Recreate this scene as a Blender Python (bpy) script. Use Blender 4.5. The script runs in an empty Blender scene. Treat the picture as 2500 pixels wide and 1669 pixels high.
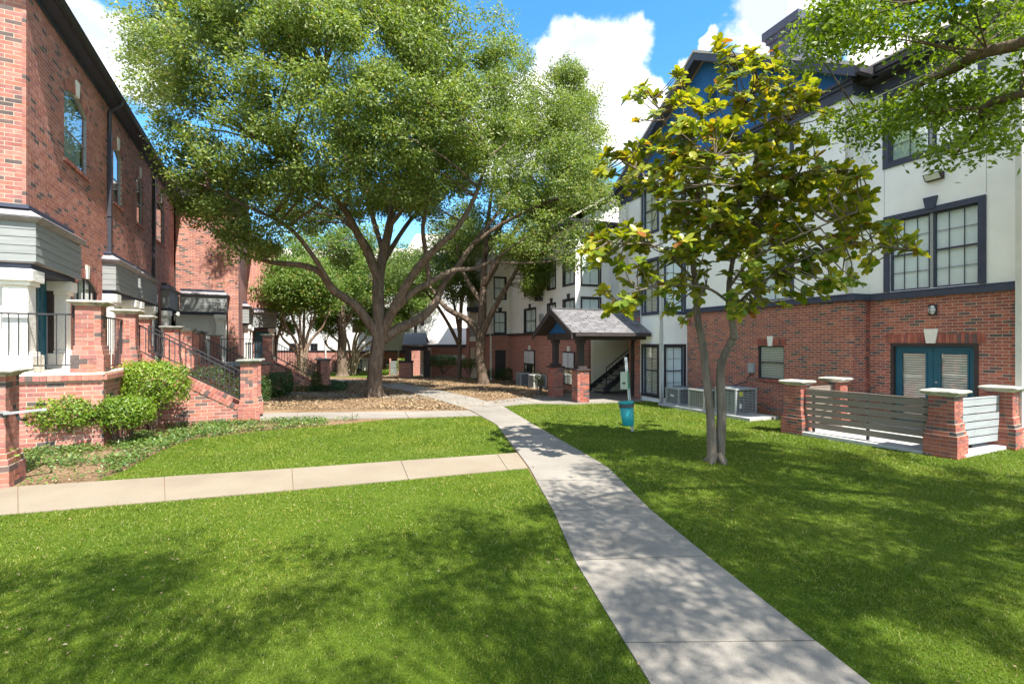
import bpy, math, random, colorsys
import numpy as np
from mathutils import Vector, Matrix
random.seed(7); rng = np.random.default_rng(11)
R = math.radians
sc = bpy.context.scene
COL = sc.collection

# ------------------------------------------------------------------ camera, sky, sun, exposure
F, CX, CY, H = 1180.0, 1250.0, 834.5, 2.0          # photo pixels (2500 wide); eye height in metres
cam = bpy.data.cameras.new('camera'); camo = bpy.data.objects.new('camera', cam); COL.objects.link(camo)
cam.sensor_width = 36.0; cam.lens = 36.0 * F / 2500.0; cam.clip_start = 0.05; cam.clip_end = 3000
camo.location = (0, 0, H); camo.rotation_euler = (R(90), 0, 0)
sc.camera = camo
SUN = Vector((0.380, -0.503, 1.0)).normalized()     # towards the sun
EL = math.asin(SUN.z); AZ = math.atan2(SUN.x, SUN.y)
sun = bpy.data.lights.new('sun', 'SUN'); suno = bpy.data.objects.new('sun', sun); COL.objects.link(suno)
sun.energy = 2.05; sun.angle = R(0.53); sun.color = (1.0, 0.955, 0.88)
suno.rotation_euler = SUN.to_track_quat('Z', 'Y').to_euler(); suno.location = (6, -8, 20)
vs = sc.view_settings; vs.view_transform = 'Standard'; vs.look = 'None'; vs.gamma = 1.0; vs.exposure = 2.63
try: vs.use_curve_mapping = False
except Exception: pass
sc.render.engine = 'CYCLES'
sc.cycles.max_bounces = 8; sc.cycles.transparent_max_bounces = 12; sc.cycles.diffuse_bounces = 4
sc.cycles.caustics_reflective = False; sc.cycles.caustics_refractive = False

def build_world():
    w = bpy.data.worlds.new('World'); sc.world = w; w.use_nodes = True
    nt = w.node_tree; N = nt.nodes; L = nt.links; N.clear()
    def nd(t, **k):
        n = N.new(t)
        for a, b in k.items(): setattr(n, a, b)
        return n
    def mth(op, a, b=None, clamp=False):
        n = nd('ShaderNodeMath', operation=op); n.use_clamp = clamp
        for i, x in enumerate((a, b)):
            if x is None: continue
            if isinstance(x, (int, float)): n.inputs[i].default_value = x
            else: L.new(x, n.inputs[i])
        return n.outputs[0]
    out = nd('ShaderNodeOutputWorld'); bg = nd('ShaderNodeBackground'); L.new(bg.outputs[0], out.inputs[0])
    sky = nd('ShaderNodeTexSky', sky_type='NISHITA'); sky.sun_disc = False
    sky.sun_elevation = EL; sky.sun_rotation = AZ; sky.altitude = 150; sky.air_density = 1.0; sky.dust_density = 0.25; sky.ozone_density = 2.6
    hs = nd('ShaderNodeHueSaturation'); hs.inputs['Saturation'].default_value = 1.28; hs.inputs['Value'].default_value = .41; hs.inputs['Hue'].default_value = 0.492
    L.new(sky.outputs[0], hs.inputs['Color'])
    tc = nd('ShaderNodeTexCoord')
    nrm = nd('ShaderNodeVectorMath', operation='NORMALIZE'); L.new(tc.outputs['Generated'], nrm.inputs[0])
    D = nrm.outputs[0]
    warp = nd('ShaderNodeTexNoise'); warp.inputs['Scale'].default_value = 9.0; warp.inputs['Detail'].default_value = 6; L.new(D, warp.inputs['Vector'])
    wm = nd('ShaderNodeVectorMath', operation='MULTIPLY_ADD'); L.new(warp.outputs['Color'], wm.inputs[0])
    wm.inputs[1].default_value = (.10, .10, .10); L.new(D, wm.inputs[2])
    wsub = nd('ShaderNodeVectorMath', operation='ADD'); L.new(wm.outputs[0], wsub.inputs[0]); wsub.inputs[1].default_value = (-.05, -.05, -.05)
    dens = None
    # cumulus heads: direction of each and its angular half width; further unseen ones follow as fill light
    heads = [((1375, 140), .06), ((1450, 128), .066), ((1525, 145), .066), ((1560, 220), .058), ((1500, 270), .085), ((1420, 280), .085), ((1340, 240), .075), ((1250, 330), .11), ((1545, 350), .06),
             ((1890, 40), .075), ((1945, 70), .085), ((2010, 20), .07), ((1880, 100), .04), ((2150, 150), .05), ((1740, 108), .018), ((1700, 155), .02),
             ((205, 45), .038), ((245, 85), .05), ((285, 125), .055), ((320, 90), .05), ((330, 170), .05)]
    dirs = [(Vector(((px - CX) / F, 1, (CY - py) / F)).normalized(), r) for (px, py), r in heads]
    rr = random.Random(5)
    for k in range(64):                               # unseen clouds in the rest of the sky, many added for fill light
        a = rr.uniform(.95, 5.4); e = rr.uniform(.18, 1.1)
        c = Vector((math.sin(a) * math.cos(e), math.cos(a) * math.cos(e), math.sin(e)))
        for q in range(2):
            dirs.append(((c + Vector((rr.uniform(-.12, .12), rr.uniform(-.12, .12), rr.uniform(-.03, .05)))).normalized(), rr.uniform(.07, .15)))
    for dvec, r in dirs:
        dist = nd('ShaderNodeVectorMath', operation='DISTANCE'); L.new(wsub.outputs[0], dist.inputs[0]); dist.inputs[1].default_value = dvec
        v = mth('SUBTRACT', 1.0, mth('DIVIDE', dist.outputs['Value'], r))
        dens = v if dens is None else mth('SMOOTH_MAX', dens, v)
        if dens is not v: dens.node.inputs[2].default_value = .25
    fine = nd('ShaderNodeTexNoise'); fine.inputs['Scale'].default_value = 26; fine.inputs['Detail'].default_value = 8; fine.inputs['Roughness'].default_value = .6; L.new(D, fine.inputs['Vector'])
    dens = mth('ADD', dens, mth('MULTIPLY', mth('SUBTRACT', fine.outputs['Fac'], .5), .75))
    mask = nd('ShaderNodeMapRange', interpolation_type='SMOOTHSTEP'); L.new(dens, mask.inputs[0]); mask.inputs[1].default_value = .0; mask.inputs[2].default_value = .34
    shade = nd('ShaderNodeTexNoise'); shade.inputs['Scale'].default_value = 7; shade.inputs['Detail'].default_value = 5; L.new(D, shade.inputs['Vector'])
    sh = nd('ShaderNodeMapRange'); L.new(mth('SUBTRACT', shade.outputs['Fac'], mth('MULTIPLY', dens, .12)), sh.inputs[0]); sh.inputs[1].default_value = .30; sh.inputs[2].default_value = .58
    cc = nd('ShaderNodeMix', data_type='RGBA'); L.new(sh.outputs[0], cc.inputs[0]); cc.inputs[6].default_value = (1.0, 1.09, 1.26, 1); cc.inputs[7].default_value = (2.9, 2.87, 2.8, 1)
    mx = nd('ShaderNodeMix', data_type='RGBA'); L.new(mask.outputs[0], mx.inputs[0]); L.new(hs.outputs[0], mx.inputs[6]); L.new(cc.outputs[2], mx.inputs[7])
    L.new(mx.outputs[2], bg.inputs['Color']); bg.inputs['Strength'].default_value = 0.15
build_world()

# ------------------------------------------------------------------ photo pixel -> place
def zg(y):                                            # the ground falls gently away from the camera
    z = -0.015 * max(0.0, min(y, 30) - 8)
    if y > 30: z -= 0.05 * (min(y, 45) - 30)
    return z
def ground(px, py):
    k = (py - CY) / F; lo, hi = .3, 120.0
    for _ in range(60):
        m = (lo + hi) / 2
        if H - k * m > zg(m): lo = m
        else: hi = m
    return Vector(((px - CX) / F * lo, lo, zg(lo)))
def at(px, py, Y): return Vector(((px - CX) / F * Y, Y, H + (CY - py) / F * Y))
def zpx(py, Y): return H + (CY - py) / F * Y
def hit(px, P, d):                                    # parameter along plan line P + a d where column px meets it
    r = (px - CX) / F
    return (r * P[1] - P[0]) / (d[0] - r * d[1])
V2 = lambda x, y: Vector((x, y))
TH = R(26.5)
LU = V2(-math.sin(TH), math.cos(TH)); LV = V2(math.cos(TH), math.sin(TH)); LA = V2(-7.81, 9.24)
def LP(s, t): return LA + LV * s + LU * t             # left building: s towards the court, t away
def LT(px, s): return hit(px, LP(s, 0), LU)
def LS(px, t): return hit(px, LP(0, t), LV)
TR = R(20)
RW = V2(-math.sin(TR), math.cos(TR)); RP = V2(math.cos(TR), math.sin(TR)); RJ = V2(8.236, 11.666)
def RQ(a, p): return RJ + RW * a + RP * p             # right building: a away, p into the building

# ------------------------------------------------------------------ materials
MATS = {}
def material(name, fn):
    m = bpy.data.materials.new(name); m.use_nodes = True
    nt = m.node_tree; nt.nodes.clear()
    out = nt.nodes.new('ShaderNodeOutputMaterial')
    fn(nt, out); MATS[name] = m
    return m
def NN(nt, t, **k):
    n = nt.nodes.new(t)
    for a, b in k.items(): setattr(n, a, b)
    return n
def ramp(nt, fac, stops, interp='LINEAR'):
    n = NN(nt, 'ShaderNodeValToRGB'); n.color_ramp.interpolation = interp
    e = n.color_ramp.elements
    while len(e) > 1: e.remove(e[-1])
    e[0].position = stops[0][0]; e[0].color = (*stops[0][1], 1)
    for p, c in stops[1:]:
        x = e.new(p); x.color = (*c, 1)
    nt.links.new(fac, n.inputs[0]); return n.outputs[0]
def rnd(nt):                                          # one random number for each object and each loose piece
    g = NN(nt, 'ShaderNodeNewGeometry'); o = NN(nt, 'ShaderNodeObjectInfo')
    a = NN(nt, 'ShaderNodeMath', operation='ADD'); nt.links.new(g.outputs['Random Per Island'], a.inputs[0]); nt.links.new(o.outputs['Random'], a.inputs[1])
    f = NN(nt, 'ShaderNodeMath', operation='FRACT'); nt.links.new(a.outputs[0], f.inputs[0]); return f.outputs[0]
def noise(nt, scale, detail=4, rough=.55, coord='Object', stretch=None, dist=0):
    t = NN(nt, 'ShaderNodeTexCoord'); n = NN(nt, 'ShaderNodeTexNoise')
    n.inputs['Scale'].default_value = scale; n.inputs['Detail'].default_value = detail; n.inputs['Roughness'].default_value = rough; n.inputs['Distortion'].default_value = dist
    g = NN(nt, 'ShaderNodeNewGeometry')
    src = g.outputs['Position'] if coord == 'World' else t.outputs[coord]
    if stretch:
        mp = NN(nt, 'ShaderNodeMapping'); mp.inputs['Scale'].default_value = stretch; nt.links.new(src, mp.inputs[0]); src = mp.outputs[0]
    nt.links.new(src, n.inputs['Vector']); return n.outputs['Fac']
def mixc(nt, fac, a, b, mode='MIX'):
    n = NN(nt, 'ShaderNodeMix', data_type='RGBA', blend_type=mode)
    for i, x in ((0, fac), (6, a), (7, b)):
        if isinstance(x, (int, float)): n.inputs[i].default_value = x
        elif isinstance(x, tuple): n.inputs[i].default_value = (*x, 1)
        else: nt.links.new(x, n.inputs[i])
    return n.outputs[2]
def bump(nt, h, strength, dist):
    b = NN(nt, 'ShaderNodeBump'); b.inputs['Strength'].default_value = strength; b.inputs['Distance'].default_value = dist
    nt.links.new(h, b.inputs['Height']); return b.outputs[0]
def principled(nt, out, color, rough=.7, spec=.4, normal=None, metallic=0):
    p = NN(nt, 'ShaderNodeBsdfPrincipled'); p.inputs['Roughness'].default_value = rough if isinstance(rough, (int, float)) else .5
    if not isinstance(rough, (int, float)): nt.links.new(rough, p.inputs['Roughness'])
    p.inputs['Specular IOR Level'].default_value = spec; p.inputs['Metallic'].default_value = metallic
    if isinstance(color, tuple): p.inputs['Base Color'].default_value = (*color, 1)
    else: nt.links.new(color, p.inputs['Base Color'])
    if normal is not None: nt.links.new(normal, p.inputs['Normal'])
    nt.links.new(p.outputs[0], out.inputs[0]); return p

def brickmat(name, reds, dark=.11):
    def fn(nt, out):
        r = rnd(nt)
        stops = [(0, (.115, .090, .086)), (dark * .5, (.155, .106, .098)), (dark, reds[0])]
        n = len(reds)
        for i in range(1, n): stops.append((dark + (1 - dark) * i / n, reds[i]))
        base = ramp(nt, r, stops, 'CONSTANT')
        nz = noise(nt, 9, 6, .65, 'World'); nb = noise(nt, .7, 3, .5, 'World')
        c = mixc(nt, 1.0, base, ramp(nt, nz, [(.3, (.72, .72, .74)), (.7, (1.18, 1.14, 1.1))]), 'MULTIPLY')
        c = mixc(nt, 1.0, c, ramp(nt, nb, [(.3, (.86, .84, .84)), (.7, (1.1, 1.1, 1.08))]), 'MULTIPLY')
        principled(nt, out, c, .85, .25, bump(nt, noise(nt, 60, 4, .7, 'World'), .18, .002))
    material(name, fn)
brickmat('brick_left', [(.38, .150, .114), (.43, .186, .145), (.33, .126, .104), (.46, .214, .172), (.37, .157, .130), (.41, .168, .120), (.32, .140, .124)], .095)
brickmat('brick_right', [(.35, .105, .074), (.40, .128, .088), (.31, .095, .076), (.43, .150, .106), (.34, .115, .084), (.28, .100, .086)], .13)
def simple(name, color, rough=.7, spec=.35, nscale=None, var=.12, bumps=0, bdist=.004, coord='World', bscale=None, metallic=0, stretch=None):
    def fn(nt, out):
        c = color; nrm = None
        if nscale:
            nz = noise(nt, nscale, 5, .6, coord, stretch)
            c = ramp(nt, nz, [(.3, tuple(x * (1 - var) for x in color)), (.7, tuple(min(1, x * (1 + var)) for x in color))])
        if bumps: nrm = bump(nt, noise(nt, bscale or nscale or 40, 4, .6, coord, stretch), bumps, bdist)
        principled(nt, out, c, rough, spec, nrm, metallic)
    return material(name, fn)
simple('mortar', (.43, .355, .28), .95, .1, 14, .14, .15, .002)
simple('stucco_white', (.84, .83, .80), .9, .2, 1.6, .05, .55, .006, bscale=45)
simple('stucco_rough', (.78, .755, .70), .9, .2, 1.2, .07, .9, .02, bscale=22)
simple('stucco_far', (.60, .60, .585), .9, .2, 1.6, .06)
simple('stucco_cream', (.74, .67, .54), .9, .2, 1.3, .06, .4, .005, bscale=45)
simple('trim_slate', (.050, .057, .088), .6, .35, 3, .16, .25, .002, bscale=60)
simple('trim_dark', (.032, .028, .032), .55, .4, 4, .2, .2, .002, bscale=50)
simple('brown_timber', (.048, .036, .034), .7, .3, 5, .2, .3, .003, bscale=30)
simple('blue_siding', (.018, .105, .27), .75, .3, 2.5, .12, .6, .006, bscale=50)
simple('teal_door', (.008, .088, .130), .45, .5, 3, .1, .15, .002, bscale=30)
simple('keystone', (.76, .73, .66), .9, .2, 6, .06, .4, .003, bscale=50)
def capmat(nt, out):
    nz = noise(nt, 5, 6, .65, 'World'); c = ramp(nt, nz, [(.35, (.22, .22, .19)), (.5, (.42, .39, .32)), (.62, (.60, .55, .45))])
    principled(nt, out, c, .95, .15, bump(nt, noise(nt, 30, 5, .6, 'World'), .6, .006))
material('capstone', capmat)
def capold(nt, out):
    nz = noise(nt, 6, 6, .7, 'World'); c = ramp(nt, nz, [(.35, (.11, .12, .105)), (.55, (.21, .215, .185)), (.7, (.36, .34, .28))])
    principled(nt, out, c, .95, .15, bump(nt, noise(nt, 30, 5, .6, 'World'), .6, .006))
material('capstone_weathered', capold)
simple('plank_grey', (.24, .25, .245), .7, .3, 2.2, .13, .35, .003, stretch=(1, 1, 9))
simple('cornice_grey', (.27, .25, .265), .9, .2, 3, .2, 1.0, .03, bscale=16)
simple('fence_taupe', (.225, .183, .15), .65, .3, 2.4, .12, .3, .002, stretch=(1, 1, 10))
simple('fence_grey', (.30, .315, .32), .65, .3, 2.4, .12, .3, .002, stretch=(1, 1, 10))
simple('iron', (.030, .028, .030), .5, .45, 12, .25, .2, .001)
simple('metal_grey', (.30, .31, .315), .45, .5, 8, .15, 0)
simple('metal_beige', (.40, .385, .345), .5, .45, 6, .12, 0)
simple('metal_galv', (.45, .46, .47), .42, .5, 20, .15, 0, metallic=.6)
simple('grille_dark', (.065, .066, .068), .6, .3)
simple('blind', (.78, .75, .67), .6, .3)
simple('curtain', (.84, .91, .93), .85, .2, 5, .05)
simple('dark_backing', (.055, .052, .048), .95, .1)  # near-black, puts the unlit depth behind openings into the colour
simple('concrete_pad', (.42, .41, .39), .95, .2, 5, .14, .4, .004, bscale=60)
simple('deck_concrete', (.62, .55, .43), .95, .2, 3, .12, .3, .004, bscale=60)
simple('step_brick', (.24, .10, .08), .9, .2, 8, .2, .4, .004)
simple('green_box', (.03, .20, .12), .45, .45, 6, .15)
simple('green_pale', (.36, .40, .30), .5, .4, 6, .12)
simple('teal_bin', (.015, .30, .31), .42, .5, 4, .1)
simple('liner', (.05, .055, .06), .35, .5, 30, .3, .6, .01)
simple('white_plastic', (.72, .71, .68), .5, .4)
simple('lamp_glass', (.66, .68, .68), .25, .5)
simple('sign_orange', (.62, .24, .14), .5, .3)
simple('sign_yellow', (.55, .50, .12), .5, .3)
simple('red_box', (.34, .08, .08), .5, .4)
simple('mail_metal', (.60, .58, .55), .45, .4)
simple('downspout_dark', (.040, .040, .052), .5, .4, 5, .2)
simple('downspout_light', (.62, .60, .55), .6, .3, 4, .08)
def shingle(name, a, b):
    def fn(nt, out):
        c = ramp(nt, rnd(nt), [(0, a), (1, b)])
        c = mixc(nt, 1.0, c, ramp(nt, noise(nt, 90, 3, .7, 'World'), [(.3, (.75, .75, .76)), (.7, (1.22, 1.2, 1.18))]), 'MULTIPLY')
        principled(nt, out, c, .95, .15, bump(nt, noise(nt, 120, 3, .6, 'World'), .5, .003))
    material(name, fn)
shingle('shingle_grey', (.115, .112, .118), (.19, .184, .186))
shingle('shingle_pale', (.42, .37, .33), (.55, .49, .44))
def walkmat(name, c0, c1, c2):
    def fn(nt, out):
        big = noise(nt, .8, 5, .6, 'World'); fine = noise(nt, 140, 3, .7, 'World')
        c = ramp(nt, big, [(.3, c0), (.5, c1), (.72, c2)])
        c = mixc(nt, 1.0, c, ramp(nt, fine, [(.3, (.78, .78, .78)), (.7, (1.18, 1.18, 1.18))]), 'MULTIPLY')
        st = noise(nt, 3.2, 6, .7, 'World', None, .6)
        c = mixc(nt, ramp(nt, st, [(.60, (0, 0, 0)), (.72, (.30, .30, .30))]), c, (.17, .155, .14))
        principled(nt, out, c, .95, .2, bump(nt, fine, .35, .003))
    material(name, fn)
walkmat('walk_grey', (.188, .170, .145), (.232, .210, .180), (.28, .252, .215))
walkmat('walk_sand', (.205, .166, .12), (.235, .194, .14), (.262, .221, .165))
def soilmat(nt, out):
    big = noise(nt, .6, 6, .6, 'World'); fine = noise(nt, 26, 6, .7, 'World')
    c = ramp(nt, big, [(.3, (.13, .085, .05)), (.5, (.20, .135, .08)), (.7, (.30, .21, .13))])
    c = mixc(nt, 1.0, c, ramp(nt, fine, [(.3, (.5, .5, .5)), (.7, (1.4, 1.35, 1.3))]), 'MULTIPLY')
    principled(nt, out, c, 1.0, .1, bump(nt, fine, .8, .02))
material('soil', soilmat)
def lawnmat(nt, out):
    big = noise(nt, .9, 5, .6, 'World'); fine = noise(nt, 55, 5, .75, 'World')
    c = ramp(nt, big, [(.3, (.060, .110, .010)), (.5, (.085, .140, .013)), (.7, (.115, .165, .022))])
    c = mixc(nt, 1.0, c, ramp(nt, fine, [(.3, (.45, .5, .4)), (.7, (1.35, 1.3, 1.2))]), 'MULTIPLY')
    principled(nt, out, c, 1.0, .1, bump(nt, fine, .9, .03))
material('lawn', lawnmat)
def bladefn(nt, out):
    r = rnd(nt); big = noise(nt, .55, 5, .65, 'World')
    c = ramp(nt, r, [(0, (.080, .126, .010)), (.45, (.132, .182, .014)), (.80, (.188, .230, .026)), (.93, (.22, .24, .045)), (1, (.32, .29, .12))])
    c = mixc(nt, 1.0, c, ramp(nt, big, [(.3, (.70, .84, .72)), (.50, (1, 1, 1)), (.68, (1.38, 1.18, 1.15))]), 'MULTIPLY')
    d = NN(nt, 'ShaderNodeBsdfPrincipled'); d.inputs['Roughness'].default_value = .5; d.inputs['Specular IOR Level'].default_value = .3; nt.links.new(c, d.inputs['Base Color'])
    t = NN(nt, 'ShaderNodeBsdfTranslucent'); nt.links.new(mixc(nt, 1.0, c, (1.2, 1.25, .6), 'MULTIPLY'), t.inputs['Color'])
    m = NN(nt, 'ShaderNodeMixShader'); m.inputs[0].default_value = .35; nt.links.new(d.outputs[0], m.inputs[1]); nt.links.new(t.outputs[0], m.inputs[2]); nt.links.new(m.outputs[0], out.inputs[0])
material('grass_blade', bladefn)
def leafmat(name, stops, rough=.38, spec=.5, trans=.35, tcol=(1.25, 1.3, .5), patch=1.1):
    def fn(nt, out):
        r = rnd(nt); c = ramp(nt, r, stops)
        c = mixc(nt, 1.0, c, ramp(nt, noise(nt, patch, 3, .6, 'World'), [(.36, (.74, .80, .80)), (.64, (1.24, 1.18, 1.12))]), 'MULTIPLY')
        d = NN(nt, 'ShaderNodeBsdfPrincipled'); d.inputs['Roughness'].default_value = rough; d.inputs['Specular IOR Level'].default_value = spec; nt.links.new(c, d.inputs['Base Color'])
        t = NN(nt, 'ShaderNodeBsdfTranslucent'); nt.links.new(mixc(nt, 1.0, c, tcol, 'MULTIPLY'), t.inputs['Color'])
        m = NN(nt, 'ShaderNodeMixShader'); m.inputs[0].default_value = trans; nt.links.new(d.outputs[0], m.inputs[1]); nt.links.new(t.outputs[0], m.inputs[2]); nt.links.new(m.outputs[0], out.inputs[0])
    material(name, fn)
leafmat('leaf_oak', [(0, (.100, .152, .026)), (.5, (.165, .228, .046)), (.9, (.245, .305, .075)), (1, (.29, .24, .07))], .42, .45, .46, (1.25, 1.3, .5))
leafmat('leaf_oak_far', [(0, (.070, .120, .024)), (.5, (.110, .170, .036)), (1, (.165, .225, .05))], .45, .4, .46)
leafmat('leaf_myrtle', [(0, (.075, .140, .020)), (.5, (.125, .205, .030)), (.93, (.18, .26, .045)), (1, (.30, .14, .06))], .45, .4, .4)
leafmat('leaf_elm', [(0, (.085, .145, .012)), (.5, (.135, .205, .018)), (1, (.195, .260, .030))], .45, .35, .5, (1.4, 1.4, .4))
leafmat('leaf_magnolia', [(0, (.090, .155, .018)), (.35, (.190, .245, .024)), (.70, (.310, .330, .032)), (.95, (.42, .39, .050)), (.985, (.27, .12, .03)), (1, (.28, .11, .03))], .30, .42, .42, (1.4, 1.25, .3))
leafmat('leaf_shrub', [(0, (.085, .165, .012)), (.5, (.160, .255, .020)), (1, (.250, .335, .035))], .42, .45, .35)
leafmat('leaf_hedge', [(0, (.025, .065, .016)), (.5, (.042, .100, .022)), (1, (.085, .140, .030))], .45, .4, .3)
leafmat('leaf_cover', [(0, (.055, .115, .025)), (.5, (.095, .170, .035)), (.9, (.160, .225, .050)), (1, (.25, .24, .07))], .4, .45, .3)
leafmat('leaf_litter', [(0, (.15, .098, .058)), (.4, (.235, .165, .098)), (.8, (.34, .25, .155)), (1, (.43, .34, .22))], .8, .2, .12, (1, .9, .7))
def barkmat(name, c0, c1, c2, vs=6):
    def fn(nt, out):
        nz = noise(nt, vs, 6, .7, 'World', (1, 1, .22)); big = noise(nt, 1.6, 4, .6, 'World')
        c = ramp(nt, nz, [(.3, c0), (.52, c1), (.75, c2)])
        c = mixc(nt, 1.0, c, ramp(nt, big, [(.3, (.8, .8, .8)), (.7, (1.15, 1.12, 1.1))]), 'MULTIPLY')
        principled(nt, out, c, .95, .15, bump(nt, nz, 1.0, .06))
    material(name, fn)
barkmat('bark_oak', (.075, .055, .040), (.155, .115, .085), (.26, .20, .155), 9)
barkmat('bark_magnolia', (.095, .078, .060), (.185, .152, .12), (.29, .245, .20), 6)
barkmat('bark_myrtle', (.22, .16, .115), (.34, .26, .19), (.44, .35, .27), 4)
barkmat('bark_twig', (.10, .075, .055), (.16, .12, .09), (.22, .17, .13), 9)
def glassfn(tint, rmin):
    def fn(nt, out):
        tr = NN(nt, 'ShaderNodeBsdfTransparent'); tr.inputs[0].default_value = (*tint, 1)
        gl = NN(nt, 'ShaderNodeBsdfGlossy'); gl.inputs['Roughness'].default_value = .015; gl.inputs['Color'].default_value = (.92, .96, .95, 1)
        b = bump(nt, noise(nt, 1.3, 2, .5, 'World'), .035, .02); nt.links.new(b, gl.inputs['Normal'])
        lw = NN(nt, 'ShaderNodeLayerWeight'); fr = NN(nt, 'ShaderNodeMath', operation='POWER'); nt.links.new(lw.outputs['Facing'], fr.inputs[0]); fr.inputs[1].default_value = 4.2
        mr = NN(nt, 'ShaderNodeMapRange'); nt.links.new(fr.outputs[0], mr.inputs[0]); mr.inputs[3].default_value = rmin; mr.inputs[4].default_value = 1.0
        m = NN(nt, 'ShaderNodeMixShader'); nt.links.new(mr.outputs[0], m.inputs[0]); nt.links.new(tr.outputs[0], m.inputs[1]); nt.links.new(gl.outputs[0], m.inputs[2]); nt.links.new(m.outputs[0], out.inputs[0])
    return fn
material('glass', glassfn((.95, .985, .98), .11))
material('glass_bright', glassfn((.80, .88, .86), .34))
def brickflat(nt, out):                               # walls too far away to tell the bricks apart
    t = NN(nt, 'ShaderNodeTexCoord'); g = NN(nt, 'ShaderNodeNewGeometry')
    sx = NN(nt, 'ShaderNodeSeparateXYZ'); nt.links.new(g.outputs['Position'], sx.inputs[0])
    ad = NN(nt, 'ShaderNodeMath', operation='MULTIPLY_ADD'); nt.links.new(sx.outputs[1], ad.inputs[0]); ad.inputs[1].default_value = -.9; nt.links.new(sx.outputs[0], ad.inputs[2])
    cb = NN(nt, 'ShaderNodeCombineXYZ'); nt.links.new(ad.outputs[0], cb.inputs[0]); nt.links.new(sx.outputs[2], cb.inputs[1])
    b = NN(nt, 'ShaderNodeTexBrick'); nt.links.new(cb.outputs[0], b.inputs['Vector']); b.inputs['Scale'].default_value = 1.0
    b.inputs['Brick Width'].default_value = .21; b.inputs['Row Height'].default_value = .07; b.inputs['Mortar Size'].default_value = .006; b.inputs['Bias'].default_value = -.2
    b.inputs['Color1'].default_value = (.42, .155, .115, 1); b.inputs['Color2'].default_value = (.27, .10, .082, 1); b.inputs['Mortar'].default_value = (.52, .43, .35, 1)
    principled(nt, out, b.outputs['Color'], .9, .2)
material('brick_far', brickflat)
def M(n): return MATS[n]

# ------------------------------------------------------------------ mesh helpers
ORG = {}
def v3(p, z): return Vector((p[0], p[1], z))
class MB:
    def __init__(s): s.v = []; s.f = []
    def poly(s, pts):
        n = len(s.v); s.v += [tuple(p) for p in pts]; s.f.append(tuple(range(n, n + len(pts))))
    def box(s, o, A, B, a0, a1, b0, b1, z0, z1):      # plan axes A, B (2-D unit vectors) from plan point o
        if A[0] * B[1] - A[1] * B[0] < 0: A, B, a0, a1, b0, b1 = B, A, b0, b1, a0, a1
        n = len(s.v)
        for z in (z0, z1):
            for a, b in ((a0, b0), (a1, b0), (a1, b1), (a0, b1)):
                s.v.append((o[0] + A[0] * a + B[0] * b, o[1] + A[1] * a + B[1] * b, z))
        for q in ((3, 2, 1, 0), (4, 5, 6, 7), (0, 1, 5, 4), (1, 2, 6, 5), (2, 3, 7, 6), (3, 0, 4, 7)): s.f.append(tuple(n + i for i in q))
        return s
    def hexa(s, P):                                   # eight corners: bottom 0-3 anticlockwise, top 4-7
        n = len(s.v); s.v += [tuple(p) for p in P]
        for q in ((3, 2, 1, 0), (4, 5, 6, 7), (0, 1, 5, 4), (1, 2, 6, 5), (2, 3, 7, 6), (3, 0, 4, 7)): s.f.append(tuple(n + i for i in q))
        return s
    def prism(s, pts, z0, z1):                        # plan polygon anticlockwise; z0, z1 numbers or functions of the point
        n = len(s.v); k = len(pts)
        g = lambda z, p: z(p) if callable(z) else z
        s.v += [(p[0], p[1], g(z0, p)) for p in pts] + [(p[0], p[1], g(z1, p)) for p in pts]
        s.f.append(tuple(n + i for i in reversed(range(k)))); s.f.append(tuple(n + k + i for i in range(k)))
        for i in range(k): j = (i + 1) % k; s.f.append((n + i, n + j, n + k + j, n + k + i))
        return s
    def tube(s, pts, rad, n=8, cap=True):
        pts = [Vector(p) for p in pts]; m = len(pts)
        if isinstance(rad, (int, float)): rad = [rad] * m
        base = len(s.v); up = None
        for i, p in enumerate(pts):
            t = (pts[min(i + 1, m - 1)] - pts[max(i - 1, 0)]).normalized()
            if up is None:
                up = Vector((0, 0, 1)) if abs(t.z) < .9 else Vector((1, 0, 0))
            x = t.cross(up).normalized(); up = x.cross(t).normalized()
            for k in range(n):
                a = 2 * math.pi * k / n; q = p + (x * math.cos(a) + up * math.sin(a)) * rad[i]; s.v.append(tuple(q))
        for i in range(m - 1):
            for k in range(n):
                a = base + i * n + k; b = base + i * n + (k + 1) % n; s.f.append((a, b, b + n, a + n))
        if cap:
            s.f.append(tuple(base + k for k in reversed(range(n)))); s.f.append(tuple(base + (m - 1) * n + k for k in range(n)))
        return s
    def lathe(s, c, prof, n=20):                      # prof: (radius, z)
        base = len(s.v)
        for r, z in prof:
            for k in range(n): a = 2 * math.pi * k / n; s.v.append((c[0] + r * math.cos(a), c[1] + r * math.sin(a), z))
        for i in range(len(prof) - 1):
            for k in range(n): a = base + i * n + k; b = base + i * n + (k + 1) % n; s.f.append((a, b, b + n, a + n))
        s.f.append(tuple(base + k for k in reversed(range(n)))); s.f.append(tuple(base + (len(prof) - 1) * n + k for k in range(n)))
        return s
    def build(s, name, mat, parent=None, smooth=False, bevel=0):
        me = bpy.data.meshes.new(name); o0 = ORG.get(parent, Vector((0, 0, 0))) if parent else Vector((0, 0, 0))
        me.from_pydata([(x - o0.x, y - o0.y, z - o0.z) for x, y, z in s.v], [], s.f)
        me.materials.append(M(mat))
        if smooth: me.polygons.foreach_set('use_smooth', [True] * len(me.polygons))
        me.update(); o = bpy.data.objects.new(name, me); COL.objects.link(o)
        if parent: o.parent = parent; ORG[o] = o0
        else: ORG[o] = Vector((0, 0, 0))
        if bevel:
            b = o.modifiers.new('bevel', 'BEVEL'); b.width = bevel; b.segments = 2; b.limit_method = 'ANGLE'
        return o
UB = {}
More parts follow.
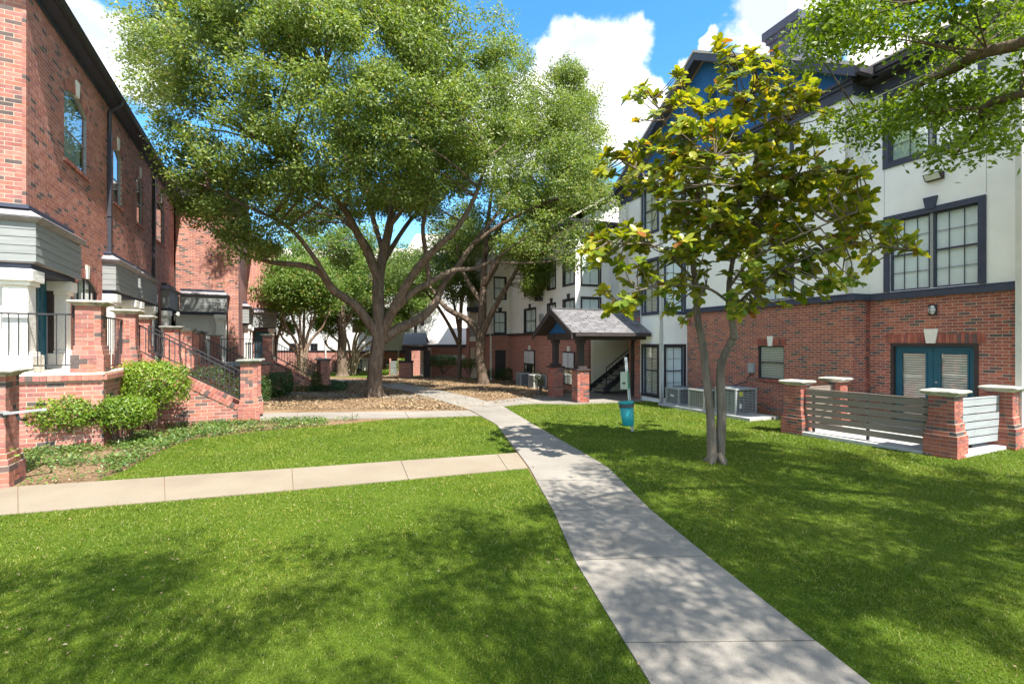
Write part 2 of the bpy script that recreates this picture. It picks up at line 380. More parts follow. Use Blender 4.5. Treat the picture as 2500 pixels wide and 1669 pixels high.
def unit_box(mat):
    if mat not in UB:
        me = bpy.data.meshes.new('piece'); v = [(x, y, z) for z in (-.5, .5) for x, y in ((-.5, -.5), (.5, -.5), (.5, .5), (-.5, .5))]
        me.from_pydata(v, [], [(3, 2, 1, 0), (4, 5, 6, 7), (0, 1, 5, 4), (1, 2, 6, 5), (2, 3, 7, 6), (3, 0, 4, 7)]); me.materials.append(M(mat)); UB[mat] = me
    return UB[mat]
def piece(name, mat, parent, c, X, Y, Z):             # a box piece: centre and three full edge vectors
    o = bpy.data.objects.new(name, unit_box(mat)); COL.objects.link(o)
    o0 = ORG.get(parent, Vector((0, 0, 0))) if parent else Vector((0, 0, 0))
    X, Y, Z = Vector(X), Vector(Y), Vector(Z)
    if X.cross(Y).dot(Z) < 0: X = -X
    m = Matrix.Identity(4)
    for i, e in enumerate((X, Y, Z)): m[0][i], m[1][i], m[2][i] = e
    d = Vector(c) - o0; m[0][3], m[1][3], m[2][3] = d
    o.matrix_basis = m
    if parent: o.parent = parent; ORG[o] = o0
    return o
def pbox(name, mat, parent, o, A, B, a0, a1, b0, b1, z0, z1):
    c = V2(o[0], o[1]) + A * ((a0 + a1) / 2) + B * ((b0 + b1) / 2)
    return piece(name, mat, parent, v3(c, (z0 + z1) / 2), v3(A * (a1 - a0), 0), v3(B * (b1 - b0), 0), (0, 0, z1 - z0))
def tag(o, label, cat, group=None):
    o['label'] = label; o['category'] = cat
    if group: o['group'] = group
    return o
def thing(name, label, cat, loc, group=None):
    o = bpy.data.objects.new(name, None); COL.objects.link(o); o.empty_display_size = .2
    o.location = loc; ORG[o] = Vector(loc); return tag(o, label, cat, group)
def struct(o, kind='structure'): o['kind'] = kind; return o
def npmesh(name, verts, nper, mat, parent=None, smooth=False):
    """verts (N, nper, 3): N separate n-gons"""
    n = len(verts); me = bpy.data.meshes.new(name); o0 = ORG.get(parent, Vector((0, 0, 0))) if parent else Vector((0, 0, 0))
    co = (verts.reshape(-1, 3) - np.array(o0)).astype(np.float32)
    me.vertices.add(n * nper); me.vertices.foreach_set('co', co.ravel())
    me.loops.add(n * nper); me.loops.foreach_set('vertex_index', np.arange(n * nper, dtype=np.int32))
    me.polygons.add(n); me.polygons.foreach_set('loop_start', np.arange(0, n * nper, nper, dtype=np.int32))
    me.polygons.foreach_set('loop_total', np.full(n, nper, dtype=np.int32)) if bpy.app.version < (4, 1) else None
    me.materials.append(M(mat)); me.update(calc_edges=True); me.validate(); me.polygons.foreach_set('use_smooth', [False] * len(me.polygons))
    o = bpy.data.objects.new(name, me); COL.objects.link(o)
    if parent: o.parent = parent; ORG[o] = o0
    return o

# ------------------------------------------------------------------ brickwork
EYE = Vector((0, 0, H))
class Bricks:
    """collects the bricks of one thing; the 300 largest in view become objects, the rest one mesh"""
    def __init__(s, mat, bl, bh): s.mat = mat; s.bl = bl; s.bh = bh; s.items = []; s.back = MB()
    def add(s, c, X, Y, Z): s.items.append((Vector(c), Vector(X), Vector(Y), Vector(Z)))
    def wall(s, P, d, n, a0, a1, z0, z1, holes=(), top=None, thick=.09, phase=0.0):
        """running bond on the plan line P + a d, facing n; holes: functions z -> (a0, a1) or None; top: a -> highest z"""
        bl, bh, j = s.bl, s.bh, .0125
        r0 = math.floor(z0 / bh + 1e-6); z = z0; row = r0
        while z < z1 - .012:
            zt = min((row + 1) * bh, z1) if (row + 1) * bh > z + .01 else z + bh
            zm = (z + zt) / 2
            iv = [(a0, a1)]
            for h in holes:
                r = h(zm)
                if not r: continue
                nv = []
                for x, y in iv:
                    if r[0] > x: nv.append((x, min(y, r[0])))
                    if r[1] < y: nv.append((max(x, r[1]), y))
                iv = [q for q in nv if q[1] - q[0] > .004]
            if top:
                nv = []
                for x, y in iv:
                    k = 40; run = None
                    for i in range(k + 1):
                        a = x + (y - x) * i / k
                        if top(a) >= zt: run = (run[0], a) if run else (a, a)
                        elif run: nv.append(run); run = None
                    if run: nv.append(run)
                iv = [q for q in nv if q[1] - q[0] > .02]
            for x, y in iv:
                s.back.box(P, d, n, x + .004, y - .004, -thick, -.0013, z, zt)
                off = (phase + (.5 * bl if row % 2 else 0)) % bl
                k = math.floor((x - off) / bl); b = off + k * bl
                while b < y:
                    u, w = max(b + j / 2, x), min(b + bl - j / 2, y)
                    if w - u > .02 and zt - z > .03:
                        jt = random.uniform(-.0002, .0002)
                        c = V2(P[0], P[1]) + d * ((u + w) / 2) + n * (-.03 + jt)
                        s.add(v3(c, (z + zt) / 2), v3(d * (w - u), 0), v3(n * .06, 0), (0, 0, zt - z - j))
                    b += bl
            z = zt; row += 1
    def emit(s, root, limit=300, name='wall', back=True):
        w = s.back.build(name, 'mortar', root) if s.back.v else root
        def score(it):
            c, X, Y, Z = it; d = EYE - c; L = d.length; dn = d / L
            ar = X.length * Z.length * abs(Y.normalized().dot(dn)) + Y.length * Z.length * abs(X.normalized().dot(dn)) * .4
            x = c.x / max(c.y, .1) * F + CX; y = CY - (c.z - H) / max(c.y, .1) * F
            return (ar / L ** 2) * (1 if (c.y > .5 and -20 < x < 2520 and -20 < y < 1690) else .001)
        it = s.items
        if len(it) > limit:
            it = sorted(it, key=score, reverse=True)
            rest = it[limit:]; it = it[:limit]
            C = np.array([c for c, *_ in rest]); X = np.array([q[1] for q in rest]) * .5; Y = np.array([q[2] for q in rest]) * .5; Z = np.array([q[3] for q in rest]) * .5
            sg = [(-1, -1, -1), (1, -1, -1), (1, 1, -1), (-1, 1, -1), (-1, -1, 1), (1, -1, 1), (1, 1, 1), (-1, 1, 1)]
            Vt = np.stack([C + X * a + Y * b + Z * c for a, b, c in sg], 1).reshape(-1, 3) - np.array(ORG[root])
            me = bpy.data.meshes.new('bricks'); q = [(3, 2, 1, 0), (4, 5, 6, 7), (0, 1, 5, 4), (1, 2, 6, 5), (2, 3, 7, 6), (3, 0, 4, 7)]
            n = len(rest); Q = (np.arange(n)[:, None, None] * 8 + np.array(q)[None]).reshape(-1).astype(np.int32)
            me.vertices.add(n * 8); me.vertices.foreach_set('co', Vt.astype(np.float32).ravel())
            me.loops.add(n * 24); me.loops.foreach_set('vertex_index', Q); me.polygons.add(n * 6); me.polygons.foreach_set('loop_start', np.arange(0, n * 24, 4, dtype=np.int32))
            me.materials.append(M(s.mat)); me.update(calc_edges=True)
            # consistent outward normals whatever the handedness of each brick
            import bmesh
            bm = bmesh.new(); bm.from_mesh(me); bmesh.ops.recalc_face_normals(bm, faces=bm.faces); bm.to_mesh(me); bm.free(); me.polygons.foreach_set('use_smooth', [False] * len(me.polygons)); me.update()
            o = bpy.data.objects.new('bricks', me); COL.objects.link(o); o.parent = root; o['kind'] = 'stuff'; ORG[o] = ORG[root]
        for c, X, Y, Z in it: piece('brick', s.mat, w, c, X, Y, Z)
        return w
# ================================================================== ground, paths, lawns
def clip_y(poly, y0, y1):
    def half(P, keep, yc):
        out = []
        for i in range(len(P)):
            a, b = P[i], P[(i + 1) % len(P)]
            ka, kb = keep(a[1]), keep(b[1])
            if ka: out.append(a)
            if ka != kb:
                f = (yc - a[1]) / (b[1] - a[1]); out.append((a[0] + (b[0] - a[0]) * f, yc))
        return out
    P = half([(p[0], p[1]) for p in poly], lambda y: y >= y0, y0)
    return half(P, lambda y: y <= y1, y1) if P else []
def sheet(name, poly, dz, mat):
    mb = MB()
    area = sum(poly[i][0] * poly[(i + 1) % len(poly)][1] - poly[(i + 1) % len(poly)][0] * poly[i][1] for i in range(len(poly)))
    if area < 0: poly = poly[::-1]
    for a, b in ((-500, 8), (8, 30), (30, 45), (45, 900)):
        P = clip_y(poly, a, b)
        if len(P) >= 3: mb.poly([(x, y, zg(y) + dz) for x, y in P])
    return struct(mb.build(name, mat))
mb = MB(); ys = [-60, 8, 30, 45, 900]
for i in range(4): mb.poly([(-700, ys[i], zg(ys[i])), (700, ys[i], zg(ys[i])), (700, ys[i + 1], zg(ys[i + 1])), (-700, ys[i + 1], zg(ys[i + 1]))])
struct(mb.build('ground', 'soil'))
g = lambda x, y: (lambda p: (p.x, p.y))(ground(x, y))

# main walk, sand-coloured branch and the smaller paths: each a run of cast slabs
def strip(name, Lp, Rp, mat, slab=1.3, dz=.018, group=None, joint=.014):
    root = bpy.data.objects.new(name, None); COL.objects.link(root); root.location = (Lp[0][0], Lp[0][1], zg(Lp[0][1])); ORG[root] = root.location.copy(); struct(root)
    Lp = [V2(*p) for p in Lp]; Rp = [V2(*p) for p in Rp]
    mid = [(a + b) / 2 for a, b in zip(Lp, Rp)]
    cum = [0]
    for i in range(1, len(mid)): cum.append(cum[-1] + (mid[i] - mid[i - 1]).length)
    def samp(Q, s):
        for i in range(1, len(cum)):
            if s <= cum[i] or i == len(cum) - 1:
                f = (s - cum[i - 1]) / (cum[i] - cum[i - 1]); return Q[i - 1].lerp(Q[i], f)
    step = slab; n = max(1, math.ceil(cum[-1] / slab - .2))
    for k in range(n):
        s0, s1 = k * step + joint / 2, (min((k + 1) * step, cum[-1]) if k < n - 1 else cum[-1]) - joint / 2; m = 4
        Ls = [samp(Lp, s0 + (s1 - s0) * i / m) for i in range(m + 1)]; Rs = [samp(Rp, s0 + (s1 - s0) * i / m) for i in range(m + 1)]
        poly = Rs + Ls[::-1]
        area = sum(poly[i][0] * poly[(i + 1) % len(poly)][1] - poly[(i + 1) % len(poly)][0] * poly[i][1] for i in range(len(poly)))
        if area < 0: poly = poly[::-1]
        dd = dz + random.uniform(-.003, .003)
        MB().prism(poly, lambda p: zg(p[1]) - .08, lambda p: zg(p[1]) + dd).build('slab', mat, root)
    return root
WL = [(1.85, -4.25), (1.22, 0), g(1586, 1669), g(1405, 1373), g(1352, 1250), g(1293, 1144), g(1266, 1107), g(1213, 1038), g(1150, 1002), g(1085, 982), g(1000, 958), g(925, 941)]
WR = [(3.19, -4.25), (2.53, 0), g(2118, 1669), g(1730, 1362), g(1592, 1250), g(1486, 1144), g(1415, 1101), g(1304, 1038), g(1228, 992), g(1159, 972), g(1060, 950), g(975, 935)]
strip('walkway', WL, WR, 'walk_grey', 1.257)
SL = [(-20, 2.45), g(0, 1192), g(660, 1149), g(1262, 1107)]; SR = [(-20, 1.15), g(0, 1259), g(660, 1203), g(1289, 1144)]
strip('garden_path', SL, SR, 'walk_sand', 1.6, joint=.008)
strip('cross_path', [g(585, 1012), g(640, 1009), g(900, 1006), g(1146, 1003)], [g(585, 1027), g(640, 1026), g(900, 1022), g(1172, 1016)], 'walk_grey', 1.5)
strip('stair_path', [g(690, 957), g(890, 961), g(1000, 962)], [g(690, 965), g(890, 970), g(1050, 975)], 'walk_grey', 1.6)
strip('entry_path', [g(1182, 981), g(1255, 973), RQ(9.6, -4.3)], [g(1226, 993), g(1300, 986), RQ(6.6, -4.3)], 'walk_grey', 1.6)
strip('far_path', [g(800, 925), g(900, 930), g(1000, 948)], [g(800, 929), g(890, 935), g(960, 950)], 'walk_grey', 2.0)

L1 = [(-20, 1.1)] + [g(0, 1259), g(660, 1203), g(1289, 1144)] + [g(1352, 1250), g(1405, 1373), g(1586, 1669), (1.22, 0), (1.96, -5), (-20, -5)]
L2 = [g(228, 1177), g(300, 1150), g(390, 1102), g(470, 1072), g(640, 1052), g(809, 1038), g(958, 1023), g(1172, 1016), g(1213, 1038), g(1262, 1107), g(660, 1149)]
L3 = [(3.30, -5), (2.53, 0), g(2118, 1669), g(1730, 1362), g(1592, 1250), g(1486, 1144), g(1415, 1101), g(1304, 1038), g(1228, 992), g(1300, 986), RQ(6.7, -3.9), RQ(6.9, -1.0), RQ(5.6, -.05), RQ(0, -.02), (9.3, 11.6), (10.5, 9.0), (30, 9), (30, -5)]
L4 = [g(792, 909), g(900, 903), g(1045, 907), g(1045, 914), g(900, 921), g(795, 919)]
for q, P in enumerate((L1, L2, L3, L4)): sheet('lawn', [tuple(p) for p in P], .004, 'lawn')

def inside(P, x, y):
    r = np.zeros(len(x), bool); n = len(P)
    for i in range(n):
        x0, y0 = P[i][0], P[i][1]; x1, y1 = P[(i + 1) % n][0], P[(i + 1) % n][1]
        if y0 == y1: continue
        c = ((y0 > y) != (y1 > y)) & (x < (x1 - x0) * (y - y0) / (y1 - y0) + x0); r ^= c
    return r
ZG = np.vectorize(zg)
def make_grass():
    out = []
    edges = [1.6, 2.6, 3.2, 4, 5, 6.2, 7.6, 9.4, 11.5, 14, 17.5]
    for y0, y1 in zip(edges[:-1], edges[1:]):
        ym = (y0 + y1) / 2
        x0, x1 = -1.12 * y1 - 1, 1.12 * y1 + 1
        dens = 4800 * (4 / max(ym, 2.6)) ** 1.55
        n = int((x1 - x0) * (y1 - y0) * dens)
        x = rng.uniform(x0, x1, n); y = rng.uniform(y0, y1, n)
        k = inside(L1, x, y) | inside(L2, x, y) | inside(L3, x, y)
        x, y = x[k], y[k]; n = len(x)
        sc_ = (max(ym, 2.6) / 4) ** .62
        a = rng.uniform(0, 2 * np.pi, n); h = rng.uniform(.008, .021, n) * sc_ * (1 + .5 * np.sin(x * 1.7 + 2 * np.sin(y * 1.1)) * np.cos(y * 2.1 + x * .6) * .5)
        w = rng.uniform(.0030, .0062, n) * sc_; ln = rng.uniform(.2, 1.9, n); b = rng.uniform(0, 2 * np.pi, n)
        z = ZG(y)
        p0 = np.stack([x - np.cos(a) * w, y - np.sin(a) * w, z], 1); p1 = np.stack([x + np.cos(a) * w, y + np.sin(a) * w, z], 1)
        tip = np.stack([x + np.cos(b) * h * ln, y + np.sin(b) * h * ln, z + h + .006], 1)
        out.append(np.stack([p0, p1, tip], 1))
    V = np.concatenate(out)
    o = npmesh('grass', V, 3, 'grass_blade'); struct(o, 'stuff'); tag(o, 'short mown green grass of the lawns beside the walk', 'grass')
make_grass()

def leaves(pos, nrm, size, aspect=.5, fold=.18):
    """pos (N,3) base points, nrm (N,3) leaf normals, size (N,) lengths -> (N,4,3) diamond leaves"""
    n = len(pos); t = rng.normal(size=(n, 3)); t -= nrm * (t * nrm).sum(1, keepdims=True); t /= np.linalg.norm(t, axis=1, keepdims=True) + 1e-9
    b = np.cross(nrm, t); L = size[:, None]
    return np.stack([pos, pos + t * L * .48 + b * L * aspect * .5 + nrm * L * fold * .3, pos + t * L, pos + t * L * .48 - b * L * aspect * .5 + nrm * L * fold * .3], 1)
def unit(a): return a / (np.linalg.norm(a, axis=1, keepdims=True) + 1e-9)
# fallen leaves under the big trees
def litter(name, poly, n, lab, y0, y1, x0, x1, smin=.045, smax=.10, skip=None):
    x = rng.uniform(x0, x1, n); y = rng.uniform(y0, y1, n); k = inside(poly, x, y); x, y = x[k], y[k]; n = len(x)
    keep = rng.uniform(size=n) < np.clip(.55 + .6 * np.sin(x * .9 + np.sin(y * 1.3)) * np.sin(y * .8 + .4 * x), .12, 1); x, y = x[keep], y[keep]; n = len(x)
    if skip is not None: kk = ~inside(skip, x, y) | (rng.uniform(size=n) < .10); x, y = x[kk], y[kk]; n = len(x)
    nr = unit(np.stack([rng.normal(0, .35, n), rng.normal(0, .35, n), np.ones(n)], 1))
    V = leaves(np.stack([x, y, ZG(y) + rng.uniform(.008, .035, n)], 1), nr, rng.uniform(smin, smax, n), .6, .3)
    o = npmesh(name, V, 4, 'leaf_litter'); struct(o, 'stuff'); tag(o, lab, 'leaf litter')
LIT = [g(640, 1012), g(900, 1008), g(1140, 1003), g(1215, 985), g(1330, 972), g(1395, 950), g(1330, 915), g(1180, 905), g(960, 905), g(890, 925), g(800, 935), g(690, 955)]
litter('leaf_litter', LIT, 230000, 'dry tan fallen leaves on the bare soil under the big trees', 15, 46, -12, 6, skip=[tuple(p) for p in WL[3:]] + [tuple(p) for p in WR[3:]][::-1])
# low creeping ground cover along the left porches
def cover(name, poly, n, lab, zmax=.11, smin=.035, smax=.07, mat='leaf_cover', patch=True):
    xs = [p[0] for p in poly]; ys_ = [p[1] for p in poly]
    x = rng.uniform(min(xs), max(xs), n); y = rng.uniform(min(ys_), max(ys_), n); k = inside(poly, x, y); x, y = x[k], y[k]; n = len(x)
    if patch:
        pr = np.clip(.58 + .8 * np.sin(x * 2.3 + 1.4 * np.sin(y * 1.9)) * np.sin(y * 2.7 + .8 * x) + .25 * np.sin(7 * x + 5 * y), .06, 1); kk = rng.uniform(size=n) < pr; x, y = x[kk], y[kk]; n = len(x)
    nr = unit(np.stack([rng.normal(0, .6, n), rng.normal(0, .6, n), np.ones(n)], 1))
    V = leaves(np.stack([x, y, ZG(y) + rng.uniform(.01, zmax, n)], 1), nr, rng.uniform(smin, smax, n), .55, .2)
    o = npmesh(name, V, 4, mat); struct(o, 'stuff'); tag(o, lab, 'ground cover')
GC1 = [g(40, 1190), g(228, 1177), g(300, 1150), g(390, 1102), g(470, 1072), g(640, 1052), g(809, 1038), g(880, 1024), g(640, 1028), g(590, 1028), g(415, 1040), g(250, 1092), g(60, 1100), g(60, 1180)]
cover('creeping_ground_cover', GC1, 56000, 'patchy creeping vine ground cover on bare soil along the brick porch', .12)
GC2 = [g(695, 956), g(720, 938), g(800, 938), g(850, 945), g(840, 955), g(780, 958)]
cover('creeping_ground_cover', GC2, 14000, 'dense dark green ground cover mat below the far porch staircase', .28, .05, .1, 'leaf_hedge', False)
litter('leaf_litter', L1, 1500, 'tiny dry clippings and leaf bits scattered over the left lawn', 2, 8, -9, 2, .012, .034)
litter('leaf_litter', L3, 2400, 'tiny dry clippings and leaf bits scattered over the right lawn', 2, 16, 0, 10, .012, .036)
litter('leaf_litter', [tuple(p) for p in WL[3:]] + [tuple(p) for p in WR[3:]][::-1], 1500, 'a few small dry leaves lying on the main walk', 4, 24, -6, 3, .02, .05)
litter('leaf_litter', GC1, 9000, 'tan dry leaf scraps between the vines along the brick porch', 6, 16, -9, 0, .03, .06)
# ================================================================== left: red brick apartment building
ZU = Vector((0, 0, 1))
def arch_geo(a0, a1, zs, rise):
    hw = (a1 - a0) / 2; rad = (hw * hw + rise * rise) / (2 * rise); return (a0 + a1) / 2, hw, rad, zs + rise - rad, math.asin(min(1, hw / rad))
def arch_hole(a0, a1, z0, zs, rise, ring=.25):
    ac, hw, rad, cz, phi = arch_geo(a0, a1, zs, rise)
    def h(z):
        if z < z0: return None
        if z <= zs: return (a0, a1)
        if z >= cz + rad + ring: return None
        w = math.sqrt(max(0, (rad + ring) ** 2 - (z - cz) ** 2)); w = min(w, (z - cz) * math.tan(phi))
        return (ac - w, ac + w)
    return h
def rect_hole(a0, a1, z0, z1, sold=0, ext=0):
    def h(z):
        if z0 <= z < z1: return (a0, a1)
        if z1 <= z < z1 + sold: return (a0 - ext, a1 + ext)
        return None
    return h
def voussoirs(BK, P, d, n, a0, a1, zs, rise, ring=.25, pitch=.083):
    ac, hw, rad, cz, phi = arch_geo(a0, a1, zs, rise); k = max(5, round(2 * phi * (rad + ring / 2) / pitch)); k += (k + 1) % 2
    D3 = v3(d, 0); N3 = v3(n, 0)
    for i in range(k):
        f = -phi + 2 * phi * (i + .5) / k; wd = 2 * phi * (rad + ring / 2) / k
        rad3 = D3 * math.sin(f) + ZU * math.cos(f); tan3 = D3 * math.cos(f) - ZU * math.sin(f)
        c = v3(V2(P[0], P[1]) + d * ac, cz) + rad3 * (rad + ring / 2) + N3 * -.027
        BK.add(c, tan3 * (wd - .011), N3 * .06, rad3 * (ring - .012))
        q = c - N3 * .018; x = tan3 * wd * .52; r = rad3 * ring * .5; nn = N3 * .036
        BK.back.hexa([q - x - nn - r, q + x - nn - r, q + x + nn - r, q - x + nn - r, q - x - nn + r, q + x - nn + r, q + x + nn + r, q - x + nn + r])
    return ac, cz + rad
def keystone(root, P, d, n, ac, z0, z1, w0=.15, w1=.23, mat='keystone', proud=.035):
    mb = MB(); o = V2(P[0], P[1]) + d * ac
    def q(a, b, z): return v3(o + d * a + n * b, z)
    mb.hexa([q(-w0 / 2, -.05, z0), q(w0 / 2, -.05, z0), q(w0 / 2, proud, z0), q(-w0 / 2, proud, z0), q(-w1 / 2, -.05, z1), q(w1 / 2, -.05, z1), q(w1 / 2, proud, z1), q(-w1 / 2, proud, z1)])
    return mb.build('keystone', mat, root, bevel=.006)
def arch_window(root, P, d, n, a0, a1, z0, zs, rise, glass='glass_bright', frame='metal_grey', fw=.05, grid=(1, 1)):
    ac, hw, rad, cz, phi = arch_geo(a0, a1, zs, rise); mb = MB(); o = V2(P[0], P[1])
    e = .004
    mb.box(o, d, n, a0 + e, a0 + fw, -.085, -.035, z0 + .03, zs); mb.box(o, d, n, a1 - fw, a1 - e, -.085, -.035, z0 + .03, zs); mb.box(o, d, n, a0 + e, a1 - e, -.087, -.033, z0 + .001, z0 + fw)
    k = 12; D3 = v3(d, 0); N3 = v3(n, 0)
    for i in range(k):
        f = [-phi + 2 * phi * (i + q) / k for q in (0, 1)]; P8 = []
        for rr_ in (rad - fw, rad - e):
            for ff, b in ((f[0], -.085), (f[1], -.085), (f[1], -.035), (f[0], -.035)):
                P8.append(v3(o + d * (ac + rr_ * math.sin(ff)) + n * b, cz + rr_ * math.cos(ff)))
        mb.hexa(P8)
    for i in range(1, grid[0] + 1):
        x = a0 + (a1 - a0) * i / (grid[0] + 1); mb.box(o, d, n, x - .012, x + .012, -.08, -.045, z0 + .04, zs + rise * .8)
    for i in range(1, grid[1] + 1):
        z = z0 + (zs - z0) * i / (grid[1] + 1); mb.box(o, d, n, a0 + .03, a1 - .03, -.078, -.047, z - .012, z + .012)
    w = mb.build('window', frame, root)
    pts = [(a0 + .02, z0 + .03), (a1 - .02, z0 + .03)] + [(ac + (rad - .02) * math.sin(phi - 2 * phi * i / 12), cz + (rad - .02) * math.cos(phi - 2 * phi * i / 12)) for i in range(13)]
    gm = MB(); gm.poly([v3(o + d * a + n * -.064, z) for a, z in pts]); gm.build('pane', glass, w)
    bm = MB(); bm.poly([v3(o + d * a + n * -.16, z) for a, z in pts]); bm.build('curtain', 'curtain', w)
    return w
def sill_course(BK, P, d, n, a0, a1, z, depth=.09, pitch=.083, h=.08):
    k = max(2, round((a1 - a0) / pitch)); st = (a1 - a0) / k
    for i in range(k):
        c = v3(V2(P[0], P[1]) + d * (a0 + (i + .5) * st) + n * .004, z - h / 2); BK.add(c, v3(d * (st - .011), 0), v3(n * depth, 0), (0, 0, h))
    BK.back.box(P, d, n, a0, a1, -.05, .03, z - h + .006, z - .008)

LB = thing('brick_apartment_building', 'red brick apartment building with arched windows, grey plank canopies and dark eaves', 'building', v3(LP(-3, 8), zg(14)))
BK = Bricks('brick_left', .265, .083)
SW, TC, T2, S2, T3, S3 = -1.35, .74, 16.6, 1.38, 26.8, 3.12
ZE = 8.90
P1 = LP(SW, 0)
up = [(2.65, 4.26), (6.49, 7.42), (9.30, 10.23), (12.55, 14.2)]
low = [(3.28, 5.07), (11.75, 13.35)]
boxes = [(.25, 2.65), (5.44, 7.97), (8.30, 10.9), (13.49, T2)]
ZB, ZT, ZC = 3.455, 4.215, 4.50
holes = [arch_hole(a, b, 6.2, 7.70, .24 if b - a > 1.2 else .2) for a, b in up] + [arch_hole(a, b, 2.25, 3.32, .30) for a, b in low]
holes += [rect_hole(max(a, TC), b, -1, ZB + .05) for a, b in boxes]
BK.wall(P1, LU, LV, TC, T2, -.35, ZE, holes)
for a, b in up:
    rise = .24 if b - a > 1.2 else .2
    ac, zt_ = voussoirs(BK, P1, LU, LV, a, b, 7.70, rise); keystone(LB, P1, LU, LV, ac, zt_ - .01, zt_ + .36); sill_course(BK, P1, LU, LV, a - .06, b + .06, 6.2)
    arch_window(LB, P1, LU, LV, a, b, 6.2, 7.70, rise, fw=.04, grid=(0, 1))
for a, b in low:
    ac, zt_ = voussoirs(BK, P1, LU, LV, a, b, 3.32, .30); keystone(LB, P1, LU, LV, ac, zt_ - .01, zt_ + .33); sill_course(BK, P1, LU, LV, a - .05, b + .05, 2.25)
    arch_window(LB, P1, LU, LV, a, b, 2.25, 3.32, .30, 'glass', 'trim_dark', grid=(3, 1))
# facing walls
PF1 = LP(-5.6, TC); BK.wall(PF1, LV, -LU, 0, 5.6 + SW - .06, 3.3, ZE, phase=.1)
PF2 = LP(SW, T2); BK.wall(PF2, LV, -LU, .06, S2 - SW, -.4, ZE, [rect_hole(0, 2.26, -1, ZB + .05)], phase=.05)
wall_l = BK.emit(LB)
far = MB(); far.box(LP(S2, T2), LU, LV, .02, T3 - T2, -.3, 0, -1.2, ZE); far.box(LP(S2, T3), LV, LU, 0, S3 - S2, 0, .3, -1.4, ZE); far.box(LP(S3, T3), LU, LV, 0, 9, -.3, 0, -1.4, ZE)
far.build('far_wall', 'brick_far', LB)
core = MB(); core.box(LP(0, 0), LV, LU, -9, SW - .3, TC + .3, T3 + 9, -1, ZE); core.box(LP(0, 0), LV, LU, SW - .3, S2 - .3, T2 + .3, T3 + 9, -1, ZE); core.box(LP(0, 0), LV, LU, S2 - .3, S3 - .3, T3 + .3, T3 + 9, -1, ZE)
core.build('light_block', 'dark_backing', LB)  # unseen boxes added behind the walls to block light
# eaves: frieze, soffit, gutter, roof
ev = MB()
ev.box(LP(0, 0), LV, LU, SW + .002, SW + .04, TC - .04, T2, 8.80, 8.899)
ev.box(LP(0, 0), LV, LU, -5.6, SW + .04, TC - .042, TC - .002, 8.80, 8.898)
ev.box(LP(0, 0), LV, LU, SW - .2, SW + .27, TC - .27, T2 + .1, 8.90, 8.95); ev.box(LP(0, 0), LV, LU, -6, SW - .2, TC - .27, TC + .2, 8.901, 8.951)
ev.box(LP(0, 0), LV, LU, SW + .3, S2 + .3, T2 - .3, T2 + .2, 8.903, 8.954); ev.box(LP(0, 0), LV, LU, S2 - .2, S2 + .3, T2 + .2, T3 + .1, 8.90, 8.952); ev.box(LP(0, 0), LV, LU, S2 + .3, S3 + .3, T3 - .3, T3 + 5, 8.905, 8.957)
ev.build('soffit', 'trim_slate', LB)
gt = MB()
def gutter(A, B, nout):
    A = V2(*A); B = V2(*B); d = (B - A).normalized(); L = (B - A).length
    pr = [(0, 8.93), (.08, 8.935), (.115, 8.98), (.105, 9.03), (.13, 9.06), (.13, 9.09), (0, 9.09)]
    k = len(pr); n0 = len(gt.v)
    for p in (A, B):
        for b, z in pr: gt.v.append((p.x + nout.x * b, p.y + nout.y * b, z))
    for i in range(k): j = (i + 1) % k; gt.f.append((n0 + i, n0 + j, n0 + k + j, n0 + k + i))
    gt.f.append(tuple(n0 + i for i in reversed(range(k)))); gt.f.append(tuple(n0 + k + i for i in range(k)))
gutter(LP(SW + .26, TC - .39), LP(SW + .26, T2 - .2), LV); gutter(LP(SW + .39, TC - .26), LP(-6, TC - .26), -LU)
gutter(LP(SW + .3, T2 - .28), LP(S2 + .41, T2 - .28), -LU); gutter(LP(S2 + .28, T2 - .41), LP(S2 + .28, T3), LV)
gt.build('gutter', 'trim_dark', LB)
rf = MB()
def slope(c):
    rf.hexa([v3(p, z) for p, z in c] + [v3(p, z + .08) for p, z in c])
slope([(LP(SW + .3, TC - .3), 9.02), (LP(SW + .3, T2 + .3), 9.02), (LP(-7, T2 + .3), 12.4), (LP(-7, TC + 4.6), 12.4)])
slope([(LP(-7, TC + 4.6), 12.4), (LP(-12, TC - .3), 9.02), (LP(-6, TC - .3), 9.02), (LP(SW + .3, TC - .31), 9.025)])
slope([(LP(S2 + .32, T2 - .32), 9.025), (LP(S2 + .32, T3 + 3), 9.025), (LP(-5, T3 + 3), 12.2), (LP(-5, T2 + 4), 12.2)])
rf.build('roof', 'shingle_pale', LB)
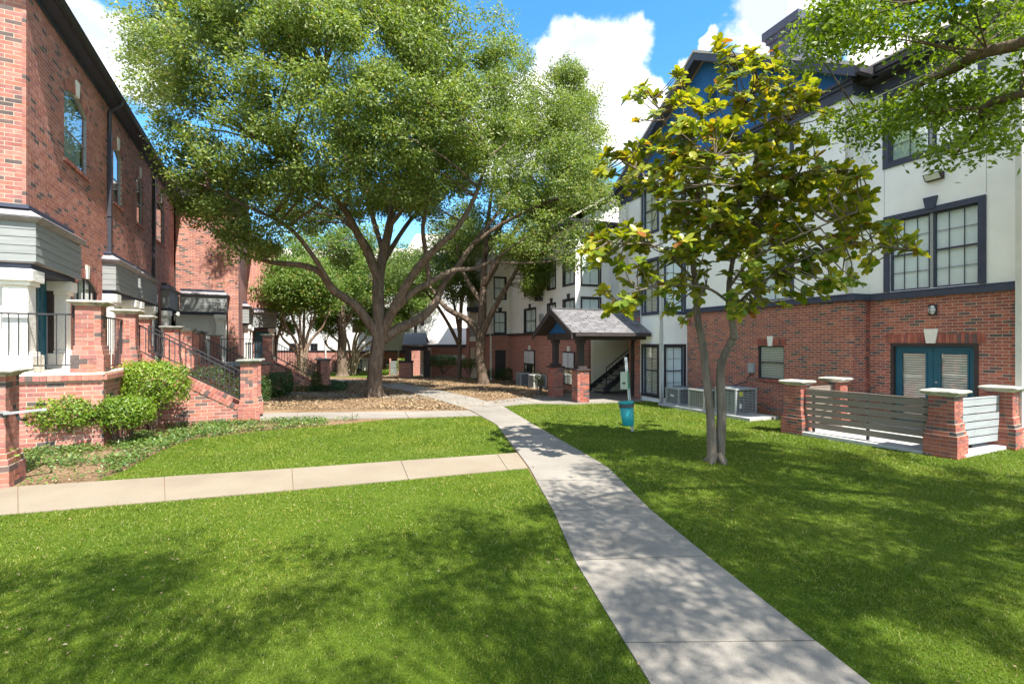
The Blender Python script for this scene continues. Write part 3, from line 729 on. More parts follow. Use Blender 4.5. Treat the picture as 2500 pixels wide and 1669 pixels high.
# plank-faced canopies with a rough cornice
def canopy(s0, s1, t0, t1, front=True, side=True, zb=ZB, zt=ZT, zc=ZC, far_planks=5):
    mb = MB()
    mb.box(LP(0, 0), LV, LU, s0, s1 - .03, t0 + .03, t1, zb + .01, zt)
    o = .13
    mb.hexa([v3(LP(s0, t0 - .03), zt), v3(LP(s1 + .03, t0 - .03), zt), v3(LP(s1 + .03, t1), zt), v3(LP(s0, t1), zt), v3(LP(s0, t0 - o), zt + .09), v3(LP(s1 + o, t0 - o), zt + .09), v3(LP(s1 + o, t1), zt + .09), v3(LP(s0, t1), zt + .09)])
    mb.hexa([v3(LP(s0, t0 - o), zt + .091), v3(LP(s1 + o, t0 - o), zt + .091), v3(LP(s1 + o, t1), zt + .091), v3(LP(s0, t1), zt + .091), v3(LP(s0, t0 + .18), zc), v3(LP(s1 - .18, t0 + .18), zc), v3(LP(s1 - .18, t1), zc), v3(LP(s0, t1), zc)])
    c = mb.build('canopy', 'cornice_grey', LB, bevel=.03)
    fl = MB()
    fl.box(LP(0, 0), LV, LU, s0, s1 - .12, t0 + .06, t1, zc - .02, zc + .05); fl.build('flashing', 'trim_slate', c)
    sf = MB(); sf.box(LP(0, 0), LV, LU, s0, s1 - .10, t0 + .10, t1, zb - .11, zb - .005); sf.build('soffit_board', 'trim_slate', c)
    n = far_planks; st = (zt - zb) / n
    for i in range(n):
        z0 = zb + i * st; tl = random.uniform(.010, .02)
        if front: piece('plank', 'plank_grey', c, v3(LP((s0 + s1) / 2, t0 + .012), z0 + st / 2), v3(LV * (s1 - s0), 0), v3(-LU * .03, .0), v3(LU * tl, st * 1.02 - .006))
        if side: piece('plank', 'plank_grey', c, v3(LP(s1 - .012, (t0 + t1) / 2 + .01), z0 + st / 2), v3(LU * (t1 - t0 - .035), 0), v3(LV * .03, 0), v3(-LV * tl, st * 1.02 - .006))
    return c
SB = -1.05
for a, b in boxes[:3]: canopy(-5.6 if a < 1 else SW - .1, SB, a, b)
canopy(SW - .1, SB, boxes[3][0], 15.9 + .05, True, True)
canopy(SB + .03, .9, 15.9, T2, True, True)
canopy(S2 - .1, S2 + .33, 20.5, 26.05, True, True, 3.1, 4.0, 4.3); canopy(S2 + .36, S3 + .1, 26.1, T3, True, True, 3.0, 3.95, 4.3)
# white stucco entries under the canopies
ZD = 1.42
def entry(t0, t1, zf, door):
    pl = LP(-1.46, 0); st = MB()
    for x0, x1 in ((t0, door[0]), (door[1], t1)): st.box(pl, LU, LV, x0, x1, -.2, 0, zf, ZB)
    st.box(pl, LU, LV, door[0], door[1], -.2, 0, zf + 2.06, ZB)
    st.build('entry_wall', 'stucco_rough', LB)
    dr = MB(); dr.box(pl, LU, LV, door[0] + .04, door[1] - .04, -.12, -.08, zf + .02, zf + 2.02)
    o = dr.build('door', 'teal_door', LB)
    for k in range(2):
        for q in range(3): pbox('door_panel', 'teal_door', o, pl, LU, LV, door[0] + .14 + k * .38, door[0] + .42 + k * .38, -.085, -.070, zf + .2 + q * .62, zf + .68 + q * .62)
    fr = MB(); fr.box(pl, LU, LV, door[0] - .03, door[0] + .045, -.1, .03, zf, zf + 2.10); fr.box(pl, LU, LV, door[1] - .045, door[1] + .03, -.1, .03, zf, zf + 2.10); fr.box(pl, LU, LV, door[0] + .045, door[1] - .045, -.1, .028, zf + 2.02, zf + 2.10); fr.build('door_frame', 'brown_timber', o)
    pbox('handle', 'metal_galv', o, pl, LU, LV, door[0] + .10, door[0] + .14, -.08, -.02, zf + .92, zf + 1.12)
entry(TC, 2.66, ZD, (1.42, 2.34)); entry(5.44, 7.97, 1.15, (6.2, 7.12)); entry(8.3, 10.9, 1.15, (9.2, 10.12)); entry(13.49, T2, 1.0, (14.4, 15.3))
MB().box(LP(-5.6, TC), LV, LU, 0, 5.6 - 1.46, 0, .2, ZD - .3, 3.5).build('entry_wall', 'stucco_rough', LB)
MB().box(LP(SW, T2), LV, LU, .06, 2.2, .02, .2, .6, 3.5).build('entry_wall', 'stucco_rough', LB)
def column(c, w, zf, zt, mat='stucco_rough'):
    mb = MB(); h = w / 2
    mb.box(c, LV, LU, -h - .09, h + .09, -h - .09, h + .09, zf - .01, zf + .33); mb.box(c, LV, LU, -h - .05, h + .05, -h - .05, h + .05, zf + .33, zf + .39)
    mb.hexa([v3(c + LV * x * q + LU * y * q, z) for z, q in ((zf + .39, h), (zt - .3, h * .96)) for x, y in ((-1, -1), (1, -1), (1, 1), (-1, 1))])
    mb.box(c, LV, LU, -h - .04, h + .04, -h - .04, h + .04, zt - .3, zt - .22); mb.box(c, LV, LU, -h - .09, h + .09, -h - .09, h + .09, zt - .22, zt)
    return mb.build('column', mat, LB, bevel=.012)
column(LP(LS(48, .45), .45), .36, ZD, ZB - .11); column(LP(-1.33, 2.47), .24, ZD, ZB - .11)
for a, b in boxes[1:3]: column(LP(-1.24, a + .2), .26, 1.15, ZB - .11); column(LP(-1.24, b - .18), .26, 1.15, ZB - .11)
column(LP(-1.24, 13.7), .26, 1.0, ZB - .11); column(LP(.6, 16.1), .3, 1.0, ZB - .11); column(LP(S2 + .2, 21), .3, .6, 3.0); column(LP(S2 + .2, 25.6), .3, .6, 3.0); column(LP(S3 - .2, 26.4), .3, .6, 2.95)
dr = MB(); dr.box(LP(S2 + .45, T3), LV, LU, 0, .95, -.06, -.02, .6, 2.75); d3 = dr.build('door', 'teal_door', LB)
for k in range(2):
    for q in range(3): pbox('door_panel', 'teal_door', d3, LP(S2 + .45, T3), LV, -LU, .12 + k * .4, .42 + k * .4, .05, .085, .75 + q * .62, 1.25 + q * .62)
lm = MB(); lm.box(LP(-1.2, 2.72), LU, LV, -.05, .07, -.02, .1, 2.55, 2.84); lm.build('wall_lamp', 'iron', LB, bevel=.01)
# downspouts
for t in (5.885, 11.8):
    mb = MB(); s = SW + .055
    mb.tube([v3(LP(SW + .32, t), 9.0), v3(LP(SW + .32, t), 8.86), v3(LP(s + .12, t), 8.74), v3(LP(s, t), 8.62), v3(LP(s, t), 8.0)], .05, 8)
    mb.box(LP(s, t), LU, LV, -.05, .05, -.045, .045, 1.2, 8.02)
    for z in (3.2, 5.6, 7.6): mb.box(LP(s, t), LU, LV, -.07, .07, -.05, .05, z, z + .05)
    mb.build('downspout', 'downspout_dark', LB)

# ------------------------------------------------------------------ porches, piers, stairs, railings
def porch(label, s0, s1, t0, t1, z, walls=('front', 'side'), side_end=None):
    ft = thing('porch', label, 'porch', v3(LP(s1, t0), zg(LP(s1, t0).y)))
    b = Bricks('brick_left', .265, .083); zb = z - .045; zl = zb - .10
    ses = side_end or t1
    if 'front' in walls:
        Pf = LP(s0, t0); b.wall(Pf, LV, -LU, 0, s1 - s0, -.4, zl); k = round((s1 - s0) / .1)
        for i in range(k): a = (i + .5) * (s1 - s0) / k; b.add(v3(Pf + LV * a - LU * .005, zl + .052), v3(LV * ((s1 - s0) / k - .01), 0), v3(LU * .10, 0), (0, 0, .094))
        b.back.box(Pf, LV, -LU, 0, s1 - s0, -.1, .035, zl + .008, zb - .004)
    if 'side' in walls:
        Ps = LP(s1, t0); b.wall(Ps, LU, LV, .06, ses - t0, -.4, zl); k = round((ses - t0) / .1)
        for i in range(k): a = (i + .5) * (ses - t0) / k; b.add(v3(Ps + LU * a + LV * .005, zl + .052), v3(LU * ((ses - t0) / k - .01), 0), v3(LV * .10, 0), (0, 0, .094))
        b.back.box(Ps, LU, LV, .06, ses - t0, -.1, .035, zl + .008, zb - .004)
    b.emit(ft, 300)
    mb = MB(); mb.box(LP(0, 0), LV, LU, s0, s1 + .02, t0 - .02, t1, zb, z); mb.box(LP(0, 0), LV, LU, s0, s1 - .12, t0 + .12, t1, -.5, zb - .001); mb.build('deck', 'deck_concrete', ft, bevel=.008)
    return ft
def pier(label, c, w, z0, ztop, A=LV, B=LU, mat='brick_left', cap='capstone', bh=.083, bl=.265, flare=((4, .055), (1, .036), (1, .018)), capw=.1, limit=300, group='brick piers'):
    root = thing('brick_pier', label, 'pier', v3(c, z0), group)
    b = Bricks(mat, bl, bh); n = max(3, round((ztop - .10 - z0) / bh)); bh2 = (ztop - .10 - z0) / n; ex = []
    for k, e in flare: ex += [e] * k
    T = .10
    for i in range(n):
        e = ex[i] if i < len(ex) else 0; h = w / 2 + e; z = z0 + i * bh2
        b.back.box(c, A, B, -h + .008, h - .008, -h + .008, h - .008, z, z + bh2)
        for q, (d, nn) in enumerate(((A, -B), (B, A), (-A, B), (-B, -A))):
            L = 2 * h - T; x = -h
            cut = (L * .36 if (i + q) % 2 else L * .66)
            for u, v in ((x, x + cut), (x + cut, x + L)):
                jt = random.uniform(-.002, .002)
                cc = c + d * ((u + v) / 2) + nn * (h - T / 2 + jt)
                b.add(v3(cc, z + bh2 / 2), v3(d * (v - u - .010), 0), v3(nn * T, 0), (0, 0, bh2 - .011))
    b.emit(root, limit, 'core')
    h = w / 2 + capw; mb = MB(); z = ztop - .105
    def ring(q, z): return [v3(c + A * x * q + B * y * q, z) for x, y in ((-1, -1), (1, -1), (1, 1), (-1, 1))]
    prof = [(w / 2 + .012, z), (w / 2 + .03, z + .03), (h - .02, z + .05), (h, z + .065), (h, z + .09), (h - .03, z + .105)]
    n0 = len(mb.v)
    for q, zz in prof: mb.v += [tuple(p) for p in ring(q, zz)]
    for i in range(len(prof) - 1):
        for k in range(4): j = (k + 1) % 4; mb.f.append((n0 + i * 4 + k, n0 + i * 4 + j, n0 + i * 4 + 4 + j, n0 + i * 4 + 4 + k))
    mb.f.append((n0 + 3, n0 + 2, n0 + 1, n0)); e = n0 + 4 * (len(prof) - 1); mb.f.append((e, e + 1, e + 2, e + 3))
    mb.build('cap', cap, root, bevel=.012)
    return root
def railing(label, A, B, drop, gap=.12, bar=.014, group='dark iron railings', over=.0):
    A, B = Vector(A), Vector(B); root = thing('railing', label, 'railing', (A.x, A.y, A.z - drop), group)
    d = B - A; L = d.length; side = Vector((-d.y, d.x, 0)).normalized()
    upv = side.cross(d.normalized()); upv = upv if upv.z > 0 else -upv
    piece('top_rail', 'iron', root, (A + B) / 2, d, side * .045, upv * .03)
    lo = Vector((0, 0, -drop)); piece('bottom_rail', 'iron', root, (A + B) / 2 + lo, d, side * .03, upv * .025)
    n = max(2, round(V2(d.x, d.y).length / gap)); h2 = V2(d.x, d.y).normalized()
    for i in range(n + 1):
        p = A + d * ((i + .15) / (n + .3)); th = bar * (1.6 if i in (0, n) else 1)
        piece('bar', 'iron', root, p + Vector((0, 0, -drop / 2 - (over / 2 if i in (0, n) else 0))), (h2.x * th, h2.y * th, 0), side * th, (0, 0, drop + (over if i in (0, n) else 0)))
    return root
def staircase(label, t0, t1, s0, run, ztop, zbot, capz0, capz1):
    root = thing('staircase', label, 'staircase', v3(LP(s0 + run, t0), zbot), 'brick staircases')
    b = Bricks('brick_left', .265, .083); sl = (capz1 - capz0) / run; th = .2
    for tt, nn in ((t0, -LU), (t1, LU), (t0 + th, LU), (t1 - th, -LU)):
        b.wall(LP(s0, tt), LV, nn, .0, run, -.35, capz0, (), top=lambda a: capz0 - .10 + sl * a, thick=.05)
    # solid cheek walls behind the brick faces and sloping rowlock caps
    dvec = v3(LV, sl).normalized(); upv = Vector((-LV.x * sl, -LV.y * sl, 1)).normalized(); L = math.hypot(run, capz1 - capz0); k = round(L / .092)
    for tt in (t0, t1 - th):
        q0, q1 = LP(s0, tt + .03), LP(s0 + run, tt + .03); e = LU * (th - .06)
        b.back.hexa([v3(q0, -.4), v3(q1, -.4), v3(q1 + e, -.4), v3(q0 + e, -.4), v3(q0, capz0 - .1), v3(q1, capz1 - .1), v3(q1 + e, capz1 - .1), v3(q0 + e, capz0 - .1)])
        b.back.hexa([v3(q0 - LU * .025, capz0 - .1), v3(q1 - LU * .025, capz1 - .1), v3(q1 + e + LU * .025, capz1 - .1), v3(q0 + e + LU * .025, capz0 - .1), v3(q0 - LU * .025, capz0 - .02), v3(q1 - LU * .025, capz1 - .02), v3(q1 + e + LU * .025, capz1 - .02), v3(q0 + e + LU * .025, capz0 - .02)])
        for i in range(k):
            c = v3(LP(s0, tt + th / 2), capz0) + v3(LV, sl) * (run * (i + .5) / k) - upv * .05
            b.add(c, dvec * (L / k - .010), v3(LU * (th + .03), 0), upv * .105)
    b.emit(root, 300, 'cheek_wall')
    n = max(4, round((ztop - zbot) / .178)); r = (ztop - zbot) / n; tr = run / n
    for i in range(n): pbox('step', 'step_brick', root, LP(s0, t0 + th), LV, LU, i * tr - .0, (i + 1) * tr + .02, .062, t1 - t0 - 2 * th - .062, -.3, ztop - (i + 1) * r + .001 * i)
    return root

porch('brick porch with concrete deck under the first plank canopy, shrubs along its base', -5.6, 0.0, 0.0, 4.0, ZD, side_end=2.35)
porch('brick porch between the first and second staircases', SW, .4, 4.6, 10.8, 1.12, side_end=9.4)
porch('brick porch with facing iron railing in front of the wide brick end wall', SW + .6, 2.85, 12.0, T2, 1.0, side_end=12.1)
staircase('brick staircase with iron rails coming down beside the clipped round shrub', 2.35, 3.6, 0.0, 2.13, ZD, 0, 1.63, .37)
staircase('brick staircase second along the porches, mostly hidden by the first', 9.4, 10.6, .4, 2.0, 1.12, -.15, 1.30, .15)
staircase('brick staircase with white-flowered shrubs behind it, below the farthest teal door', 12.1, 13.3, 2.85, 2.1, 1.0, -.2, 1.22, -.02)
# piers
pf = ground(22, 1192); pc = V2(pf.x, pf.y) + LU * .265 - LV * .265
pier('tall flared brick pier with pale cap beside the sand-coloured path', pc, .42, -.02, 1.63, capw=.12)
pier('brick pier with pale cap at the corner of the shrub-lined porch', LP(-.25, .26), .39, ZD, 2.79, cap='capstone')
pier('brick pier with pale cap at the top of the first staircase, near side', LP(-.1, 2.2), .36, ZD - .02, 2.74)
pier('brick pier with pale cap at the top of the first staircase, far side', LP(-.12, 3.75), .36, ZD - .02, 2.68)
pier('brick pier with mossy cap at the foot of the first staircase, near side', LP(2.36, 2.46), .39, 0, 1.55, cap='capstone_weathered')
pier('brick pier with mossy cap at the foot of the first staircase, far side', LP(2.42, 3.62), .39, 0, 1.53, cap='capstone_weathered')
for i, (px, s, zt_, lab) in enumerate(((420, .22, 2.47, 'brick pier with dark mossy cap, first on the second porch'), (455, .22, 2.46, 'brick pier with dark mossy cap, middle of the second porch'), (474, .22, 2.43, 'brick pier with dark mossy cap, third on the second porch'), (488, .24, 2.42, 'brick pier with dark mossy cap at the top of the second staircase'))):
    pier(lab, LP(s, LT(px, s)), .38, 1.10, zt_, cap='capstone_weathered')
pier('brick pier at the left end of the facing railing on the far porch', LP(.75, 12.2), .36, .98, 2.32)
pier('brick pier beside the gate at the top of the far staircase', LP(2.72, 12.2), .38, .98, 2.34)
pier('brick pier with mossy cap at the foot of the second staircase', LP(2.62, 9.5), .38, -.12, 1.2, cap='capstone_weathered')
pier('brick pier with mossy cap at the foot of the far staircase, near side', LP(5.1, 12.2), .4, -.2, 1.22, cap='capstone_weathered')
pier('brick pier with pale cap at the foot of the far staircase, far side', LP(5.05, 13.3), .4, -.2, 1.20)
# railings
z = 2.52
railing('iron railing along the front of the shrub-lined porch', v3(LP(-4.2, .2), z), v3(LP(-.46, .2), z), .96, .135)
railing('short iron railing between the corner pier and the first staircase', v3(LP(-.16, .50), 2.50), v3(LP(-.16, 2.0), 2.50), 1.0, .13)
railing('sloping iron stair railing on the near side of the first staircase', v3(LP(.06, 2.45), 2.40), v3(LP(2.17, 2.45), 1.14), .60, .115)
railing('sloping iron stair railing on the far side of the first staircase', v3(LP(.04, 3.5), 2.42), v3(LP(2.2, 3.5), 1.15), .60, .115)
railing('sloping iron stair railing on the near side of the second staircase', v3(LP(.48, 9.5), 2.20), v3(LP(2.42, 9.5), 1.06), .62, .115)
railing('sloping iron stair railing on the far side of the second staircase', v3(LP(.48, 10.5), 2.20), v3(LP(2.42, 10.5), 1.06), .62, .115)
railing('iron railing facing the lawn on the far porch', v3(LP(.96, 12.15), 2.12), v3(LP(2.5, 12.15), 2.12), 1.05, .12)
railing('sloping iron stair railing on the near side of the far staircase', v3(LP(2.95, 12.2), 2.05), v3(LP(4.9, 12.2), .85), .66, .115)
railing('sloping iron stair railing on the far side of the far staircase', v3(LP(2.95, 13.2), 2.05), v3(LP(4.9, 13.2), .85), .66, .115)
# grey gate beside the far staircase
gt_ = thing('porch_gate', 'pale grey metal slat gate on the far porch before the teal door', 'gate', v3(LP(1.75, 12.7), 1.0))
for i in range(9): pbox('slat', 'metal_grey', gt_, LP(1.85, 12.75), LV, LU, i * .085, i * .085 + .05, 0, .02, 1.02, 2.0)
pbox('rail', 'metal_grey', gt_, LP(1.82, 12.75), LV, LU, 0, .8, .021, .04, 1.9, 1.95); pbox('rail', 'metal_grey', gt_, LP(1.82, 12.75), LV, LU, 0, .8, .021, .04, 1.1, 1.15)
# handrail stub on the near pier
hr = thing('handrail', 'grey metal handrail end bracketed to the tall flared pier', 'handrail', (pf.x, pf.y, .9))
zc = zpx(1008, pf.y); a = V2(pf.x - .06, pf.y + .02)
piece('rail', 'metal_grey', hr, v3(a - V2(.30, -.04), zc + .015), (.66, -.10, -.03), (.01, .055, 0), (0, 0, .03)); piece('rail', 'metal_grey', hr, v3(a + V2(.16, .10), zc + .005), (.26, .34, .03), (-.045, .035, 0), (0, 0, .03))
mbk = MB(); mbk.tube([v3(a + V2(.10, .04), zc - .01), v3(a + V2(.12, .06), zc - .10), v3(a + V2(.10, .16), zc - .12)], .018, 8); mbk.build('bracket', 'iron', hr)
# ================================================================== right: white stucco apartment building on a brick base
RB = thing('white_apartment_building', 'white stucco apartment building with brick ground floor, slate trim and blue gable', 'building', v3(RQ(5, 3), zg(15)))
RC = V2(9.7, 9.3); RI = V2(8.77, 11.86)
BR = Bricks('brick_right', .205, .0655)
nP, nW = -RP, -RW
ZL = 3.0
def panel(mb, P, d, n, a0, a1, z0, z1, holes=(), thick=.2):
    xs = sorted({a0, a1, *[min(max(h[0], a0), a1) for h in holes], *[min(max(h[1], a0), a1) for h in holes]}); zs = sorted({z0, z1, *[h[2] for h in holes], *[h[3] for h in holes]})
    for i in range(len(xs) - 1):
        for k in range(len(zs) - 1):
            xm, zm = (xs[i] + xs[i + 1]) / 2, (zs[k] + zs[k + 1]) / 2
            if any(h[0] < xm < h[1] and h[2] < zm < h[3] for h in holes) or zm < z0 or zm > z1: continue
            mb.box(P, d, n, xs[i], xs[i + 1], -thick, 0, zs[k], zs[k + 1])
def blind(parent, o, d, n, a0, a1, z0, z1, pitch=.045, depth=-.105):
    mb = MB(); z = z0
    while z < z1 - .02:
        A = v3(o + d * a0 + n * depth, z); B = v3(o + d * a1 + n * depth, z); t = v3(n * .014, .037)
        mb.poly([A, B, B + t, A + t]); z += pitch
    b = mb.build('blind', 'blind', parent); b['kind'] = 'stuff'; return b
def window(root, P, d, n, a0, a1, z0, z1, trim=.12, trims=('l', 'r', 't', 'b'), leaves=1, nx=2, nz=2, cover='blind', fmat='trim_slate', tmat='trim_slate', glass='glass', panes=True, key=False, mull='metal_grey', proud=.035, pitch=.05):
    """opening a0..a1, z0..z1; trim lies outside it on the wall"""
    o = V2(P[0], P[1]); mb = MB(); fw = .035
    for i in range(leaves):
        x0 = a0 + (a1 - a0) * i / leaves + (.03 if i else 0); x1 = a0 + (a1 - a0) * (i + 1) / leaves - (.03 if i < leaves - 1 else 0)
        mb.box(o, d, n, x0 + .002, x0 + fw, -.10, -.03, z0 + .002, z1 - .002); mb.box(o, d, n, x1 - fw, x1 - .002, -.10, -.03, z0 + .002, z1 - .002)
        mb.box(o, d, n, x0 + fw, x1 - fw, -.098, -.032, z0 + .002, z0 + fw); mb.box(o, d, n, x0 + fw, x1 - fw, -.098, -.032, z1 - fw, z1 - .002)
        zm = (z0 + z1) / 2; mb.box(o, d, n, x0 + fw, x1 - fw, -.104, -.028, zm - .017, zm + .017)
        for k in range(1, nx): x = x0 + (x1 - x0) * k / nx; mb.box(o, d, n, x - .0045, x + .0045, -.075, -.055, z0 + fw, z1 - fw)
        for s0, s1 in ((z0 + fw, zm - .025), (zm + .025, z1 - fw)):
            for k in range(1, nz): z = s0 + (s1 - s0) * k / nz; mb.box(o, d, n, x0 + fw, x1 - fw, -.073, -.057, z - .0045, z + .0045)
    w = mb.build('window', fmat, root)
    for i in range(leaves):
        x0 = a0 + (a1 - a0) * i / leaves + (.03 if i else 0) + fw; x1 = a0 + (a1 - a0) * (i + 1) / leaves - (.03 if i < leaves - 1 else 0) - fw
        for s0, s1 in ((z0 + fw, (z0 + z1) / 2 - .025), ((z0 + z1) / 2 + .025, z1 - fw)):
            ex, ez = (nx, nz) if panes else (1, 1)
            for k in range(ex):
                for q in range(ez):
                    u0, u1 = x0 + (x1 - x0) * k / ex, x0 + (x1 - x0) * (k + 1) / ex; w0, w1 = s0 + (s1 - s0) * q / ez, s0 + (s1 - s0) * (q + 1) / ez
                    gm = MB(); gm.poly([v3(o + d * u + n * -.066, z) for u, z in ((u0, w0), (u1, w0), (u1, w1), (u0, w1))]); gm.build('pane', glass, w)
        if cover == 'blind': blind(w, o, d, n, x0, x1, z0 + .03, z1 - .03, pitch)
        elif cover: cm = MB(); cm.poly([v3(o + d * u + n * -.088, z) for u, z in ((x0, z0 + .03), (x1, z0 + .03), (x1, z1 - .03), (x0, z1 - .03))]); cm.build('curtain', cover, w)
        if i: pbox('mullion', mull, w, o, d, n, x0 - fw - .058, x0 - fw - .002, -.10, -.015, z0 + .003, z1 - .003)
    rm = MB(); rm.poly([v3(o + d * u + n * -.35, z) for u, z in ((a0 - .1, z0 - .1), (a1 + .1, z0 - .1), (a1 + .1, z1 + .1), (a0 - .1, z1 + .1))]); rm.build('dark_backing', 'dark_backing', w)  # dark sheet behind the glass in place of an unlit room
    if trim:
        tm = MB()
        if 'l' in trims: tm.box(o, d, n, a0 - trim, a0, -.10, proud, z0, z1)
        if 'r' in trims: tm.box(o, d, n, a1, a1 + trim, -.10, proud, z0, z1)
        if 't' in trims: tm.box(o, d, n, a0 - trim, a1 + trim, -.10, proud + .002, z1, z1 + trim)
        if 'b' in trims: tm.box(o, d, n, a0 - trim, a1 + trim, -.10, proud + .002, z0 - trim, z0)
        tm.build('trim', tmat, w)
    if key: keystone(root, P, d, n, (a0 + a1) / 2, z1 + trim * .6, z1 + trim + .22, .17, .27, tmat, proud + .02)
    return w
def soldier(BK, P, d, n, a0, a1, z, h=.205, pitch=.0683):
    k = round((a1 - a0) / pitch); st_ = (a1 - a0) / k; o = V2(P[0], P[1])
    for i in range(k): BK.add(v3(o + d * (a0 + (i + .5) * st_) + n * -.026, z + h / 2), v3(d * (st_ - .011), 0), v3(n * .06, 0), (0, 0, h - .012))
    BK.back.box(o, d, n, a0, a1, -.09, -.008, z, z + h)
# ---- ground floor brick
da0, da1 = hit(2389, RC, RW), hit(2174, RC, RW); ZDr = 1.975; ZSL = .02
BR.wall(RC, RW, nP, .06, (RI - RC).length, -.3, ZL, [rect_hole(da0, da1, -1, ZDr, .205, .11)])
soldier(BR, RC, RW, nP, da0 - .11, da1 + .11, ZDr)
BR.wall(RI, -RP, nW, 0, (RJ - RI).length - .06, -.3, ZL)
wa0, wa1 = hit(1914, RJ, RW), hit(1850, RJ, RW)
BR.wall(RJ, RW, nP, 0, 5.87, -.4, ZL, [rect_hole(wa0, wa1, .93, 1.89, .205, .09)], phase=.07)
soldier(BR, RJ, RW, nP, wa0 - .09, wa1 + .09, 1.89); sill_course(BR, RJ, RW, nP, wa0 - .06, wa1 + .06, .93, .10, .0683, .065)
BR.wall(RC, RP, nW, 0, 4.0, -.3, ZL, phase=.04)            # sunlit end wall
BR.wall(RQ(7.12, -1.08), RW, nP, 0, .75, -.4, 2.9); BR.wall(RQ(7.12, -1.08), RP, nW, .05, .7, -.4, 2.9); BR.wall(RQ(7.87, -1.08), RP, RW, .0, .7, -.4, 2.9)
BR.emit(RB)
keystone(RB, RC, RW, nP, (da0 + da1) / 2, ZDr - .005, ZDr + .31, .17, .27); keystone(RB, RJ, RW, nP, (wa0 + wa1) / 2, 1.88, 2.17, .13, .2)
window(RB, RJ, RW, nP, wa0, wa1, .93, 1.89, 0, (), 1, 1, 1, 'blind', 'trim_dark', panes=False)
# ---- french doors
fd = MB(); o = V2(*RC)
fd.box(o, RW, nP, da0 + .003, da0 + .07, -.14, .012, ZSL, ZDr - .003); fd.box(o, RW, nP, da1 - .07, da1 - .003, -.14, .012, ZSL, ZDr - .003); fd.box(o, RW, nP, da0 + .07, da1 - .07, -.14, .010, ZDr - .075, ZDr - .003)
fdo = fd.build('door_frame', 'brown_timber', RB)
dm = (da0 + da1) / 2
for x0, x1 in ((da0 + .075, dm - .004), (dm + .004, da1 - .075)):
    lf = MB(); zt_ = ZDr - .08; zb_ = ZSL + .02; st_ = .125
    for q in ((x0, x0 + st_, zb_, zt_), (x1 - st_, x1, zb_, zt_), (x0 + st_, x1 - st_, zt_ - .135, zt_), (x0 + st_, x1 - st_, zb_, zb_ + .24)): lf.box(o, RW, nP, q[0], q[1], -.11, -.065, q[2], q[3])
    for q in ((x0 + st_ - .02, x0 + st_ + .012, zb_ + .22, zt_ - .11), (x1 - st_ - .012, x1 - st_ + .02, zb_ + .22, zt_ - .11)): lf.box(o, RW, nP, q[0], q[1], -.1, -.052, q[2], q[3])
    for q in ((x0 + st_ + .012, x1 - st_ - .012, zt_ - .147, zt_ - .112), (x0 + st_ + .012, x1 - st_ - .012, zb_ + .22, zb_ + .252)): lf.box(o, RW, nP, q[0], q[1], -.1, -.053, q[2], q[3])
    l = lf.build('door', 'teal_door', RB)
    gm = MB(); gm.poly([v3(o + RW * u + nP * -.075, z) for u, z in ((x0 + st_, zb_ + .24), (x1 - st_, zb_ + .24), (x1 - st_, zt_ - .135), (x0 + st_, zt_ - .135))]); gm.build('pane', 'glass', l)
    blind(l, o, RW, nP, x0 + st_, x1 - st_, zb_ + .25, zt_ - .14, .052, -.13)
    rm = MB(); rm.poly([v3(o + RW * u + nP * -.32, z) for u, z in ((x0, zb_), (x1, zb_), (x1, zt_), (x0, zt_))]); rm.build('dark_backing', 'dark_backing', l)  # dark sheet painted for the shade behind the door glass
    hm = MB(); hx = x1 - .06 if x0 < dm - .2 and x1 < dm + .01 else x0 + .06
    if x1 < dm + .01: hm.tube([v3(o + RW * hx + nP * -.065, .95), v3(o + RW * hx + nP * -.01, .95), v3(o + RW * (hx - .10) + nP * -.01, .95)], .013, 8); hm.lathe(o + RW * hx + nP * -.05, [(.02, 1.1), (.028, 1.11), (.028, 1.13), (.01, 1.14)], 10); hm.build('handle', 'metal_galv', l)
# ---- slate ledge between brick and stucco
lg = MB()
lg.box(RC, RW, nP, -.09, (RI - RC).length - .0, -.1, .085, ZL, ZL + .11); lg.box(RC, RW, nP, -.06, (RI - RC).length, -.1, .05, ZL + .111, ZL + .17)
lg.box(RI, -RP, nW, .086, (RJ - RI).length + .085, -.1, .085, ZL + .001, ZL + .109); lg.box(RI, -RP, nW, .05, (RJ - RI).length + .05, -.1, .05, ZL + .112, ZL + .169)
lg.box(RJ, RW, nP, 0, 5.86, -.1, .083, ZL + .002, ZL + .108); lg.box(RJ, RW, nP, 0, 5.86, -.1, .048, ZL + .113, ZL + .168)
lg.box(RC, RP, nW, .0, 4.0, -.1, .085, ZL + .003, ZL + .107)
lg.build('ledge', 'trim_slate', RB, bevel=.008)
# ---- upper stucco with its windows
sw = MB(); ZTOP = 8.15
w2 = (.575, 2.255, 3.185, 4.84); w3 = (.575, 2.275, 6.23, 7.78)
panel(sw, RC, RW, nP, 0, (RI - RC).length, ZL + .16, ZTOP, [w2, w3])
panel(sw, RI, -RP, nW, 0, (RJ - RI).length, ZL + .16, ZTOP)
v2_ = (hit(1930, RJ, RW), hit(1850, RJ, RW), 3.185, 4.84); v3_ = (v2_[0], v2_[1], 6.23, 7.72)
panel(sw, RJ, RW, nP, 0, 10.3, ZL + .16, ZTOP, [v2_, v3_, (5.9, 7.1, 2, 7.9)])
sw.box(RJ, RW, nP, 7.1, 10.3, -.2, -.001, 2.75, ZL + .16)
panel(sw, RC, RP, nW, 0.2, 4.0, ZL + .16, ZTOP)
sw.build('stucco_wall', 'stucco_white', RB)
for aj in (.45, 2.38): pbox('control_joint', 'metal_grey', RB, RC, RW, nP, aj - .005, aj + .005, -.01, .0015, 5.0, 6.08)
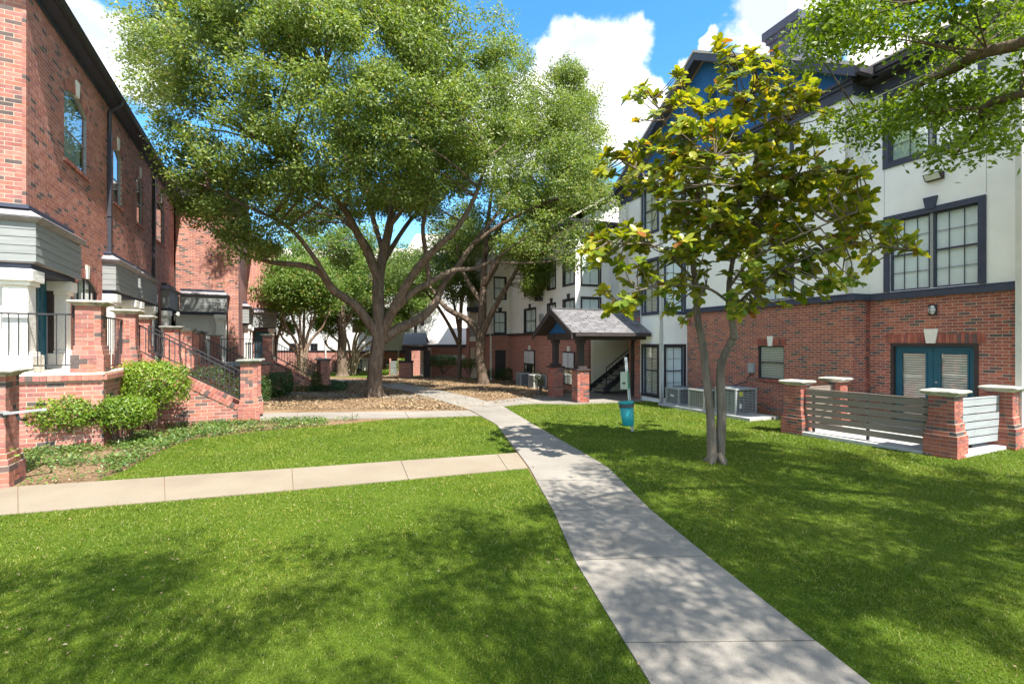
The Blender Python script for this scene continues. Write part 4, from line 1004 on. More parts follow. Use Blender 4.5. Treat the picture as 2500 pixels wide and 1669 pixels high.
for aj in (1.2, 3.4): pbox('control_joint', 'metal_grey', RB, RJ, RW, nP, aj - .005, aj + .005, -.01, .0015, 3.18, 7.9)
window(RB, RC, RW, nP, *w2, .125, ('l', 'r', 't'), 2, 3, 2, 'curtain', key=True)
window(RB, RC, RW, nP, *w3, .125, ('l', 'r', 't', 'b'), 2, 2, 2, 'curtain', glass='glass_bright')
window(RB, RJ, RW, nP, *v2_, .11, ('l', 'r', 't'), 1, 2, 2, 'curtain', key=True, panes=False); window(RB, RJ, RW, nP, *v3_, .11, leaves=1, nx=2, nz=2, cover='curtain', panes=False)
# ---- square bay
bs = MB(); BA, BB = 5.87, 7.09; bp = -1.12
b1 = [(.16, .92, .14, 1.84), (.16, .92, 3.05, 4.9), (.16, .92, 5.95, 7.5)]; b2 = [(.18, 1.02, .12, 1.84), (.18, 1.02, 3.05, 4.9), (.18, 1.02, 5.95, 7.5)]
PB1, PB2 = RQ(BA, 0), RQ(BA, bp)
panel(bs, PB1, -RP, nW, 0, -bp, -.4, 8.1, b1, .1); panel(bs, PB2, RW, nP, 0, BB - BA, -.4, 8.1, b2, .1); panel(bs, RQ(BB, 0), -RP, RW, 0, -bp, -.4, 8.1, (), .1)
bs.box(RQ(BA, bp), RW, RP, 0, BB - BA, .001, -bp, 8.0, 8.12)
bs.build('bay_wall', 'stucco_white', RB)
for i, h in enumerate(b1): window(RB, PB1, -RP, nW, *h, .085, leaves=1, nx=2, nz=2, cover='curtain' if i else 'curtain', panes=(i == 0), tmat='trim_dark' if i == 0 else 'trim_slate')
for i, h in enumerate(b2): window(RB, PB2, RW, nP, *h, .085, leaves=1, nx=2, nz=2, cover='blind', panes=(i == 0), tmat='trim_dark' if i == 0 else 'trim_slate')
# ---- eaves, gable, roofs
ga0, ga1, gzp = -.35, 10.4, 11.72; gm_ = (ga0 + ga1) / 2; gz0 = 8.42
fr = MB()
fr.box(RJ, RW, nP, -.03, 10.3, -.1, .06, 7.95, 8.2); fr.box(RJ, RW, nP, -.06, 10.33, -.1, .11, 8.201, 8.29); fr.box(RJ, RW, nP, -.08, 10.36, -.1, .16, 8.291, 8.36)
fr.box(RC, RW, nP, -.03, (RI - RC).length - .02, -.1, .06, 7.95, 8.2); fr.box(RI, -RP, nW, 0, (RJ - RI).length, -.1, .058, 7.951, 8.199)
fr.build('frieze', 'trim_slate', RB)
gb = MB(); gb.prism([(0, 0), (1, 0), (0, 1)], 0, 0) if False else None
def tri(mb, a0, z0, a1, z1, am, zm, p0, p1):
    A = [v3(RQ(a0, p0), z0), v3(RQ(a1, p0), z1), v3(RQ(am, p0), zm)]; B = [v3(RQ(a0, p1), z0), v3(RQ(a1, p1), z1), v3(RQ(am, p1), zm)]
    mb.poly(A); mb.poly(B[::-1])
    for i in range(3): j = (i + 1) % 3; mb.poly([A[i], B[i], B[j], A[j]])
tri(gb, ga0 + .3, 8.361, ga1 - .3, 8.361, gm_, gzp - .25, -.02, .1); gb.build('gable', 'blue_siding', RB)
vt = MB(); va = hit(1742, RJ, RW); vt.box(RJ, RW, nP, va - .27, va + .27, .022, .06, 9.55, 10.35); vo = vt.build('gable_vent', 'blue_siding', RB)
for i in range(9): piece('louver', 'trim_slate', vo, v3(RQ(va, -.075), 9.63 + i * .08), v3(RW * .42, 0), v3(nP * .05, -.03), (nP.x * .01, nP.y * .01, .012))
def rake(a, za, b, zb, p0, p1, th, mat, name):
    mb = MB(); q = [v3(RQ(a, p0), za), v3(RQ(b, p0), zb), v3(RQ(b, p1), zb), v3(RQ(a, p1), za)]
    if (b - a) * (p1 - p0) > 0: q = [q[0], q[3], q[2], q[1]]
    mb.hexa(q + [x + Vector((0, 0, th)) for x in q]); return mb.build(name, mat, RB)
for sgn, (e, ) in ((0, (ga0,)), (1, (ga1,))):
    rake(e, gz0 - .02, gm_, gzp, -.46, 5.5, .09, 'shingle_pale', 'roof')
    rake(e, gz0 - .27, gm_, gzp - .25, -.44, -.38, .245, 'trim_slate', 'rake_board')
    rake(e, gz0 - .10, gm_, gzp - .08, -.379, .0, .075, 'trim_slate', 'soffit')
ev = MB(); ev.box(RC, RW, nP, -.5, (RI - RC).length + .1, -.3, .48, 8.2, 8.26); ev.build('eave_soffit', 'trim_dark', RB)
gu = MB(); gu.box(RC, RW, nP, -.5, (RI - RC).length + .2, .40, .53, 8.262, 8.40); gu.box(RC, RW, nP, -.5, (RI - RC).length + .2, .38, .56, 8.401, 8.43); gu.box(RQ(ga0, 0), RP, nW, -.46, .2, .0, .12, 8.20, 8.38); gu.build('gutter', 'trim_dark', RB)
rf = MB(); e0 = RC - RW * .5 + nP * .5; e1 = RC + RW * 3.3 + nP * .5
q = [v3(e0, 8.42), v3(e0 + RP * 6, 8.42 + 3.55), v3(e1 + RP * 6, 8.42 + 3.55), v3(e1, 8.42)]; rf.hexa(q + [x + Vector((0, 0, .08)) for x in q]); rf.build('roof', 'shingle_pale', RB)
ch = MB(); cc = RQ(3.2, 2.0)
ch.box(cc, RW, RP, -.5, .5, -.55, .55, 8.5, 11.6); ch.box(cc, RW, RP, -.58, .58, -.63, .63, 11.6, 11.75); ch.box(cc, RW, RP, -.66, .66, -.71, .71, 11.751, 12.0); ch.build('chimney', 'trim_slate', RB)
inn = MB(); inn.box(RC, RW, RP, .05, 2.7, .45, 8, -.5, 8.1); inn.box(RJ, RW, RP, .0, 7.8, .45, 8, -.6, 8.1); inn.build('light_block', 'dark_backing', RB)  # unseen filler boxes added to stop light passing through the building
# ---- small fittings on the walls
la = hit(2278, RC, RW); lz = 2.70
lm = MB(); lm.box(RC, RW, nP, la - .085, la + .085, .001, .035, lz - .12, lz + .12); lo = lm.build('bulkhead_lamp', 'iron', RB, bevel=.03)
c3 = v3(RC + RW * la + nP * .04, lz); gl = MB()
for i in range(5):
    f = i / 4; rr_ = math.cos(f * 1.35)
    for k in range(16):
        a_ = 2 * math.pi * k / 16; gl.v.append(tuple(c3 + v3(RW, 0) * math.cos(a_) * .068 * rr_ + ZU * math.sin(a_) * .10 * rr_ + v3(nP, 0) * .07 * math.sin(f * 1.35)))
for i in range(4):
    for k in range(16): gl.f.append((i * 16 + k, i * 16 + (k + 1) % 16, i * 16 + 16 + (k + 1) % 16, i * 16 + 16 + k))
gl.f.append(tuple(64 + k for k in range(16))); gl.build('lamp_globe', 'lamp_glass', lo, True)
cg = MB(); cg.tube([c3 + ZU * .11 + v3(nP, 0) * .0, c3 + ZU * .07 + v3(nP, 0) * .07, c3 + v3(nP, 0) * .085, c3 - ZU * .07 + v3(nP, 0) * .07, c3 - ZU * .11], .006, 6)
for zz in (-.035, .035): cg.tube([c3 + ZU * zz - v3(RW, 0) * .078, c3 + ZU * zz - v3(RW, 0) * .05 + v3(nP, 0) * .06, c3 + ZU * zz + v3(nP, 0) * .078, c3 + ZU * zz + v3(RW, 0) * .05 + v3(nP, 0) * .06, c3 + ZU * zz + v3(RW, 0) * .078], .005, 6)
cg.build('lamp_guard', 'iron', lo)
fa = hit(2285, RC, RW); fz = zpx(432, (RC + RW * fa).y)
fl = MB(); q = RC + RW * fa; fl.hexa([v3(q + RW * x + nP * y, z) for (x, y, z) in ((-.16, .001, fz - .08), (.16, .001, fz - .08), (.16, .09, fz - .075), (-.16, .09, fz - .075), (-.16, .001, fz + .08), (.16, .001, fz + .08), (.16, .18, fz + .06), (-.16, .18, fz + .06))]); flo = fl.build('flood_light', 'brown_timber', RB)
gl2 = MB(); gl2.poly([v3(q + RW * x + nP * y, z) for x, y, z in ((-.14, .096, fz - .068), (.14, .096, fz - .068), (.14, .178, fz + .046), (-.14, .178, fz + .046))]); gl2.build('lens', 'lamp_glass', flo)
ra = hit(1683, RJ, RW); rb = MB(); rb.box(RJ, RW, nP, ra - .07, ra + .07, .001, .07, 2.62, 2.80); rb.build('alarm_box', 'red_box', RB, bevel=.01)
ds = MB(); ds.box(RC, RW, nP, -.13, -.03, .02, .10, 0, 8.3); ds.build('downspout', 'downspout_light', RB)
for a_, p_ in ((7.55, -1.15),):
    mb = MB(); mb.box(RQ(a_, p_), RW, nP, -.05, .05, -.03, .05, -.05, 2.35); mb.build('downspout', 'trim_dark', RB)
mb = MB(); mb.tube([v3(RQ(9.6, -.04), 2.9), v3(RQ(9.6, -.04), 7.9)], .05, 8); mb.build('downspout', 'downspout_light', RB)

# ---- breezeway with steel stair
bw = MB(); bw.box(RQ(10.45, 0), RP, RW, -1.2, 6, 0, .2, -.5, 2.9); bw.build('breezeway_wall', 'stucco_cream', RB)
bc = MB(); bc.box(RQ(7.9, 0), RW, RP, 0, 2.6, -.9, 6, 2.76, 2.9); bc.build('breezeway_ceiling', 'stucco_cream', RB)
bf = MB(); bf.prism([tuple(RQ(6.5, -4.3)), tuple(RQ(6.5, -1.3)), tuple(RQ(7.9, -1.0)), tuple(RQ(7.9, 6)), tuple(RQ(10.5, 6)), tuple(RQ(10.5, -1.3)), tuple(RQ(9.8, -4.3))][::-1], lambda p: zg(p[1]) - .1, lambda p: zg(p[1]) + .022); struct(bf.build('entry_slab', 'walk_grey'))
bk = MB(); bk.box(RQ(7.9, 5.9), RW, RP, 0, 2.6, 0, .2, -.5, 2.9); bk.build('breezeway_back', 'dark_backing', RB)
SR_ = thing('steel_staircase', 'black steel staircase with pale treads climbing inside the covered entry', 'staircase', v3(RQ(9.8, -1.35), zg(19)))
zf = zg(RQ(9.8, -1.3).y) + .02
for i in range(12):
    pbox('tread', 'walk_sand', SR_, RQ(9.22, -1.35 + i * .27), RW, RP, .03, 1.15, 0, .29, zf + (i + 1) * .19 - .05, zf + (i + 1) * .19)
for a_ in (9.2, 10.38):
    mb = MB(); q = [v3(RQ(a_, -1.42), zf), v3(RQ(a_, 1.9), zf + 2.28), v3(RQ(a_ + .03, 1.9), zf + 2.28), v3(RQ(a_ + .03, -1.42), zf)]; mb.hexa(q + [x + Vector((0, 0, .28)) for x in q]); mb.build('stringer', 'iron', SR_)
rl = [v3(RQ(9.18, -1.3), zf + 1.1), v3(RQ(9.18, 1.7), zf + 3.2)]
mb = MB(); mb.tube([rl[0] - ZU * 1.05, rl[0], rl[1]], .022, 8); mb.build('hand_rail', 'iron', SR_); mb = MB(); mb.tube([rl[0] - ZU * .75, rl[1] - ZU * .75], .014, 6); mb.build('lower_rail', 'iron', SR_)
for i in range(1, 20): p = rl[0].lerp(rl[1], i / 20); piece('bar', 'iron', SR_, p - ZU * .38, (.014, 0, 0), (0, .014, 0), (0, 0, .75))

# ---- gabled entry porch on brick-based posts
EP = thing('entry_porch', 'gabled entry porch with grey shingles on dark timber posts and brick bases', 'porch', v3(RQ(8.1, -3.8), zg(17)))
EB = Bricks('brick_right', .205, .0655)
posts = [(7.09, -3.61), (9.24, -3.57)]
for a_, p_ in posts:
    c = RQ(a_, p_); h = .23; z0 = zg(c.y) - .1; n = round((1.0 - z0) / .0655); bh2 = (1.0 - z0) / n
    for i in range(n):
        z = z0 + i * bh2; EB.back.box(c, RW, RP, -h + .008, h - .008, -h + .008, h - .008, z, z + bh2)
        for q, (d, nn) in enumerate(((RW, -RP), (RP, RW), (-RW, RP), (-RP, -RW))):
            L = 2 * h - .1; cut = L * (.34 if (i + q) % 2 else .66)
            for u, v in ((-h, -h + cut), (-h + cut, -h + L)): EB.add(v3(c + d * ((u + v) / 2) + nn * (h - .05), z + bh2 / 2), v3(d * (v - u - .010), 0), v3(nn * .1, 0), (0, 0, bh2 - .011))
EB.emit(EP, 300, 'brick_base')
for a_, p_ in posts:
    c = RQ(a_, p_); mb = MB()
    mb.box(c, RW, RP, -.28, .28, -.28, .28, 1.0, 1.05); mb.box(c, RW, RP, -.17, .17, -.17, .17, 1.05, 1.15); mb.box(c, RW, RP, -.105, .105, -.105, .105, 1.15, 1.95); mb.box(c, RW, RP, -.14, .14, -.14, .14, 1.95, 2.08); mb.build('post', 'brown_timber', EP, bevel=.008)
bm_ = MB(); bm_.box(RQ(6.75, -3.75), RW, RP, 0, 2.9, 0, .25, 2.08, 2.32); bm_.build('beam', 'brown_timber', EP)
for a_ in (6.72, 9.4): bm2 = MB(); bm2.box(RQ(a_, -3.499), RW, RP, 0, .24, 0, 2.5 if a_ < 8 else 3.2, 2.081, 2.30); bm2.build('beam', 'brown_timber', EP)
gp = MB(); am, zr, ze = 8.16, 3.23, 2.30
tri(gp, 6.75, 2.321, 9.57, 2.321, am, 3.08, -3.72, -3.62); gp.build('pediment', 'blue_siding', EP)
cl = MB(); cl.box(RQ(6.9, -3.5), RW, RP, 0, 2.5, 0, 3.4, 2.30, 2.33); cl.build('ceiling', 'stucco_cream', EP)
def deck(a, b, p0, p1):
    q = [v3(RQ(a, p0), ze), v3(RQ(b, p0), zr), v3(RQ(b, p1), zr), v3(RQ(a, p1), ze)]; mb = MB()
    if (b - a) * (p1 - p0) > 0: q = [q[0], q[3], q[2], q[1]]
    mb.hexa([x - ZU * .05 for x in q] + q); mb.build('roof_deck', 'brown_timber', EP)
deck(6.42, am, -4.25, -.02); deck(9.9, am, -4.25, -.02)
for e in (6.42, 9.9):
    q = [v3(RQ(e, -4.30), ze - .20), v3(RQ(am, -4.30), zr - .20), v3(RQ(am, -4.253), zr - .20), v3(RQ(e, -4.253), ze - .20)]
    if e < am: q = [q[0], q[1], q[2], q[3]]
    mb = MB(); mb.hexa(q + [x + ZU * .215 for x in q]); mb.build('rake_board', 'brown_timber', EP)
mb = MB(); mb.box(RQ(6.30, -4.2), RW, RP, 0, .115, 0, 3.0, ze - .10, ze + .0); mb.build('gutter', 'brown_timber', EP)
def shingles(e, ncol, nrow, p0, p1, obj):
    items = []
    for r in range(nrow):
        f0, f1 = r / nrow, (r + 1.15) / nrow; f1 = min(f1, 1.01)
        for c in range(ncol + 1):
            u0 = p0 + (p1 - p0) * (c - .5 * (r % 2)) / ncol + random.uniform(-.02, .02); u1 = u0 + (p1 - p0) / ncol - .012
            u0, u1 = max(u0, p0), min(u1, p1)
            if u1 - u0 < .04: continue
            A0, A1 = e + (am - e) * f0, e + (am - e) * f1; Z0, Z1 = ze + (zr - ze) * f0, ze + (zr - ze) * f1
            cen = v3(RQ((A0 + A1) / 2, (u0 + u1) / 2), (Z0 + Z1) / 2 + .012 + random.uniform(0, .003))
            up_ = v3(RW * (A1 - A0), Z1 - Z0 - .009); wd = v3(RP * (u1 - u0), 0); items.append((cen, wd, up_, up_.cross(wd).normalized() * .012))
    if obj:
        for it in items: piece('shingle', 'shingle_grey', EP, *it)
    else:
        mb = MB()
        for c, X, Y, Z in items: mb.hexa([c + X * x / 2 + Y * y / 2 + Z * z / 2 for z in (-1, 1) for x, y in ((-1, -1), (1, -1), (1, 1), (-1, 1))])
        o_ = mb.build('shingles', 'shingle_grey', EP); o_['kind'] = 'stuff'
shingles(6.38, 14, 13, -4.27, -.05, True); shingles(9.94, 14, 13, -4.27, -.05, False)
rp = MB(); rp.box(RQ(am - .1, -4.28), RW, RP, 0, .2, 0, 4.2, zr + .0, zr + .03); rp.build('ridge_cap', 'shingle_grey', EP)

# ---- second block beyond the covered entry, far enough that its bricks run together
B2T = thing('cream_apartment_block', 'cream stucco block with dark framed windows behind the gabled entry porch', 'building', v3(RQ(15, 1), zg(26)))
bb = MB(); z2 = 2.38; zt2 = 7.3
bb.box(RQ(11, -1.77), RW, RP, 0, 8.7, .02, 8, -.9, z2); bb.box(RQ(19.7, -2.9), RW, RP, 0, 4, .02, 9, -1, z2); bb.build('brick_base', 'brick_far', B2T)
f3h = []
def col3(px0, px1): return hit(px1, RQ(0, -1.77), RW), hit(px0, RQ(0, -1.77), RW)
wins = [(col3(1281, 1308), [(2.52, 3.78), (4.62, 5.85)]), (col3(1338, 1356), [(2.7, 3.85), (4.62, 5.85)]), (col3(1376, 1402), [(2.75, 3.9), (4.62, 5.9)])]
hl = [(a0, a1, z0, z1) for (a0, a1), zz in wins for z0, z1 in zz]
us = MB(); Pf3 = RQ(0, -1.77)
panel(us, Pf3, RW, nP, 11, 19.7, z2 + .1, zt2, hl); r3 = [(.55, 1.45, 4.55, 6.1), (.55, 1.45, 2.65, 3.95)]
panel(us, RQ(11, 0), -RP, nW, 0, 1.57, z2 + .1, zt2, r3); us.box(RQ(11.2, -1.57), RW, RP, 0, 8.5, .25, 9, 3, zt2 - .1)
P4 = RQ(19.7, -1.77); f4 = [(.25, .95, 2.55, 3.8), (.25, .95, 4.62, 5.9)]; panel(us, P4, -RP, nW, 0, 1.13, z2 + .1, zt2, f4); us.box(RQ(19.9, -2.7), RW, RP, 0, 4, 0, 9, 3, zt2)
panel(us, RQ(0, -2.9), RW, nP, 19.7, 23.5, z2 + .1, zt2)
us.build('stucco_wall', 'stucco_white', B2T)
for h in hl: window(B2T, Pf3, RW, nP, *h, .07, leaves=1, nx=2, nz=1, cover='curtain', panes=False, tmat='trim_dark', fmat='trim_dark', key=(h[2] < 4))
for h in r3: window(B2T, RQ(11, 0), -RP, nW, *h, .07, leaves=1, nx=2, nz=1, cover='curtain', panes=False, tmat='trim_dark', fmat='trim_dark')
for h in f4: window(B2T, P4, -RP, nW, *h, .06, leaves=1, nx=2, nz=1, cover='curtain', panes=False, tmat='trim_dark', fmat='trim_dark', key=(h[2] < 4))
# ground floor windows stand a little proud of the brick
for px0, px1 in ((1281, 1306), (1375, 1404)):
    a0, a1 = col3(px0, px1); P = RQ(0, -1.80)
    mb = MB(); mb.box(P, RW, nP, a0, a1, -.03, .02, .05, 1.55); w = mb.build('window', 'trim_dark', B2T)
    for k in range(2):
        for q in range(2): x0 = a0 + .05 + k * (a1 - a0 - .05) / 2; gm = MB(); gm.box(P, RW, nP, x0, x0 + (a1 - a0 - .15) / 2, .021, .028, .1 + q * .74, .76 + q * .74); gm.build('pane', 'lamp_glass' if q else 'glass_bright', w)
    keystone(B2T, P, RW, nP, (a0 + a1) / 2, 1.57, 1.80, .14, .2, proud=.04)
mb = MB(); mb.box(RQ(19.66, -1.78), -RP, nW, .25, .9, -.03, .02, -.1, 1.5); mb.build('window', 'trim_dark', B2T)
l2 = MB(); l2.box(RQ(11, -1.77), RW, nP, -.08, 8.7, -.1, .08, z2, z2 + .11); l2.box(RQ(11, -1.69), RP, nW, .0, 1.7, -.1, .08, z2 + .001, z2 + .109); l2.box(RQ(19.7, -2.9), RP, nW, -.08, 1.04, -.1, .08, z2 + .002, z2 + .108); l2.box(RQ(19.7, -2.9), RW, nP, 0, 4, -.1, .08, z2 + .003, z2 + .107); l2.build('ledge', 'trim_dark', B2T)
r2 = MB(); e = [v3(RQ(10.6, -2.2), zt2 + .06), v3(RQ(24, -2.2), zt2 + .06), v3(RQ(24, 3.2), zt2 + 3.2), v3(RQ(10.6, 3.2), zt2 + 3.2)]
e = [e[0], e[3], e[2], e[1]]; r2.hexa(e + [x + ZU * .08 for x in e]); r2.build('roof', 'shingle_pale', B2T)
r3_ = MB(); A3 = [v3(RQ(11.02, -1.75), zt2), v3(RQ(11.02, 8.2), zt2), v3(RQ(11.02, 3.2), zt2 + 3.1)]; B3 = [v3(RQ(23, -1.75), zt2), v3(RQ(23, 8.2), zt2), v3(RQ(23, 3.2), zt2 + 3.1)]; r3_.poly(A3); r3_.poly(B3[::-1]); r3_.poly([A3[1], B3[1], B3[2], A3[2]]); r3_.build('gable', 'stucco_white', B2T)
e2 = MB(); e2.box(RQ(10.6, -2.25), RW, RP, 0, 13, 0, .6, zt2 - .08, zt2 + .05); e2.box(RQ(10.6, -1.649), RW, RP, 0, .55, 0, 5, zt2 - .081, zt2 + .049); e2.build('eave', 'trim_dark', B2T)
fl = MB(); a_ = hit(1322, RQ(0, -1.77), RW); fl.box(RQ(a_, -1.77), RW, nP, -.18, .18, .001, .3, zpx(726, 24) - .1, zpx(726, 24) + .1); fl.build('flood_light', 'trim_dark', B2T)
a_ = hit(1323, RQ(0, -1.77), RW); mt = MB(); mt.box(RQ(a_, -1.77), RW, nP, -.22, .22, .001, .08, zpx(784, 24), zpx(764, 24)); mt.build('meter_panel', 'metal_grey', B2T)
mb = MB(); mb.tube([v3(RQ(19.7, -2.95), -.4), v3(RQ(19.7, -2.95), 7.2)], .06, 8); mb.build('downspout', 'downspout_light', B2T)
# ================================================================== patio in front of the french doors
pd_ = V2(.49, -.872).normalized(); qd = V2(.872, .49).normalized()
c2 = V2(7.64, 8.52); c1 = c2 - pd_ * hit(1946, c2, -pd_); c3_ = V2(7.71, 11.5); c4 = V2(9.40, 9.26)
kw = dict(A=qd, B=-pd_, mat='brick_right', bh=.0655, bl=.205, flare=((6, .055), (1, .036), (2, .018)), capw=.095, group='patio piers')
pier('patio brick pier at the left end of the taupe board fence', c1, .36, zg(c1.y) - .02, 1.15, **kw)
pier('patio brick pier standing out on the lawn between taupe and grey fences', c2, .37, -.02, 1.16, **kw)
pier('patio brick pier close to the wall behind the taupe fence', c3_, .36, zg(c3_.y) - .02, 1.16, **kw)
pier('patio brick pier against the wall corner beside the grey fence', c4, .37, -.02, 1.16, **kw)
sl = MB(); e = .22
poly = [c1 - qd * e - pd_ * e, c2 - qd * e + pd_ * e, c4 + pd_ * .15 + qd * .25, RC + RW * .1, RI - RP * .02, RJ + RW * .1 + RP * .1, c3_ - pd_ * e]
sl.prism([tuple(p) for p in poly], -.3, .055); so = struct(sl.build('patio_slab', 'concrete_pad', bevel=.01))
def board_fence(label, A, B, mat, posts, group='patio fences', n=6, z0=.13, zt=.965, pmat=None):
    root = thing('board_fence', label, 'fence', v3(A, .055), group); d = (B - A); L = d.length; d = d / L; nn = V2(d.y, -d.x); st_ = (zt - z0) / n
    for i in range(n): piece('board', mat, root, v3((A + B) / 2 + nn * .02, z0 + (i + .5) * st_), v3(d * L, 0), v3(nn * .022, 0), (0, 0, st_ - .022))
    piece('top_board', mat, root, v3((A + B) / 2 + nn * .008, zt + .006), v3(d * L, 0), v3(nn * .06, 0), (0, 0, .022))
    for f in posts:
        p = A + d * (L * f); piece('post', pmat or 'trim_dark', root, v3(p - nn * .03, (zt + .055) / 2), v3(d * .045, 0), v3(nn * .045, 0), (0, 0, zt - .06))
        for i in range(n):
            for zz in (-.035, .035): piece('screw', 'metal_galv', root, v3(p + nn * .033, z0 + (i + .5) * st_ + zz), v3(d * .012, 0), v3(nn * .006, 0), (0, 0, .012))
    return root
A_, B_ = c1 + pd_ * .2, c2 - pd_ * .2
Lf = (B_ - A_).length; fr_ = [hit(px, A_, pd_) / Lf for px in (1985, 2117, 2256)]
board_fence('taupe horizontal board fence along the lawn side of the patio', A_, B_, 'fence_taupe', [min(max(f, .03), .97) for f in fr_])
q4 = (c4 - c2).normalized(); board_fence('pale grey horizontal board fence at the sunny end of the patio', c2 + q4 * .2, c4 - q4 * .2, 'fence_grey', [.45])
q3 = (c3_ - c1).normalized(); board_fence('short taupe board fence between the two left patio piers', c1 + q3 * .2, c3_ - q3 * .2, 'fence_taupe', [.5])

# ------------------------------------------------------------------ air conditioners
AC_BASE = {}
def condenser(label, c, w, h, A, B, body, style, zb, group=None, tag_=None):
    root = thing('air_conditioner', label, 'air conditioner', v3(c, zb), group); k = w / 2
    mb = MB(); mb.box(c, A, B, -k + .035, k - .035, -k + .035, k - .035, zb + .03, zb + h - .07); mb.build('coil', 'grille_dark', root)
    mb = MB(); mb.box(c, A, B, -k, k, -k, k, zb, zb + .06); mb.build('base_pan', body, root, bevel=.01)
    for x in (-1, 1):
        for y in (-1, 1): pbox('corner_post', body, root, c, A, B, min(x * k, x * (k - .05)), max(x * k, x * (k - .05)), min(y * k, y * (k - .05)), max(y * k, y * (k - .05)), zb + .06, zb + h - .07)
    gr = MB(); n = 13 if style == 'louver' else 22
    for i in range(n):
        z = zb + .08 + i * (h - .17) / n; t = .022 if style == 'louver' else .006
        for d, nn in ((A, B), (A, -B), (B, A), (B, -A)):
            gr.box(c + nn * (k - .02), d, nn, -k + .05, k - .05, -.008, .012, z, z + t)
    for i in range(1, 5 if style == 'louver' else 9):
        x = -k + i * w / (5 if style == 'louver' else 9)
        for d, nn in ((A, B), (A, -B), (B, A), (B, -A)): gr.box(c + nn * (k - .02), d, nn, x - .003, x + .003, -.006, .010, zb + .06, zb + h - .07)
    go = gr.build('grille', body, root); go['kind'] = 'stuff'
    tp = MB(); tp.box(c, A, B, -k - .008, k + .008, -k - .008, k + .008, zb + h - .07, zb + h - .02); tp.build('top_panel', body, root, bevel=.012)
    fg = MB(); fg.lathe(c, [(k * .8, zb + h - .02), (k * .78, zb + h + .012), (k * .3, zb + h + .03), (.05, zb + h + .032)], 24); fg.build('fan_guard', 'metal_grey', root, True)
    fn = MB()
    for i in range(10): r_ = k * .78 * (i + 1) / 11; fn.tube([v3(c + V2(math.cos(t_) * r_, math.sin(t_) * r_), zb + h + .034 - .018 * (i / 10)) for t_ in [2 * math.pi * j / 20 for j in range(21)]], .004, 4, False)
    f_ = fn.build('fan_rings', 'grille_dark', root); f_['kind'] = 'stuff'
    if tag_:
        nn, off, z0, z1, w0, tm, tilt = tag_; d = A if abs(nn.dot(A)) < .5 else B
        piece('label_plate', tm, root, v3(c + nn * (k + .012) + d * off, zb + z0), v3(d * w0, tilt), v3(nn * .006, 0), (0, 0, z1))
    return root
us_ = []
for px, w, h, lab, body, style, tg in ((1661, .66, .56, 'small grey air conditioner with fine mesh sides and white tag beside the bay', 'metal_grey', 'mesh', (-RP, -.02, .30, .05, .16, 'white_plastic', .03)),
                                       (1722, .70, .60, 'beige air conditioner half hidden behind the magnolia trunks', 'metal_beige', 'mesh', None),
                                       (1796, .76, .74, 'largest grey louvred air conditioner with orange and yellow labels', 'metal_grey', 'louver', (-RP, .12, .46, .055, .22, 'sign_orange', .07))):
    a_ = hit(px, RQ(0, -1.14), RW); c = RQ(a_, -1.14); zb = zg(c.y) + .085
    u = condenser(lab, c, w, h, RW, RP, body, style, zb, 'air conditioners by the brick wall', tg)
    if style == 'louver': piece('label_plate', 'sign_yellow', u, v3(c - RW * (w / 2 + .012) - RP * .2, zb + .58), v3(RP * .13, 0), v3(RW * .006, 0), (0, 0, .13)); piece('label_plate', 'white_plastic', u, v3(c - RW * (w / 2 + .012) - RP * .22, zb + .25), v3(RP * .08, 0), v3(RW * .006, 0), (0, 0, .13))
    us_.append((c, zb, h))
pad = MB(); pad.prism([tuple(RQ(a_, p_)) for a_, p_ in ((1.55, -1.62), (5.35, -1.62), (5.35, -.6), (1.55, -.6))][::-1], lambda p: zg(p[1]) - .05, lambda p: zg(p[1]) + .085)
tag(pad.build('concrete_pad', 'concrete_pad', bevel=.01), 'long thin concrete pad under the three air conditioners', 'pad')
bx = MB(); bx.box(RQ(3.0, 0), RW, nP, -.10, .10, .001, .1, 1.08, 1.36); jb = tag(bx.build('junction_box', 'metal_grey', bevel=.008), 'grey electrical box on the brick wall above the air conditioners', 'electrical box')
cd = MB(); cd.tube([v3(RQ(3.0, -.06), 1.1), v3(RQ(3.05, -.2), .8), v3(RQ(3.1, -.55), .72), v3(RQ(3.1, -.8), .66)], .015, 8); tag(cd.build('conduit', 'iron', None), 'dark cable drooping from the wall box to an air conditioner', 'cable')
for i, (px, py) in enumerate(((1280, 925), (1312, 929))):
    c = RQ(hit(px, RQ(0, -2.5), RW), -2.5); condenser(('far grey air conditioner behind the low hedge by the cream block', 'far beige air conditioner next to the brick porch base by the cream block')[i], c, .68, .66, RW, RP, ('metal_grey', 'metal_beige')[i], 'mesh', zg(c.y), 'air conditioners by the cream block')

# ------------------------------------------------------------------ pet waste station
pb = ground(1544, 1053); top = at(1527, 872, pb.y)
PS = thing('pet_waste_station', 'green pet waste station with teal bin on a leaning galvanised post', 'waste station', pb)
ax = (top - pb).normalized(); sdx = Vector((1, 0, 0)); sdx = (sdx - ax * sdx.dot(ax)).normalized(); fwd = ax.cross(sdx)      # fwd points away from camera
po = MB(); mid = (pb + top) / 2; Lp = (top - pb).length
po.hexa([pb + sdx * x + fwd * y for x, y in ((-.03, -.018), (.03, -.018), (.03, .018), (-.03, .018))] + [top + sdx * x + fwd * y for x, y in ((-.03, -.018), (.03, -.018), (.03, .018), (-.03, .018))])
poo = po.build('post', 'metal_galv', PS)
for i in range(44): piece('hole', 'grille_dark', poo, pb + ax * (.12 + i * (Lp - .2) / 43) - fwd * .0185, sdx * .016, fwd * .002, ax * .016)
ca = pb + ax * (Lp * .70) - sdx * .02; cf = (-fwd * .8 - sdx * .6).normalized(); cs = cf.cross(ax)
db = MB(); P8 = []
